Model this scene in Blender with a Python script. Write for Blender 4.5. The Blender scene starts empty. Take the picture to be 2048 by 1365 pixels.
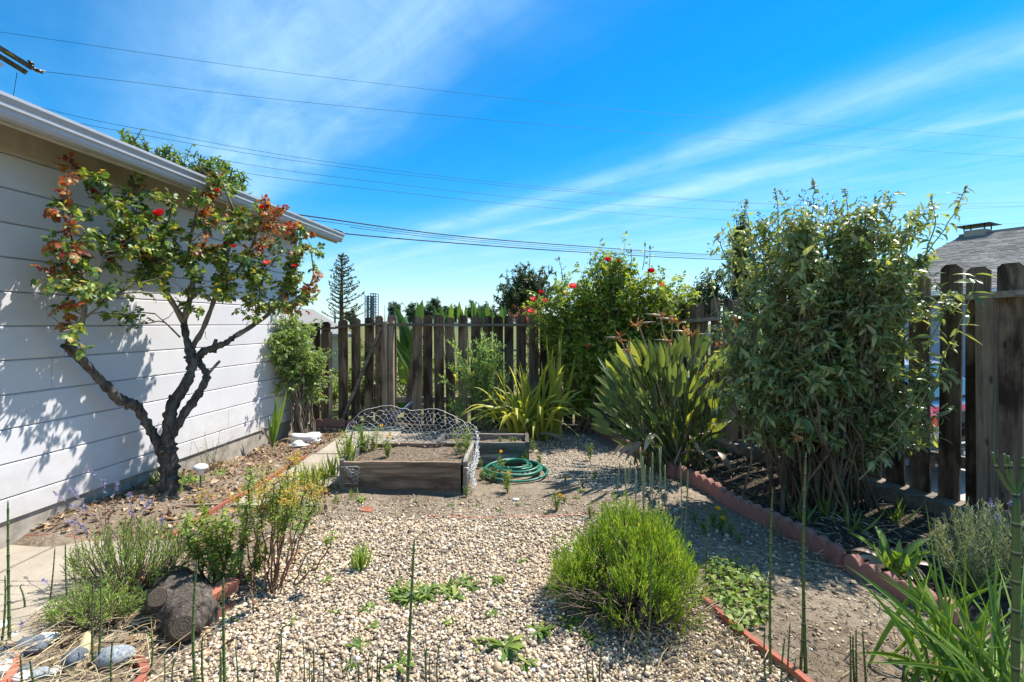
import bpy, math, random
import numpy as np
from mathutils import Vector, Matrix

# ------------------------------------------------------------------ camera, sky, sun, exposure
SC = bpy.context.scene
COL = SC.collection
F_PX, HOR, CAM_H = 967.0, 648.0, 1.5          # focal length in photo pixels, horizon row, eye height
cam_d = bpy.data.cameras.new('camera')
cam_d.lens = 17.0; cam_d.sensor_width = 36.0
cam_d.shift_y = -(682.5 - HOR) / 2048.0
cam_d.clip_start = 0.05; cam_d.clip_end = 4000
cam = bpy.data.objects.new('camera', cam_d); COL.objects.link(cam)
cam.location = (0, 0, CAM_H); cam.rotation_euler = (math.radians(90), 0, 0)
SC.camera = cam

SUN_AZ, SUN_EL = math.radians(60.0), math.radians(57.0)     # azimuth clockwise from +Y (forward) towards +X
sun_dir = Vector((math.sin(SUN_AZ) * math.cos(SUN_EL), math.cos(SUN_AZ) * math.cos(SUN_EL), math.sin(SUN_EL)))
sl = bpy.data.lights.new('sun', 'SUN'); sl.energy = 4.1; sl.angle = math.radians(0.53); sl.color = (1.0, 0.955, 0.88)
so = bpy.data.objects.new('sun', sl); COL.objects.link(so)
so.rotation_euler = sun_dir.to_track_quat('Z', 'Y').to_euler(); so.location = (6, 6, 12)

W = bpy.data.worlds.new('World'); SC.world = W; W.use_nodes = True
wn = W.node_tree; wn.nodes.clear()
def wnode(t, **kw):
    n = wn.nodes.new(t)
    for k, v in kw.items(): setattr(n, k, v)
    return n
def wl(a, b): wn.links.new(a, b)
def wmath(op, a, b=None, clamp=False):
    n = wnode('ShaderNodeMath', operation=op, use_clamp=clamp)
    for i, v in enumerate((a, b)):
        if v is None: continue
        if isinstance(v, (int, float)): n.inputs[i].default_value = v
        else: wl(v, n.inputs[i])
    return n.outputs[0]
sky = wnode('ShaderNodeTexSky', sky_type='NISHITA')
sky.sun_disc = False; sky.sun_elevation = SUN_EL; sky.sun_rotation = SUN_AZ
sky.altitude = 0; sky.air_density = 1.0; sky.dust_density = 0.25; sky.ozone_density = 3.2
hs = wnode('ShaderNodeHueSaturation'); hs.inputs['Hue'].default_value = 0.497; hs.inputs['Saturation'].default_value = 1.62
hs.inputs['Value'].default_value = 0.95
wl(sky.outputs[0], hs.inputs['Color'])
tc = wnode('ShaderNodeTexCoord')
sep = wnode('ShaderNodeSeparateXYZ'); wl(tc.outputs['Generated'], sep.inputs[0])
zc = wmath('MAXIMUM', sep.outputs[2], 0.02)
qx = wmath('DIVIDE', sep.outputs[0], zc); qy = wmath('DIVIDE', sep.outputs[1], zc)
# cirrus bands run along (-0.83, 1); s counts across them, t along them
s_ = wmath('DIVIDE', wmath('ADD', qx, wmath('MULTIPLY', qy, 0.83)), 1.3)
t_ = wmath('DIVIDE', wmath('SUBTRACT', qy, wmath('MULTIPLY', qx, 0.83)), 1.3)
cmb = wnode('ShaderNodeCombineXYZ'); wl(s_, cmb.inputs[0]); wl(t_, cmb.inputs[1])
def wnoise(scale_s, scale_t, detail, rough, dist=0.0, off=0.0):
    mp = wnode('ShaderNodeMapping'); wl(cmb.outputs[0], mp.inputs[0])
    mp.inputs['Scale'].default_value = (scale_s, scale_t, 1); mp.inputs['Location'].default_value = (off, off * 0.7, off)
    nz = wnode('ShaderNodeTexNoise'); wl(mp.outputs[0], nz.inputs['Vector'])
    nz.inputs['Scale'].default_value = 1.0; nz.inputs['Detail'].default_value = detail
    nz.inputs['Roughness'].default_value = rough; nz.inputs['Distortion'].default_value = dist
    return nz.outputs[0]
warp = wnoise(0.9, 0.5, 3, 0.5, 0.2, 3.1)
sw = wmath('ADD', s_, wmath('MULTIPLY', wmath('SUBTRACT', warp, 0.5), 0.55))
ramp = wnode('ShaderNodeValToRGB')
wl(wmath('DIVIDE', wmath('ADD', sw, 2.0), 8.0, True), ramp.inputs[0])      # s -2..6 -> 0..1
stops = [(-2.0, .55), (-1.0, .3), (-.2, .12), (.15, .45), (.5, .95), (.85, .80), (1.10, .12), (1.35, .03), (2.1, .03), (2.38, .15), (2.64, .85),
         (2.86, .35), (3.02, .32), (3.3, 1.0), (3.6, .55), (4.1, .60), (4.6, .35), (5.2, .65), (6.0, .5)]
el = ramp.color_ramp.elements
while len(el) < len(stops): el.new(0.5)
for e, (p, v) in zip(el, stops):
    e.position = (p + 2) / 8; e.color = (v, v, v, 1)
fine = wnoise(2.6, 0.60, 9, 0.60, 0.9, 1.7)
puff = wnoise(1.9, 1.5, 9, 0.62, 0.7, 8.2)
mixn = wmath('ADD', wmath('MULTIPLY', fine, 0.60), wmath('MULTIPLY', puff, 0.62))
cl = wmath('MULTIPLY', ramp.outputs[0], wmath('MULTIPLY', wmath('SUBTRACT', mixn, 0.30, True), 2.1), True)
up = wmath('MULTIPLY', sep.outputs[2], 9.0, True)
mask = wmath('MULTIPLY', wmath('MULTIPLY', cl, up), 0.80)
mx = wnode('ShaderNodeMix', data_type='RGBA'); wl(mask, mx.inputs[0]); wl(hs.outputs[0], mx.inputs[6])
mx.inputs[7].default_value = (3.0, 4.7, 6.0, 1)
hz = wmath('MULTIPLY', wmath('POWER', wmath('SUBTRACT', 1.0, wmath('MAXIMUM', sep.outputs[2], 0.0)), 7.0), 0.62)   # pale air towards the horizon, all round
mz = wnode('ShaderNodeMix', data_type='RGBA'); wl(hz, mz.inputs[0]); wl(mx.outputs[2], mz.inputs[6]); mz.inputs[7].default_value = (2.5, 4.1, 5.3, 1)
bg = wnode('ShaderNodeBackground'); bg.inputs['Strength'].default_value = 0.105; wl(mz.outputs[2], bg.inputs['Color'])
wo = wnode('ShaderNodeOutputWorld'); wl(bg.outputs[0], wo.inputs[0])

vs = SC.view_settings
vs.view_transform = 'Standard'; vs.look = 'None'; vs.gamma = 1.0; vs.exposure = 1.06; vs.use_curve_mapping = False
SC.cycles.max_bounces = 8; SC.cycles.transparent_max_bounces = 8; SC.cycles.transmission_bounces = 4
SC.cycles.caustics_reflective = False; SC.cycles.caustics_refractive = False
SC.cycles.use_denoising = True

# ------------------------------------------------------------------ helpers
rng = np.random.default_rng(11)
random.seed(5)
def P(px, py, Y):            # a point of the garden at depth Y that the photo shows at pixel (px, py)
    return np.array(((px - 1024.0) / F_PX * Y, Y, CAM_H - (py - HOR) / F_PX * Y))
def G(px, py):               # the same for a point lying on level ground
    Y = CAM_H * F_PX / (py - HOR)
    return np.array(((px - 1024.0) / F_PX * Y, Y))
def unit(v):
    v = np.asarray(v, float); n = np.linalg.norm(v, axis=-1, keepdims=True)
    return v / np.maximum(n, 1e-9)
def sstep(a, b, x):
    t = np.clip((np.asarray(x, float) - a) / (b - a), 0, 1); return t * t * (3 - 2 * t)

class MB:
    """collects shapes; build() links them as one mesh object"""
    def __init__(self): self.v = []; self.f = []; self.n = 0
    def add(self, V, F):
        V = np.asarray(V, float).reshape(-1, 3)
        self.v.append(V); o = self.n
        for f in F: self.f.append(tuple(int(i) + o for i in f))
        self.n += len(V); return self
    def box(self, c, s, R=None, jit=0.0):
        c = np.asarray(c, float); h = np.asarray(s, float) / 2
        V = np.array([(x, y, z) for z in (-1, 1) for y in (-1, 1) for x in (-1, 1)], float) * h
        if jit: V = V + rng.normal(0, jit, V.shape)
        if R is not None: V = V @ np.asarray(R, float).T
        return self.add(V + c, [(0, 2, 3, 1), (4, 5, 7, 6), (0, 1, 5, 4), (2, 6, 7, 3), (0, 4, 6, 2), (1, 3, 7, 5)])
    def prism(self, poly, A, B, U, Wv):
        """2-D polygon (u,w) swept from point A to point B; U, Wv its axes"""
        A, B, U, Wv = (np.asarray(x, float) for x in (A, B, U, Wv)); k = len(poly)
        off = np.array([U * u + Wv * w for u, w in poly])
        V = np.vstack((A + off, B + off))
        F = [tuple(range(k))[::-1], tuple(range(k, 2 * k))] + [(i, (i + 1) % k, k + (i + 1) % k, k + i) for i in range(k)]
        return self.add(V, F)
    def tube(self, path, rad, sides=6, cap=True, lump=0.0):
        path = np.asarray(path, float); n = len(path)
        rad = np.full(n, rad, float) if np.isscalar(rad) else np.asarray(rad, float)
        T = unit(np.gradient(path, axis=0))
        ref = np.array((0, 0, 1.0)) if abs(T[:, 2].mean()) < 0.8 else np.array((1.0, 0, 0))
        A = unit(np.cross(T, ref)); B = np.cross(T, A)
        an = np.arange(sides) * 2 * math.pi / sides
        rr = rad[:, None] * np.ones(sides)
        if lump: rr = rr * (1 + rng.normal(0, lump, rr.shape))
        V = path[:, None, :] + rr[..., None] * (np.cos(an)[None, :, None] * A[:, None, :] + np.sin(an)[None, :, None] * B[:, None, :])
        F = []
        for i in range(n - 1):
            for j in range(sides):
                a, b = i * sides + j, i * sides + (j + 1) % sides
                F.append((a, b, b + sides, a + sides))
        if cap: F += [tuple(range(sides))[::-1], tuple(range((n - 1) * sides, n * sides))]
        return self.add(V.reshape(-1, 3), F)
    def lathe(self, prof, c=(0, 0, 0), sides=16, R=None):
        an = np.arange(sides) * 2 * math.pi / sides
        V = np.array([(r * math.cos(a), r * math.sin(a), z) for r, z in prof for a in an])
        if R is not None: V = V @ np.asarray(R, float).T
        F = [(i * sides + j, i * sides + (j + 1) % sides, (i + 1) * sides + (j + 1) % sides, (i + 1) * sides + j)
             for i in range(len(prof) - 1) for j in range(sides)]
        F += [tuple(range(sides))[::-1], tuple(range((len(prof) - 1) * sides, len(prof) * sides))]
        return self.add(V + np.asarray(c, float), F)
    def verts(self): return np.vstack(self.v) if self.v else np.zeros((0, 3))
    def build(self, name, m, parent=None, smooth=False):
        return link_mesh(name, self.verts(), self.f, m, parent, smooth)

def root_loc(o):
    v = Vector((0, 0, 0))
    while o is not None: v = v + o.location; o = o.parent
    return np.array(v)
def np_mesh(name, V, F, m, smooth=False):
    """fast mesh from arrays; F is an (n,k) array or a list of tuples"""
    me = bpy.data.meshes.new(name)
    V = np.ascontiguousarray(V, dtype=np.float32)
    if isinstance(F, np.ndarray):
        n, k = F.shape; loops = F.astype(np.int32).ravel(); start = np.arange(n, dtype=np.int32) * k
    else:
        tot = np.array([len(f) for f in F], dtype=np.int32); n = len(F)
        loops = np.fromiter((i for f in F for i in f), dtype=np.int32, count=int(tot.sum())); start = np.concatenate(([0], np.cumsum(tot)[:-1])).astype(np.int32)
    me.vertices.add(len(V)); me.vertices.foreach_set('co', V.ravel())
    me.loops.add(len(loops)); me.loops.foreach_set('vertex_index', loops)
    me.polygons.add(n); me.polygons.foreach_set('loop_start', start)
    me.polygons.foreach_set('use_smooth', np.full(n, smooth, dtype=bool))
    me.update(calc_edges=True); me.validate()
    if m is not None: me.materials.append(m)
    return me
def link_mesh(name, V, F, m, parent=None, smooth=False):
    off = root_loc(parent) if parent is not None else np.zeros(3)
    if parent is None and len(V):                      # origin at the thing's base
        mn, mx_ = V.min(0), V.max(0); off = np.array(((mn[0] + mx_[0]) / 2, (mn[1] + mx_[1]) / 2, mn[2]))
    me = np_mesh(name, np.asarray(V) - off, F, m, smooth)
    o = bpy.data.objects.new(name, me); COL.objects.link(o)
    if parent is not None: o.parent = parent
    else: o.location = off
    return o
def tag(o, label, cat, group=None):
    o['label'] = label; o['category'] = cat
    if group: o['group'] = group
    return o
def thing(name, label, cat, loc=(0, 0, 0), group=None):
    o = bpy.data.objects.new(name, None); COL.objects.link(o); o.empty_display_size = 0.1
    o.location = tuple(float(x) for x in loc); return tag(o, label, cat, group)
def structure(o): o['kind'] = 'structure'; return o
def stuff(o): o['kind'] = 'stuff'; return o
def place(name, me, parent, loc, rot=(0, 0, 0), scale=(1, 1, 1)):
    """one more object on shared mesh data; loc in world space"""
    o = bpy.data.objects.new(name, me); COL.objects.link(o)
    off = root_loc(parent) if parent is not None else np.zeros(3)
    o.parent = parent; o.location = tuple(np.asarray(loc, float) - off)
    o.rotation_euler = rot; o.scale = scale; return o
def rotz(a):
    c, s = math.cos(a), math.sin(a); return np.array(((c, -s, 0), (s, c, 0), (0, 0, 1)))
def rotx(a):
    c, s = math.cos(a), math.sin(a); return np.array(((1, 0, 0), (0, c, -s), (0, s, c)))
def roty(a):
    c, s = math.cos(a), math.sin(a); return np.array(((c, 0, s), (0, 1, 0), (-s, 0, c)))
def bend(p0, p1, b=(0, 0, 0), n=6, jit=0.0):
    p0, p1 = np.asarray(p0, float), np.asarray(p1, float); m = (p0 + p1) / 2 + np.asarray(b, float)
    t = np.linspace(0, 1, n)[:, None]
    c = (1 - t) ** 2 * p0 + 2 * t * (1 - t) * m + t * t * p1
    if jit and n > 2: c[1:-1] += rng.normal(0, jit, (n - 2, 3))
    return c
def smooth_path(pts, n=4):
    """Catmull-Rom through points (k, d)"""
    pts = np.asarray(pts, float); q = np.vstack((2 * pts[0] - pts[1], pts, 2 * pts[-1] - pts[-2])); out = []
    for i in range(1, len(q) - 2):
        for t in np.linspace(0, 1, n, endpoint=False):
            a, b, c, d = q[i - 1], q[i], q[i + 1], q[i + 2]
            out.append(0.5 * (2 * b + (c - a) * t + (2 * a - 5 * b + 4 * c - d) * t * t + (3 * b - a - 3 * c + d) * t ** 3))
    out.append(pts[-1]); return np.array(out)
def in_poly(x, y, poly):
    x, y = np.asarray(x), np.asarray(y); r = np.zeros(x.shape, bool); n = len(poly); j = n - 1
    for i in range(n):
        xi, yi = poly[i]; xj, yj = poly[j]
        if yi != yj: r ^= ((yi > y) != (yj > y)) & (x < (xj - xi) * (y - yi) / (yj - yi) + xi)
        j = i
    return r
def scatter(poly, n):
    p = np.array(poly); lo, hi = p.min(0), p.max(0); out = np.zeros((0, 2))
    while len(out) < n:
        q = rng.uniform(lo, hi, (n * 2, 2)); out = np.vstack((out, q[in_poly(q[:, 0], q[:, 1], poly)]))
    return out[:n]

# ------------------------------------------------------------------ leaves
def leaf_t(segs=3, width=0.3, peak=0.45, fold=0.15, curl=0.2, tip=0.03, wave=0.0):
    """one leaf: base at 0, length 1 along +Y, blade facing +Z; three columns of vertices"""
    V = []; th = 0.0; y = z = 0.0
    for i in range(segs + 1):
        t = i / segs
        if i: th = curl * 1.8 * (t - 0.5 / segs); y += math.cos(th) / segs; z -= math.sin(th) / segs
        w = width * (math.sin(math.pi * min(1, t ** (math.log(0.5) / math.log(peak)))) ** 0.8 if 0 < t < 1 else 0) + tip * (1 - 0.7 * t)
        w *= 0.5
        wv = wave * math.sin(i * 2.4)
        V += [(-w, y, z + fold * w * 2 + wv), (0, y, z), (w, y, z + fold * w * 2 - wv)]
    Fq = []
    for i in range(segs):
        a = i * 3
        Fq += [(a, a + 1, a + 4, a + 3), (a + 1, a + 2, a + 5, a + 4)]
    return np.array(V), np.array(Fq)
class Leaves:
    def __init__(self, *tmpl): self.t = tmpl; self.p = []; self.d = []; self.n = []; self.s = []
    def add(self, p, d, n, s):
        """arrays or single leaves: base point, direction, facing, (length,width scale)"""
        p = np.atleast_2d(p); k = len(p)
        self.p.append(p); self.d.append(np.broadcast_to(np.atleast_2d(d), (k, 3))); self.n.append(np.broadcast_to(np.atleast_2d(n), (k, 3)))
        self.s.append(np.broadcast_to(np.asarray(s, float).reshape(-1), (k,)))
    def count(self): return sum(len(x) for x in self.p)
    def arrays(self):
        p, d, n, s = np.vstack(self.p), unit(np.vstack(self.d)), np.vstack(self.n), np.concatenate(self.s)
        x = unit(np.cross(d, n)); z = np.cross(x, d)
        which = rng.integers(0, len(self.t), len(p)); Vs, Fs, o = [], [], 0
        for k, (tv, tf) in enumerate(self.t):
            i = np.nonzero(which == k)[0]
            if not len(i): continue
            V = p[i][:, None, :] + s[i][:, None, None] * (tv[None, :, :1] * x[i][:, None, :] + tv[None, :, 1:2] * d[i][:, None, :] + tv[None, :, 2:] * z[i][:, None, :])
            Fq = tf[None] + (np.arange(len(i)) * len(tv))[:, None, None] + o
            Vs.append(V.reshape(-1, 3)); Fs.append(Fq.reshape(-1, tf.shape[1])); o += len(i) * len(tv)
        return np.vstack(Vs), np.vstack(Fs)
    def build(self, name, m, parent, smooth=True):
        V, Fq = self.arrays(); return link_mesh(name, V, Fq, m, parent, smooth)
def rnd_dir(n): return unit(rng.normal(0, 1, (n, 3)))
def along(path, t):
    """points and tangents at fractions t of a polyline"""
    path = np.asarray(path, float); t = np.atleast_1d(t); u = np.clip(t, 0, 0.9999) * (len(path) - 1)
    i = u.astype(int); f = (u - i)[:, None]; i2 = np.minimum(i + 1, len(path) - 1)
    return path[i] * (1 - f) + path[i2] * f, unit(path[i2] - path[i])
def leafy(L, path, n, size, t0=0.15, t1=1.0, out=0.9, fwd=0.5, droop=0.15, nj=0.45, sj=0.25, opposite=False):
    """leaves set round a twig, facing up with scatter"""
    t = np.linspace(t0, t1, n) + rng.normal(0, 0.02, n)
    p, T = along(path, t); n = len(p)
    ref = np.array((0.31, 0.17, 0.93)); A = unit(np.cross(T, ref)); B = np.cross(T, A)
    ph = np.arange(n) * (2.4 if not opposite else math.pi) + (np.arange(n) // 2 * 1.57 if opposite else 0) + rng.uniform(0, 6.28) + rng.normal(0, .3, n)
    rad = np.cos(ph)[:, None] * A + np.sin(ph)[:, None] * B
    d = unit(rad * out + T * fwd + np.array((0, 0, -droop)) + rng.normal(0, .15, (n, 3)))
    nn = unit(T * 0.6 + np.array((0, 0, 0.8)) + rng.normal(0, nj, (n, 3)))
    L.add(p, d, nn, size * np.clip(1 + rng.normal(0, sj, n), .35, 1.6))
# ------------------------------------------------------------------ materials
class NT:
    def __init__(self, name):
        self.m = bpy.data.materials.new(name); self.m.use_nodes = True; self.t = self.m.node_tree; self.t.nodes.clear()
        self.out = self.n('ShaderNodeOutputMaterial')
    def n(self, t, **kw):
        x = self.t.nodes.new(t)
        for k, v in kw.items(): setattr(x, k, v)
        return x
    def l(self, a, b): self.t.links.new(a, b)
    def set(self, sock, v):
        if isinstance(v, (int, float)): sock.default_value = v
        elif isinstance(v, tuple): sock.default_value = v if len(v) == 4 else (*v, 1) if len(sock.default_value) == 4 else v
        else: self.l(v, sock)
    def math(self, op, a, b=0.0, clamp=False):
        x = self.n('ShaderNodeMath', operation=op, use_clamp=clamp); self.set(x.inputs[0], a); self.set(x.inputs[1], b); return x.outputs[0]
    def coord(self, kind='Object', scale=(1, 1, 1), loc=(0, 0, 0)):
        tc = self.n('ShaderNodeTexCoord'); mp = self.n('ShaderNodeMapping'); self.l(tc.outputs[kind], mp.inputs[0])
        mp.inputs['Scale'].default_value = scale; mp.inputs['Location'].default_value = loc; return mp.outputs[0]
    def pos(self, scale=(1, 1, 1)):
        g = self.n('ShaderNodeNewGeometry'); mp = self.n('ShaderNodeMapping'); self.l(g.outputs['Position'], mp.inputs[0])
        mp.inputs['Scale'].default_value = scale; return mp.outputs[0]
    def noise(self, vec, scale, detail=4, rough=0.55, dist=0.0):
        x = self.n('ShaderNodeTexNoise'); self.l(vec, x.inputs['Vector']); x.inputs['Scale'].default_value = scale
        x.inputs['Detail'].default_value = detail; x.inputs['Roughness'].default_value = rough; x.inputs['Distortion'].default_value = dist
        return x.outputs[0]
    def ramp(self, f, stops, interp='LINEAR'):
        x = self.n('ShaderNodeValToRGB'); self.l(f, x.inputs[0]); x.color_ramp.interpolation = interp; e = x.color_ramp.elements
        while len(e) < len(stops): e.new(0.5)
        for q, (p, c) in zip(e, stops): q.position = p; q.color = (*c, 1) if isinstance(c, tuple) else (c, c, c, 1)
        return x.outputs[0]
    def mix(self, f, a, b, blend='MIX'):
        x = self.n('ShaderNodeMix', data_type='RGBA', blend_type=blend); self.set(x.inputs[0], f); self.set(x.inputs[6], a); self.set(x.inputs[7], b); return x.outputs[2]
    def island(self): return self.n('ShaderNodeNewGeometry').outputs['Random Per Island']
    def objrand(self): return self.n('ShaderNodeObjectInfo').outputs['Random']
    def bump(self, h, strength=0.4, dist=0.01, normal=None):
        x = self.n('ShaderNodeBump'); self.l(h, x.inputs['Height']); x.inputs['Strength'].default_value = strength; x.inputs['Distance'].default_value = dist
        if normal is not None: self.l(normal, x.inputs['Normal'])
        return x.outputs[0]
    def bsdf(self, col, rough=0.8, metal=0.0, normal=None, spec=0.3, **kw):
        x = self.n('ShaderNodeBsdfPrincipled'); self.set(x.inputs['Base Color'], col); self.set(x.inputs['Roughness'], rough); self.set(x.inputs['Metallic'], metal)
        x.inputs['Specular IOR Level'].default_value = spec
        if normal is not None: self.l(normal, x.inputs['Normal'])
        for k, v in kw.items(): self.set(x.inputs[k], v)
        return x.outputs[0]
    def done(self, sh): self.l(sh, self.out.inputs[0]); return self.m

LEAF_GAIN = 1.3
def leaf_mat(name, stops, trans=0.40, rough=0.5, spec=0.35, tcol=(1.5, 1.35, 0.55), back=None):
    """leaf: colour differs from leaf to leaf, light passes through the blade"""
    stops = [(p, tuple(min(.9, x * LEAF_GAIN) for x in c_)) for p, c_ in stops]
    k = NT(name); c = k.ramp(k.island(), stops)
    if back is not None:
        g = k.n('ShaderNodeNewGeometry').outputs['Backfacing']; c2 = k.mix(g, c, back)
    else: c2 = c
    tr = k.n('ShaderNodeBsdfTranslucent'); k.l(k.mix(1.0, c, tcol, 'MULTIPLY'), tr.inputs[0])
    mx = k.n('ShaderNodeMixShader'); mx.inputs[0].default_value = trans
    k.l(k.bsdf(c2, rough, spec=spec), mx.inputs[1]); k.l(tr.outputs[0], mx.inputs[2])
    return k.done(mx.outputs[0])
def plain(name, col, rough=0.7, metal=0.0, spec=0.3, var=0.12, nscale=14.0, bump=0.0):
    k = NT(name); v = k.coord(); nz = k.noise(v, nscale, 5, 0.6)
    d = tuple(x * (1 - var) for x in col); b = tuple(min(1, x * (1 + var)) for x in col)
    c = k.ramp(nz, [(0.3, d), (0.7, b)])
    nm = k.bump(nz, bump, 0.004) if bump else None
    return k.done(k.bsdf(c, rough, metal, nm, spec))
def wood(name, dark, mid, light, axis=2, rough=0.85, streak=26.0, bands=0.5, objvar=0.35, bump=0.5):
    """weathered timber: grain along one local axis, knots, stains, tone from board to board"""
    k = NT(name); sc = [streak, streak, streak]; sc[axis] = streak * 0.045
    off = k.n('ShaderNodeCombineXYZ'); r = k.objrand()
    for i, m in enumerate((7.1, 13.7, 3.3)): k.l(k.math('MULTIPLY', r, m), off.inputs[i])
    va = k.n('ShaderNodeVectorMath', operation='ADD'); k.l(k.n('ShaderNodeTexCoord').outputs['Object'], va.inputs[0]); k.l(off.outputs[0], va.inputs[1])
    mp = k.n('ShaderNodeMapping'); k.l(va.outputs[0], mp.inputs[0]); mp.inputs['Scale'].default_value = tuple(sc)
    gr = k.noise(mp.outputs[0], 1.0, 7, 0.62, 0.6)
    c = k.ramp(gr, [(0.28, dark), (0.5, mid), (0.74, light)])
    s2 = [5.0, 5.0, 5.0]; s2[axis] = 1.5
    mp2 = k.n('ShaderNodeMapping'); k.l(va.outputs[0], mp2.inputs[0]); mp2.inputs['Scale'].default_value = tuple(s2)
    st = k.noise(mp2.outputs[0], 1.0, 5, 0.65, 0.4)
    c = k.mix(k.math('MULTIPLY', k.ramp(st, [(0.42, 0.0), (0.62, 1.0)]), bands), c, tuple(x * 0.28 for x in dark))
    tone = k.n('ShaderNodeHueSaturation'); k.l(c, tone.inputs['Color']); k.l(k.math('ADD', k.math('MULTIPLY', r, 2 * objvar), 1 - objvar), tone.inputs['Value'])
    vk = k.n('ShaderNodeTexVoronoi'); mp3 = k.n('ShaderNodeMapping'); k.l(va.outputs[0], mp3.inputs[0])
    s3 = [9.0, 9.0, 9.0]; s3[axis] = 3.2; mp3.inputs['Scale'].default_value = tuple(s3); k.l(mp3.outputs[0], vk.inputs['Vector']); vk.inputs['Scale'].default_value = 1.0
    kn = k.ramp(vk.outputs['Distance'], [(0.06, 1.0), (0.13, 0.0)])
    c = k.mix(k.math('MULTIPLY', kn, 0.8), tone.outputs[0], tuple(x * 0.35 for x in dark))
    return k.done(k.bsdf(c, rough, normal=k.bump(gr, bump, 0.006), spec=0.15))
def bark(name, dark, light, scale=18.0, bump=0.9):
    k = NT(name); v = k.coord(scale=(1, 1, 0.3)); a = k.noise(v, scale, 8, 0.68, 0.5); b = k.noise(k.coord(), 4.0, 3)
    c = k.mix(k.ramp(b, [(0.35, 0.0), (0.65, 1.0)]), k.ramp(a, [(0.3, dark), (0.72, light)]), k.ramp(a, [(0.35, tuple(x * .45 for x in dark)), (0.8, tuple(x * .8 for x in light))]))
    return k.done(k.bsdf(c, 0.9, normal=k.bump(a, bump, 0.012), spec=0.1))

M = {}
def siding():
    k = NT('white_siding_paint'); v = k.pos((1, 1, 1)); st = k.noise(k.pos((3, 3, 26)), 1.0, 6, 0.65); bl = k.noise(v, 1.6, 4, 0.6)
    c = k.ramp(bl, [(0.3, (0.58, 0.565, 0.575)), (0.7, (0.67, 0.65, 0.65))])
    c = k.mix(k.ramp(st, [(0.60, 0.0), (0.74, 0.35)]), c, (0.40, 0.395, 0.41))
    pe = k.noise(k.pos((6, 6, 40)), 1.0, 8, 0.75); c = k.mix(k.ramp(pe, [(0.70, 0.0), (0.735, 0.75)]), c, (0.36, 0.31, 0.26))
    ru = k.noise(k.pos((2.2, 2.2, 0.7)), 1.0, 6, 0.7); c = k.mix(k.ramp(ru, [(0.70, 0.0), (0.80, 0.45)]), c, (0.62, 0.47, 0.30))
    sz = k.n('ShaderNodeSeparateXYZ'); k.l(k.n('ShaderNodeNewGeometry').outputs['Position'], sz.inputs[0])      # mud splashed up from the bed
    sp_n = k.noise(k.pos((7, 7, 7)), 1.0, 7, 0.75); lo_ = k.math('SUBTRACT', 0.62, sz.outputs[2]); c = k.mix(k.math('MULTIPLY', k.math('ADD', lo_, k.math('MULTIPLY', k.math('SUBTRACT', sp_n, 0.5), 1.6)), 0.75, True), c, (0.42, 0.36, 0.29))
    t = k.n('ShaderNodeHueSaturation'); k.l(c, t.inputs['Color']); k.l(k.math('ADD', k.math('MULTIPLY', k.objrand(), 0.12), 0.92), t.inputs['Value'])
    return k.done(k.bsdf(t.outputs[0], 0.62, normal=k.bump(k.noise(k.pos((8, 8, 90)), 1.0, 5), 0.12, 0.004), spec=0.25))
M['siding'] = siding()
M['eave_paint'] = plain('eave_paint', (0.50, 0.44, 0.36), 0.8)
M['gutter'] = plain('gutter_paint', (0.42, 0.43, 0.48), 0.4, spec=0.5, var=0.06)
M['drip'] = plain('drip_edge', (0.66, 0.60, 0.46), 0.6, var=0.3, nscale=30)
M['foundation'] = plain('foundation_concrete', (0.34, 0.30, 0.25), 0.95, var=0.35, nscale=9, bump=0.5)
M['shingle_dark'] = plain('house_shingles', (0.09, 0.085, 0.08), 0.95, var=0.4, nscale=20)
M['fence'] = wood('fence_redwood', (0.085, 0.058, 0.040), (0.20, 0.145, 0.10), (0.32, 0.245, 0.18), bands=0.9, objvar=0.35)
M['rail'] = wood('fence_rail', (0.11, 0.085, 0.068), (0.23, 0.185, 0.15), (0.38, 0.32, 0.27), axis=0, bands=0.3)
M['post'] = wood('fence_post', (0.13, 0.095, 0.07), (0.28, 0.215, 0.155), (0.42, 0.34, 0.26), bands=0.45)
M['planter'] = wood('planter_board', (0.085, 0.06, 0.042), (0.23, 0.165, 0.115), (0.37, 0.285, 0.21), axis=0, bands=0.75)
M['planter_grey'] = wood('planter_grey_board', (0.10, 0.09, 0.075), (0.24, 0.21, 0.18), (0.40, 0.36, 0.31), axis=0, bands=0.5)
M['sleeper'] = wood('sleeper_timber', (0.13, 0.105, 0.08), (0.32, 0.265, 0.20), (0.48, 0.41, 0.33), axis=0, bands=0.4)
M['plank'] = wood('loose_plank', (0.10, 0.09, 0.085), (0.26, 0.25, 0.24), (0.42, 0.41, 0.40), axis=0, bands=0.3)
M['pole'] = wood('pole_timber', (0.05, 0.035, 0.025), (0.11, 0.08, 0.055), (0.2, 0.15, 0.1))
M['rose_bark'] = bark('rose_bark', (0.022, 0.019, 0.018), (0.22, 0.19, 0.16), 26, 1.0)
M['cane'] = bark('rose_cane_bark', (0.15, 0.12, 0.085), (0.36, 0.30, 0.23), 30, 0.4)
M['stem_brown'] = bark('shrub_stem_bark', (0.11, 0.075, 0.045), (0.28, 0.20, 0.125), 30, 0.4)
M['stem_red'] = bark('spurge_stem_bark', (0.13, 0.07, 0.04), (0.30, 0.18, 0.11), 40, 0.3)
M['trunk'] = bark('tree_trunk_bark', (0.05, 0.04, 0.03), (0.16, 0.13, 0.10), 6, 0.5)
M['stump'] = bark('stump_bark', (0.03, 0.025, 0.021), (0.25, 0.21, 0.175), 55, 1.0)
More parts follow.
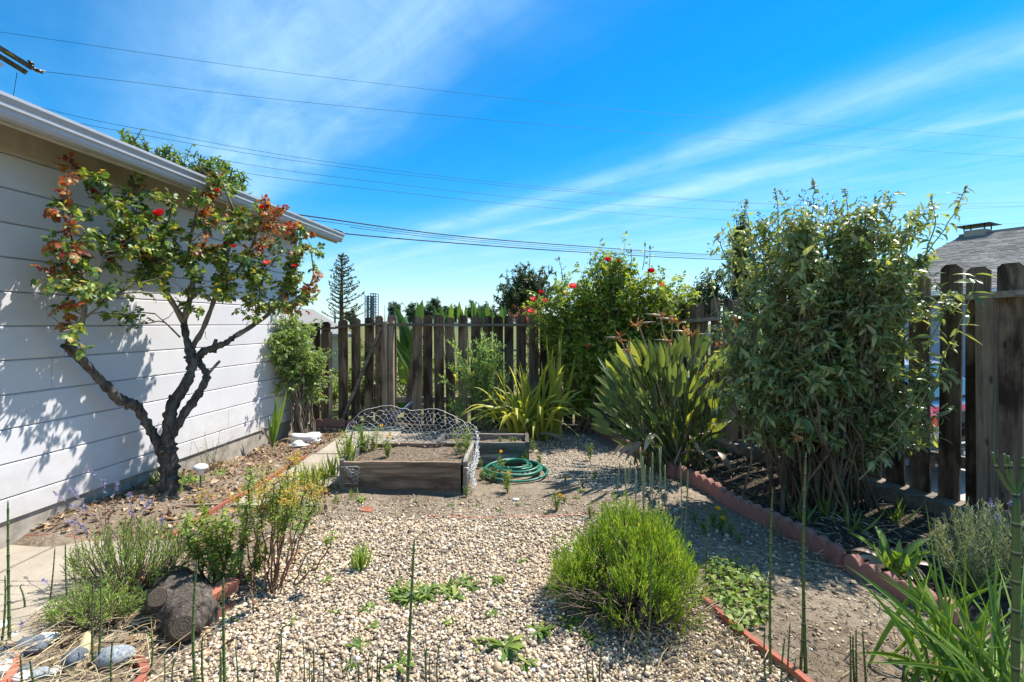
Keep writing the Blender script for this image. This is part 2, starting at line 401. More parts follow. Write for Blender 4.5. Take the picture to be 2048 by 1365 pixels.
def cut_wood():
    k = NT('cut_wood'); w = k.n('ShaderNodeTexWave', wave_type='RINGS', rings_direction='SPHERICAL'); k.l(k.coord('Generated', loc=(-.5, -.5, -.5)), w.inputs['Vector'])
    w.inputs['Scale'].default_value = 2.6; w.inputs['Distortion'].default_value = 6.0; w.inputs['Detail Scale'].default_value = 6; w.inputs['Detail'].default_value = 4
    c = k.ramp(w.outputs[0], [(0.1, (0.055, 0.042, 0.03)), (0.9, (0.105, 0.08, 0.055))]); return k.done(k.bsdf(c, 0.9, normal=k.bump(w.outputs[0], .4, .004)))
M['cut'] = cut_wood()
def terracotta(name, a, b):
    k = NT(name); v = k.pos(); g = k.noise(v, 160, 3, 0.7); s = k.noise(v, 5, 5, 0.65)
    c = k.mix(k.ramp(g, [(0.35, 0.0), (0.7, 1.0)]), a, b); c = k.mix(k.ramp(s, [(0.52, 0.0), (0.72, 0.65)]), c, tuple(x * 0.42 for x in a))
    t = k.n('ShaderNodeHueSaturation'); k.l(c, t.inputs['Color']); k.l(k.math('ADD', k.math('MULTIPLY', k.objrand(), 0.4), 0.8), t.inputs['Value'])
    return k.done(k.bsdf(t.outputs[0], 0.95, normal=k.bump(g, 0.5, 0.004), spec=0.1))
M['scallop'] = terracotta('scalloped_edging_concrete', (0.26, 0.125, 0.10), (0.40, 0.21, 0.17))
M['edging'] = terracotta('red_edging_board', (0.36, 0.115, 0.075), (0.46, 0.18, 0.13))
M['brick'] = terracotta('brick_clay', (0.34, 0.12, 0.07), (0.44, 0.2, 0.13))
def concrete(name, a, b):
    k = NT(name); v = k.pos(); g = k.noise(v, 120, 3, 0.7); s = k.noise(v, 3, 6, 0.6)
    c = k.mix(k.ramp(s, [(0.35, 0.0), (0.68, 1.0)]), a, b); c = k.mix(k.ramp(g, [(0.35, 0.45), (0.5, 0.0)]), c, tuple(x * .5 for x in a))
    return k.done(k.bsdf(c, 0.95, normal=k.bump(g, 0.4, 0.003), spec=0.1))
M['concrete'] = concrete('path_concrete', (0.33, 0.28, 0.215), (0.43, 0.375, 0.30))
M['driveway'] = concrete('driveway_concrete', (0.40, 0.38, 0.34), (0.52, 0.50, 0.46))
def ground():
    """zones attribute: R gravel bed, G dark mulch, B turf and bushland beyond the fences"""
    k = NT('garden_soil'); v = k.pos(); at = k.n('ShaderNodeAttribute', attribute_name='zones'); sp = k.n('ShaderNodeSeparateColor'); k.l(at.outputs['Color'], sp.inputs[0])
    big = k.noise(v, 1.7, 6, 0.6); mid = k.noise(v, 22, 6, 0.7); gr = k.noise(v, 110, 4, 0.7)
    soil = k.mix(k.ramp(big, [(0.35, 0.0), (0.65, 1.0)]), (0.20, 0.150, 0.105), (0.34, 0.275, 0.20))
    soil = k.mix(k.ramp(mid, [(0.36, 0.7), (0.55, 0.0)]), soil, (0.115, 0.082, 0.056))
    soil = k.mix(k.ramp(gr, [(0.56, 0.0), (0.68, 0.75)]), soil, (0.50, 0.43, 0.33))
    vo = k.n('ShaderNodeTexVoronoi'); k.l(v, vo.inputs['Vector']); vo.inputs['Scale'].default_value = 75
    peb = k.ramp(k.n('ShaderNodeSeparateColor').outputs[0], [(0, .3), (1, .3)])
    sc = k.n('ShaderNodeSeparateColor'); k.l(vo.outputs['Color'], sc.inputs[0])
    peb = k.ramp(sc.outputs[0], [(0.0, (0.10, 0.09, 0.08)), (0.25, (0.30, 0.26, 0.20)), (0.6, (0.48, 0.42, 0.33)), (1.0, (0.66, 0.62, 0.54))])
    peb = k.mix(k.ramp(vo.outputs['Distance'], [(0.35, 0.0), (0.62, 0.9)]), peb, (0.16, 0.12, 0.085))
    edge = k.math('MULTIPLY', k.math('SUBTRACT', k.math('ADD', sp.outputs[0], k.math('MULTIPLY', k.math('SUBTRACT', mid, 0.5), 0.9)), 0.4), 4.0, True)
    c = k.mix(edge, soil, peb)
    mul = k.mix(k.ramp(mid, [(0.35, 0.0), (0.7, 1.0)]), (0.045, 0.034, 0.026), (0.135, 0.105, 0.08))
    mul = k.mix(k.ramp(gr, [(0.6, 0.0), (0.7, 0.7)]), mul, (0.34, 0.28, 0.2))
    e2 = k.math('MULTIPLY', k.math('SUBTRACT', k.math('ADD', sp.outputs[1], k.math('MULTIPLY', k.math('SUBTRACT', mid, 0.5), 0.8)), 0.4), 3.0, True)
    c = k.mix(e2, c, mul)
    tf = k.mix(k.ramp(big, [(0.4, 0.0), (0.62, 1.0)]), (0.075, 0.11, 0.03), (0.22, 0.19, 0.09)); c = k.mix(sp.outputs[2], c, tf)
    h = k.math('ADD', k.math('MULTIPLY', gr, 0.5), mid)
    return k.done(k.bsdf(c, 1.0, normal=k.bump(h, 0.9, 0.02), spec=0.05))
M['ground'] = ground()
def pebbles():
    k = NT('pea_gravel'); c = k.ramp(k.island(), [(0.0, (0.08, 0.07, 0.065)), (0.10, (0.18, 0.148, 0.128)), (0.26, (0.35, 0.26, 0.175)), (0.48, (0.52, 0.385, 0.25)), (0.72, (0.62, 0.49, 0.335)), (0.92, (0.70, 0.595, 0.45)), (1.0, (0.82, 0.76, 0.68))])
    nz = k.noise(k.pos(), 190, 3); c = k.mix(k.ramp(nz, [(0.4, 0.0), (0.75, 0.3)]), c, (0.42, 0.30, 0.16)); return k.done(k.bsdf(c, 0.75, spec=0.25))
M['pebble'] = pebbles()
def stone(name, a, b, spots=0.5):
    k = NT(name); v = k.coord(); n1 = k.noise(v, 90, 4, 0.8); n2 = k.noise(v, 9, 4)
    c = k.mix(k.ramp(n1, [(0.4, 0.0), (0.62, 1.0)]), a, b); c = k.mix(k.math('MULTIPLY', k.ramp(n2, [(0.5, 0.0), (0.7, 1.0)]), spots), c, tuple(x * .5 for x in a))
    return k.done(k.bsdf(c, 0.8, normal=k.bump(n1, 0.3, 0.004), spec=0.25))
M['stone_grey'] = stone('grey_river_stone', (0.16, 0.18, 0.19), (0.40, 0.43, 0.44))
M['stone_dark'] = stone('dark_river_stone', (0.07, 0.085, 0.11), (0.17, 0.19, 0.22))
M['stone_pale'] = stone('pale_river_stone', (0.44, 0.40, 0.34), (0.66, 0.62, 0.55))
M['stone_white'] = stone('white_rock', (0.62, 0.60, 0.57), (0.82, 0.80, 0.77), 0.35)
def litter(name, stops):
    k = NT(name); return k.done(k.bsdf(k.ramp(k.island(), stops), 0.9, spec=0.1))
M['leaf_litter'] = litter('dry_leaf_litter', [(0.0, (0.10, 0.055, 0.03)), (0.35, (0.24, 0.14, 0.075)), (0.6, (0.38, 0.25, 0.15)), (0.85, (0.52, 0.40, 0.27)), (1.0, (0.42, 0.19, 0.09))])
M['chips'] = litter('bark_chips', [(0.0, (0.04, 0.03, 0.022)), (0.5, (0.13, 0.10, 0.075)), (0.8, (0.30, 0.24, 0.17)), (1.0, (0.55, 0.48, 0.38))])
M['straw'] = litter('dry_straw', [(0.0, (0.22, 0.15, 0.08)), (0.5, (0.45, 0.35, 0.2)), (1.0, (0.66, 0.56, 0.38))])
M['wire'] = plain('galvanised_wire', (0.72, 0.72, 0.72), 0.5, 0.15, var=0.2, nscale=40)
M['cable'] = plain('black_cable', (0.012, 0.012, 0.013), 0.6)
M['hose'] = plain('green_hose_rubber', (0.02, 0.155, 0.10), 0.4, spec=0.5, var=0.2, nscale=6)
M['pipe'] = plain('grey_blue_pipe', (0.17, 0.19, 0.25), 0.6, var=0.25, nscale=20)
M['steel'] = plain('refinery_steel', (0.20, 0.24, 0.31), 0.6, var=0.2, nscale=.4)
M['white_plastic'] = plain('white_plastic', (0.78, 0.78, 0.76), 0.4)
M['green_metal'] = plain('green_stake_metal', (0.05, 0.10, 0.06), 0.5)
M['porcelain'] = plain('brown_porcelain', (0.055, 0.035, 0.03), 0.2, spec=0.6)
M['yellow_tag'] = plain('yellow_moss', (0.42, 0.40, 0.05), 0.8)
M['grey_metal'] = plain('galvanised_bracket', (0.30, 0.31, 0.32), 0.5, 0.5)
def roof_shingles():
    k = NT('grey_roof_shingles'); c = k.ramp(k.island(), [(0.0, (0.20, 0.185, 0.165)), (0.5, (0.29, 0.27, 0.245)), (1.0, (0.38, 0.36, 0.33))])
    c = k.mix(k.ramp(k.noise(k.pos(), 24, 5, .7), [(.4, 0.), (.7, .45)]), c, (0.16, 0.15, 0.14)); return k.done(k.bsdf(c, 0.95, spec=0.1))
M['roof_grey'] = roof_shingles()
M['stucco_blue'] = plain('pale_blue_stucco', (0.36, 0.40, 0.52), 0.9, nscale=30, bump=.3)
M['stucco_tan'] = plain('tan_stucco', (0.42, 0.36, 0.28), 0.9, nscale=30, bump=.3)
M['trim_white'] = plain('white_trim', (0.74, 0.74, 0.76), 0.6)
M['black_metal'] = plain('black_metal', (0.02, 0.02, 0.022), 0.5)
M['car_paint'] = plain('silver_blue_car_paint', (0.30, 0.32, 0.36), 0.25, 0.5, spec=0.6, var=0.02)
M['car_dark'] = plain('black_car_trim', (0.012, 0.012, 0.014), 0.35, spec=0.5)
M['car_glass'] = plain('car_glass', (0.05, 0.09, 0.09), 0.05, spec=1.0, var=0.05)
M['tail_red'] = plain('tail_lamp_red', (0.50, 0.012, 0.02), 0.2, spec=0.7, var=0.05)
M['chrome'] = plain('chrome', (0.75, 0.76, 0.80), 0.12, 1.0, var=0.02)
M['plate'] = plain('plate_white', (0.70, 0.71, 0.76), 0.5, var=0.03)
M['plate_ink'] = plain('plate_blue_ink', (0.02, 0.03, 0.16), 0.5, var=0.03)
M['tyre'] = plain('tyre_rubber', (0.015, 0.015, 0.015), 0.8)
# foliage
M['rose_leaf'] = leaf_mat('rose_leaf', [(0.0, (0.03, 0.07, 0.022)), (0.3, (0.07, 0.135, 0.035)), (0.65, (0.15, 0.22, 0.05)), (0.9, (0.27, 0.30, 0.06)), (1.0, (0.32, 0.20, 0.045))], 0.42, 0.42, 0.5)
M['rose_young'] = leaf_mat('rose_young_leaf', [(0.0, (0.06, 0.018, 0.018)), (0.28, (0.20, 0.04, 0.03)), (0.5, (0.32, 0.10, 0.03)), (0.75, (0.30, 0.17, 0.035)), (0.9, (0.18, 0.18, 0.045)), (1.0, (0.12, 0.16, 0.04))], 0.38, 0.45, 0.4, (1.5, 0.85, 0.5))
M['rose_leaf_light'] = leaf_mat('rose_leaf_yellow_green', [(0.0, (0.07, 0.125, 0.02)), (0.4, (0.16, 0.23, 0.035)), (0.8, (0.27, 0.33, 0.05)), (1.0, (0.40, 0.40, 0.07))], 0.45, 0.45, 0.45)
M['rose2_leaf'] = leaf_mat('small_rose_leaf', [(0.0, (0.08, 0.14, 0.05)), (0.5, (0.16, 0.24, 0.075)), (1.0, (0.28, 0.34, 0.12))], 0.42, 0.45, 0.45)
M['buddleia'] = leaf_mat('butterfly_bush_leaf', [(0.0, (0.07, 0.12, 0.045)), (0.4, (0.16, 0.205, 0.07)), (0.8, (0.26, 0.30, 0.115)), (1.0, (0.37, 0.37, 0.15))], 0.36, 0.36, 0.55, (1.5, 1.45, 0.5), back=(0.34, 0.38, 0.29))
M['buddleia_tip'] = leaf_mat('dry_flower_spike', [(0.0, (0.07, 0.05, 0.03)), (0.6, (0.17, 0.13, 0.08)), (1.0, (0.28, 0.24, 0.15))], 0.15, 0.8, 0.1)
def paddle(name, a, b, mid, trans=0.3):
    a, b, mid = (tuple(x * 1.25 for x in q) for q in (a, b, mid)); k = NT(name); r = k.objrand(); c = k.ramp(r, [(0.0, a), (0.85, b), (1.0, mid)]); st = k.noise(k.coord(scale=(1, 1, 1)), 9, 5, .7)
    c = k.mix(k.ramp(st, [(.5, 0.), (.75, .4)]), c, tuple(x * .55 for x in a)); tr = k.n('ShaderNodeBsdfTranslucent'); k.l(k.mix(1.0, c, (1.6, 1.5, .5), 'MULTIPLY'), tr.inputs[0])
    mx = k.n('ShaderNodeMixShader'); mx.inputs[0].default_value = trans; k.l(k.bsdf(c, .42, spec=.5), mx.inputs[1]); k.l(tr.outputs[0], mx.inputs[2]); return k.done(mx.outputs[0])
M['paddle'] = paddle('bird_of_paradise_leaf', (0.075, 0.115, 0.055), (0.15, 0.20, 0.075), (0.34, 0.34, 0.07), 0.36)
M['paddle_big'] = paddle('giant_bird_of_paradise_leaf', (0.05, 0.11, 0.03), (0.11, 0.19, 0.045), (0.17, 0.22, 0.06), 0.4)
M['strap'] = paddle('strap_leaf', (0.22, 0.27, 0.04), (0.40, 0.40, 0.07), (0.52, 0.45, 0.16), 0.42)
M['iris'] = paddle('iris_leaf', (0.07, 0.15, 0.025), (0.17, 0.28, 0.045), (0.30, 0.34, 0.09), 0.35)
M['dead'] = paddle('dead_leaf', (0.22, 0.16, 0.11), (0.36, 0.28, 0.2), (0.5, 0.42, 0.3), 0.2)
M['spent_flower'] = leaf_mat('spent_flower', [(0.0, (0.17, 0.075, 0.035)), (0.5, (0.36, 0.18, 0.07)), (1.0, (0.50, 0.32, 0.12))], 0.25, 0.7, 0.2, (1.3, 0.9, 0.5))
M['green_stem'] = plain('green_stem', (0.10, 0.15, 0.05), 0.6, nscale=20)
M['pale_stem'] = plain('pale_green_stem', (0.24, 0.27, 0.13), 0.6, nscale=20)
M['santolina'] = leaf_mat('fine_bright_leaf', [(0.0, (0.06, 0.13, 0.015)), (0.45, (0.15, 0.26, 0.03)), (0.85, (0.27, 0.36, 0.05)), (1.0, (0.36, 0.33, 0.12))], 0.38, 0.5, 0.3)
M['lavender'] = leaf_mat('lavender_leaf', [(0.0, (0.11, 0.18, 0.045)), (0.5, (0.20, 0.29, 0.08)), (1.0, (0.32, 0.40, 0.14))], 0.42, 0.6, 0.2)
M['lavender_grey'] = leaf_mat('grey_lavender_leaf', [(0.0, (0.13, 0.165, 0.105)), (0.5, (0.22, 0.26, 0.17)), (1.0, (0.33, 0.37, 0.26))], 0.25, 0.7, 0.15)
M['lav_flower'] = leaf_mat('lavender_flower', [(0.0, (0.13, 0.10, 0.22)), (0.6, (0.28, 0.24, 0.42)), (1.0, (0.40, 0.38, 0.52))], 0.25, 0.8, 0.1, (1, 1, 1.2))
M['twig'] = plain('dry_twig', (0.17, 0.13, 0.10), 0.9, var=.4)
M['spurge'] = leaf_mat('spurge_leaf', [(0.0, (0.08, 0.16, 0.04)), (0.6, (0.19, 0.27, 0.06)), (1.0, (0.34, 0.37, 0.09))], 0.42, 0.5, 0.35)
M['spurge_top'] = leaf_mat('spurge_flower_head', [(0.0, (0.38, 0.17, 0.03)), (0.4, (0.46, 0.28, 0.05)), (0.8, (0.40, 0.36, 0.06)), (1.0, (0.25, 0.30, 0.06))], 0.3, 0.6, 0.2, (1.2, 1.0, .5))
M['soft_shrub'] = leaf_mat('soft_shrub_leaf', [(0.0, (0.09, 0.165, 0.06)), (0.5, (0.20, 0.31, 0.11)), (1.0, (0.32, 0.43, 0.16))], 0.42, 0.5, 0.35)
M['weed'] = leaf_mat('weed_leaf', [(0.0, (0.07, 0.13, 0.025)), (0.6, (0.16, 0.23, 0.045)), (1.0, (0.28, 0.31, 0.08))], 0.35, 0.5, 0.3)
M['oak'] = leaf_mat('oak_leaf', [(0.0, (0.022, 0.042, 0.016)), (0.5, (0.055, 0.085, 0.028)), (1.0, (0.11, 0.14, 0.05))], 0.2, 0.5, 0.3)
M['far_tree'] = leaf_mat('far_tree_leaf', [(0.0, (0.030, 0.055, 0.040)), (0.5, (0.055, 0.090, 0.055)), (1.0, (0.09, 0.13, 0.075))], 0.2, 0.6, 0.2)
M['conifer'] = leaf_mat('conifer_needle', [(0.0, (0.025, 0.042, 0.024)), (0.5, (0.055, 0.075, 0.035)), (1.0, (0.13, 0.12, 0.05))], 0.1, 0.7, 0.1)
M['vine'] = leaf_mat('tree_leaf_fresh', [(0.0, (0.05, 0.10, 0.018)), (0.5, (0.13, 0.20, 0.03)), (1.0, (0.22, 0.28, 0.05))], 0.35, 0.5, 0.3)
M['red_shrub'] = leaf_mat('red_shrub_leaf', [(0.0, (0.20, 0.055, 0.035)), (0.5, (0.32, 0.13, 0.08)), (1.0, (0.36, 0.24, 0.13))], 0.3, 0.6, 0.2, (1.3, .8, .5))
M['petal_red'] = leaf_mat('red_petal', [(0.0, (0.30, 0.008, 0.014)), (1.0, (0.50, 0.02, 0.03))], 0.3, 0.5, 0.3, (1.5, .5, .5))
M['petal_pink'] = leaf_mat('pink_petal', [(0.0, (0.60, 0.05, 0.08)), (0.6, (0.68, 0.12, 0.13)), (1.0, (0.75, 0.32, 0.22))], 0.3, 0.5, 0.3, (1.4, .7, .7))
M['petal_yellow'] = leaf_mat('yellow_petal', [(0.0, (0.75, 0.52, 0.16)), (1.0, (0.80, 0.66, 0.42))], 0.3, 0.5, 0.3, (1.2, 1, .6))
M['petal_orange'] = leaf_mat('orange_petal', [(0.0, (0.80, 0.30, 0.015)), (1.0, (0.85, 0.45, 0.02))], 0.3, 0.5, 0.3, (1.2, 1, .6))
def horsetail():
    k = NT('horsetail_stem'); s = k.n('ShaderNodeSeparateXYZ'); k.l(k.n('ShaderNodeTexCoord').outputs['Object'], s.inputs[0])
    z = k.math('FRACT', k.math('MULTIPLY', s.outputs[2], 14.0)); band = k.ramp(z, [(0.0, 1.0), (0.035, 1.0), (0.06, 0.0), (0.94, 0.0), (0.97, 1.0)])
    nz = k.noise(k.coord(scale=(60, 60, 4)), 1.0, 4); c = k.ramp(nz, [(0.3, (0.04, 0.085, 0.02)), (0.7, (0.10, 0.16, 0.04))])
    c = k.mix(band, c, (0.03, 0.03, 0.018)); ring = k.ramp(z, [(0.06, 0.0), (0.09, .7), (0.13, 0.0)]); c = k.mix(ring, c, (0.42, 0.42, 0.25))
    return k.done(k.bsdf(c, 0.5, spec=0.4))
M['horsetail'] = horsetail()
# ------------------------------------------------------------------ ground
FEN_A, FEN_B = 4.85, -0.395               # right-hand fence: X = A + B*Y
FEN_N = np.array((1, -FEN_B)) / math.hypot(1, FEN_B)
WALL_X0, WALL_K = -3.64, 0.10             # house wall: X = X0 + K*Y
BACK_Y = 7.22
SCA, SCB = 2.81, -0.2495                  # scalloped edging: X = A + B*Y
def fence_dist(x, y): return (x - (FEN_A + FEN_B * y)) * FEN_N[0]
def gz(x, y):
    x, y = np.asarray(x, float), np.asarray(y, float)
    z = 0.010 * np.sin(3.1 * x + 1.3 * y) + 0.008 * np.sin(5.3 * y - 2.2 * x + 1) + 0.005 * np.sin(11 * x + 7 * y)
    near_wall = sstep(0.75, 0.15, x - (WALL_X0 + WALL_K * y)) * sstep(5.6, 4.0, y) * sstep(3.0, 3.5, y)
    z = z + 0.10 * near_wall
    z = z + 0.03 * sstep(0.0, 0.6, x - (SCA + SCB * y)) * sstep(1.0, 2.0, y)
    z = z + 0.05 * np.exp(-(((x + 0.9) / 1.3) ** 2 + ((y - 4.25) / 0.3) ** 2)) * 0.5
    right = sstep(0.05, 0.14, fence_dist(x, y))
    z = z * (1 - right) - 0.46 * right
    z = z * sstep(9.0, 7.6, y) - 0.6 * sstep(7.8, 16, y) * (1 - right) - 0.1 * sstep(9, 16, y) * right
    return z
def grid_axis(a, b, step, far, n):
    g = np.arange(a, b + 1e-6, step); k = np.geomspace(step * 1.6, far, n)
    return np.concatenate((a - np.cumsum(k)[::-1], g, b + np.cumsum(k)))
gx = grid_axis(-4.4, 5.0, 0.055, 700, 26); gy = grid_axis(0.8, 8.0, 0.055, 700, 26)
XX, YY = np.meshgrid(gx, gy); ZZ = gz(XX, YY)
V = np.stack((XX, YY, ZZ), -1).reshape(-1, 3); nx, ny = len(gx), len(gy)
ii = (np.arange(ny - 1)[:, None] * nx + np.arange(nx - 1)[None, :]).ravel()
me = np_mesh('ground', V, np.stack((ii, ii + 1, ii + nx + 1, ii + nx), -1), M['ground'], True)
GRAVEL = [(-1.55, 3.72), (0.90, 3.74), (1.04, 2.56), (1.24, 0.6), (-1.62, 0.6), (-1.58, 2.4)]
PATH2 = [(0.25, 6.75), (0.98, 6.6), (1.45, 5.0), (1.60, 4.3), (0.95, 4.15), (0.35, 4.6), (0.22, 5.2)]
PATH3 = [(-1.60, 5.1), (-0.8, 5.1), (-0.8, 5.7), (0.3, 5.65), (0.25, 6.75), (-1.9, 6.6)]
x, y = V[:, 0], V[:, 1]
def soft(poly):
    p = np.array(poly); out = np.zeros(len(x))
    for dx, dy in ((0, 0), (.06, 0), (-.06, 0), (0, .06), (0, -.06)): out += in_poly(x + dx, y + dy, poly)
    return out / 5
R = np.maximum.reduce((soft(GRAVEL), soft(PATH2) * 0.75, soft(PATH3) * 0.8))
Gm = sstep(0.0, 0.12, x - (SCA + SCB * y)) * sstep(0.2, 0.0, fence_dist(x, y)) * sstep(BACK_Y + .3, BACK_Y, y) * sstep(0.3, 1.0, y) * 0.85
Gm = np.maximum(Gm, sstep(6.75, 7.0, y) * sstep(BACK_Y + .4, BACK_Y + .1, y) * (x > -3) * (x < 3) * .8)
Gm = np.maximum(Gm, .45 * in_poly(x, y, [(-3.4, 3.3), (-2.4, 3.3), (-2.3, 7.2), (-3.1, 7.2)]))
B = np.maximum.reduce((sstep(BACK_Y + .1, BACK_Y + .5, y), sstep(0.3, 1.0, fence_dist(x, y)), sstep(-4.6, -6, x), sstep(-1, -3, y)))
zc_ = np.stack((R, Gm, B, np.ones(len(x))), -1).astype(np.float32)
at = me.attributes.new('zones', 'FLOAT_COLOR', 'POINT'); at.data.foreach_set('color', zc_.ravel())
g_o = bpy.data.objects.new('ground', me); COL.objects.link(g_o); structure(g_o)

# driveway slab beyond the right-hand fence, a step lower than the garden
mb = MB(); c0 = np.array((FEN_A, 0.0)); dv = np.array((FEN_B, 1.0)); dv /= np.linalg.norm(dv)
def FR(s, o, z): p = c0 + dv * s + FEN_N * o; return np.array((p[0], p[1], z))   # along the fence, out over the neighbour's side
mb.prism([(0.22, 0), (5.6, 0), (5.6, 0.03), (0.22, 0.03)], FR(-3, 0, -.462), FR(8.6, 0, -.462), (FEN_N[0], FEN_N[1], 0), (0, 0, 1))
structure(mb.build('driveway', M['driveway']))
# concrete walk and patio slabs (each slab a piece of its own)
walk = bpy.data.objects.new('concrete_path', None); COL.objects.link(walk); walk.location = (-2, 4, 0); structure(walk)
yy = 2.35
for k in range(6):
    L = [.78, .80, .76, .82, .74, .80][k]; xc = -2.32 + 0.035 * (yy - 3)
    if yy > 3.2: mb = MB().box((xc + .34, yy + L / 2, -.012), (.69, L - .02, .07), rotz(rng.normal(0, .01)), .004); mb.build('slab', M['concrete'], walk)
    yy += L
for (x0, x1, y0, y1) in ((-4.2, -3.02, 2.2, 3.26), (-3.0, -2.26, 2.22, 3.27)):
    MB().box(((x0 + x1) / 2, (y0 + y1) / 2, -.005), (x1 - x0, y1 - y0, .08), None, .003).build('slab', M['concrete'], walk)

# pea gravel: every stone its own little body, joined as stuff
phi = (1 + 5 ** .5) / 2
IC = unit(np.array([(-1, phi, 0), (1, phi, 0), (-1, -phi, 0), (1, -phi, 0), (0, -1, phi), (0, 1, phi), (0, -1, -phi), (0, 1, -phi), (phi, 0, -1), (phi, 0, 1), (-phi, 0, -1), (-phi, 0, 1)], float))
ICF = np.array([(0, 11, 5), (0, 5, 1), (0, 1, 7), (0, 7, 10), (0, 10, 11), (1, 5, 9), (5, 11, 4), (11, 10, 2), (10, 7, 6), (7, 1, 8), (3, 9, 4), (3, 4, 2), (3, 2, 6), (3, 6, 8), (3, 8, 9), (4, 9, 5), (2, 4, 11), (6, 2, 10), (8, 6, 7), (9, 8, 1)])
def stones(xy, r, zoff=0.0):
    n = len(xy); r = np.asarray(r)
    S = np.stack((r * rng.uniform(.9, 1.45, n), r * rng.uniform(.8, 1.1, n), r * rng.uniform(.5, .85, n)), -1)
    a = rng.uniform(0, 6.28, n); tl = rng.normal(0, .35, n)
    L = IC[None] * (1 + rng.normal(0, .10, (n, 12, 1))) * S[:, None, :]
    ca, sa, ct, st = np.cos(a)[:, None], np.sin(a)[:, None], np.cos(tl)[:, None], np.sin(tl)[:, None]
    X, Y, Z = L[..., 0], L[..., 1], L[..., 2]
    Y, Z = Y * ct - Z * st, Y * st + Z * ct
    X, Y = X * ca - Y * sa, X * sa + Y * ca
    V = np.stack((X + xy[:, :1], Y + xy[:, 1:], Z + (gz(xy[:, 0], xy[:, 1]) + zoff)[:, None] + (r * .35)[:, None]), -1)
    return V.reshape(-1, 3), (ICF[None] + (np.arange(n) * 12)[:, None, None]).reshape(-1, 3)
q = scatter([(-1.68, 3.78), (1.0, 3.80), (1.08, 2.56), (1.24, 1.75), (-1.75, 1.75), (-1.66, 2.4)], 56000)
dn = rng.uniform(0, 1, len(q)); fade = sstep(3.80, 3.52, q[:, 1]) * sstep(-1.7, -1.35, q[:, 0] + .12 * np.sin(q[:, 1] * 5)) * 1.2
pn = np.sin(q[:, 0] * 3.7 + 1.1 * np.sin(q[:, 1] * 2.9)) * np.sin(q[:, 1] * 4.3 + q[:, 0] * 1.7) + .5 * np.sin(q[:, 0] * 9 + q[:, 1] * 7)
fade = fade * (.60 + .55 * sstep(-.9, .1, pn))
keep = dn < np.clip(fade, .05, 1); q = q[keep]
Vp, Fp = stones(q, rng.lognormal(math.log(.0064), .34, len(q)), rng.uniform(-.004, .007, len(q)))
stuff(tag(link_mesh('gravel', Vp, Fp, M['pebble'], None, True), 'cream and grey pea gravel spread in the square patio', 'gravel'))
q = np.vstack((scatter(PATH2, 4200), scatter(PATH3, 3000), scatter([(-1.5, 4.1), (1.5, 4.1), (1.2, 3.7), (-1.5, 3.7)], 900), scatter([(1.1, 3.7), (1.9, 3.7), (2.1, 2.2), (1.2, 2.2)], 500)))
Vp, Fp = stones(q, rng.lognormal(math.log(.0070), .3, len(q)), -.001)
stuff(tag(link_mesh('gravel', Vp, Fp, M['pebble'], None, True), 'fine grey gravel thinly strewn on the path behind the planter boxes', 'gravel'))

# leaf litter, bark chips and straw
def flakes(poly, n, size, name, m, label, el=1.0, lift=.012, tilt=.5, den=None):
    q = scatter(poly, n)
    if den is not None: q = q[rng.uniform(0, 1, len(q)) < den(q[:, 0], q[:, 1])]
    n = len(q); s = size * rng.lognormal(0, .4, n); a = rng.uniform(0, 6.28, n)
    T = np.array([(-.5, 0, 0), (0, -.28 / el, .10), (.5, 0, 0), (0, .28 / el, .10)]) * np.array((el, 1, 1)); N = unit(np.array((0, 0, 1)) + rng.normal(0, tilt, (n, 3)))
    D = np.stack((np.cos(a), np.sin(a), rng.normal(0, tilt * .5, n)), -1); Xv = unit(D - N * (D * N).sum(1, keepdims=True)); Yv = np.cross(N, Xv)
    base = np.stack((q[:, 0], q[:, 1], gz(q[:, 0], q[:, 1]) + lift * rng.uniform(.5, 1.5, n)), -1)
    V = base[:, None] + s[:, None, None] * (T[None, :, :1] * Xv[:, None] + T[None, :, 1:2] * Yv[:, None] + T[None, :, 2:] * N[:, None])
    Fq = np.array([(0, 1, 2), (0, 2, 3)])[None] + (np.arange(n) * 4)[:, None, None]
    return stuff(tag(link_mesh(name, V.reshape(-1, 3), Fq.reshape(-1, 3), m), label, 'litter'))
flakes([(-3.3, 3.3), (-2.35, 3.3), (-2.25, 6.9), (-3.0, 6.9)], 2600, .034, 'leaf_litter', M['leaf_litter'], 'dry brown leaves fallen on the soil bed along the house wall')
flakes([(-2.4, 2.2), (-1.3, 2.2), (-1.4, 3.9), (-1.6, 4.6), (-2.4, 4.6)], 900, .030, 'leaf_litter', M['leaf_litter'], 'dry leaves scattered on the walk beside the log and lavender')
flakes([(1.75, 4.3), (2.35, 2.0), (3.9, 2.4), (2.2, 6.6), (1.2, 6.8)], 5200, .024, 'bark_mulch', M['chips'], 'dark bark chips and dry bits covering the bed by the right fence', 1.5)
flakes([(-1.4, 4.15), (1.2, 4.3), (1.6, 4.3), (2.4, 2.0), (1.25, 2.0), (.95, 3.7), (-1.5, 3.7)], 3600, .014, 'soil_crumbs', M['chips'], 'small chips and crumbs lying on bare soil in front of the planter boxes', 1.8, .004)
flakes([(-2.2, 6.9), (2.0, 6.9), (2.0, 7.15), (-2.9, 7.15)], 900, .03, 'leaf_litter', M['leaf_litter'], 'dry leaves at the foot of the back fence')
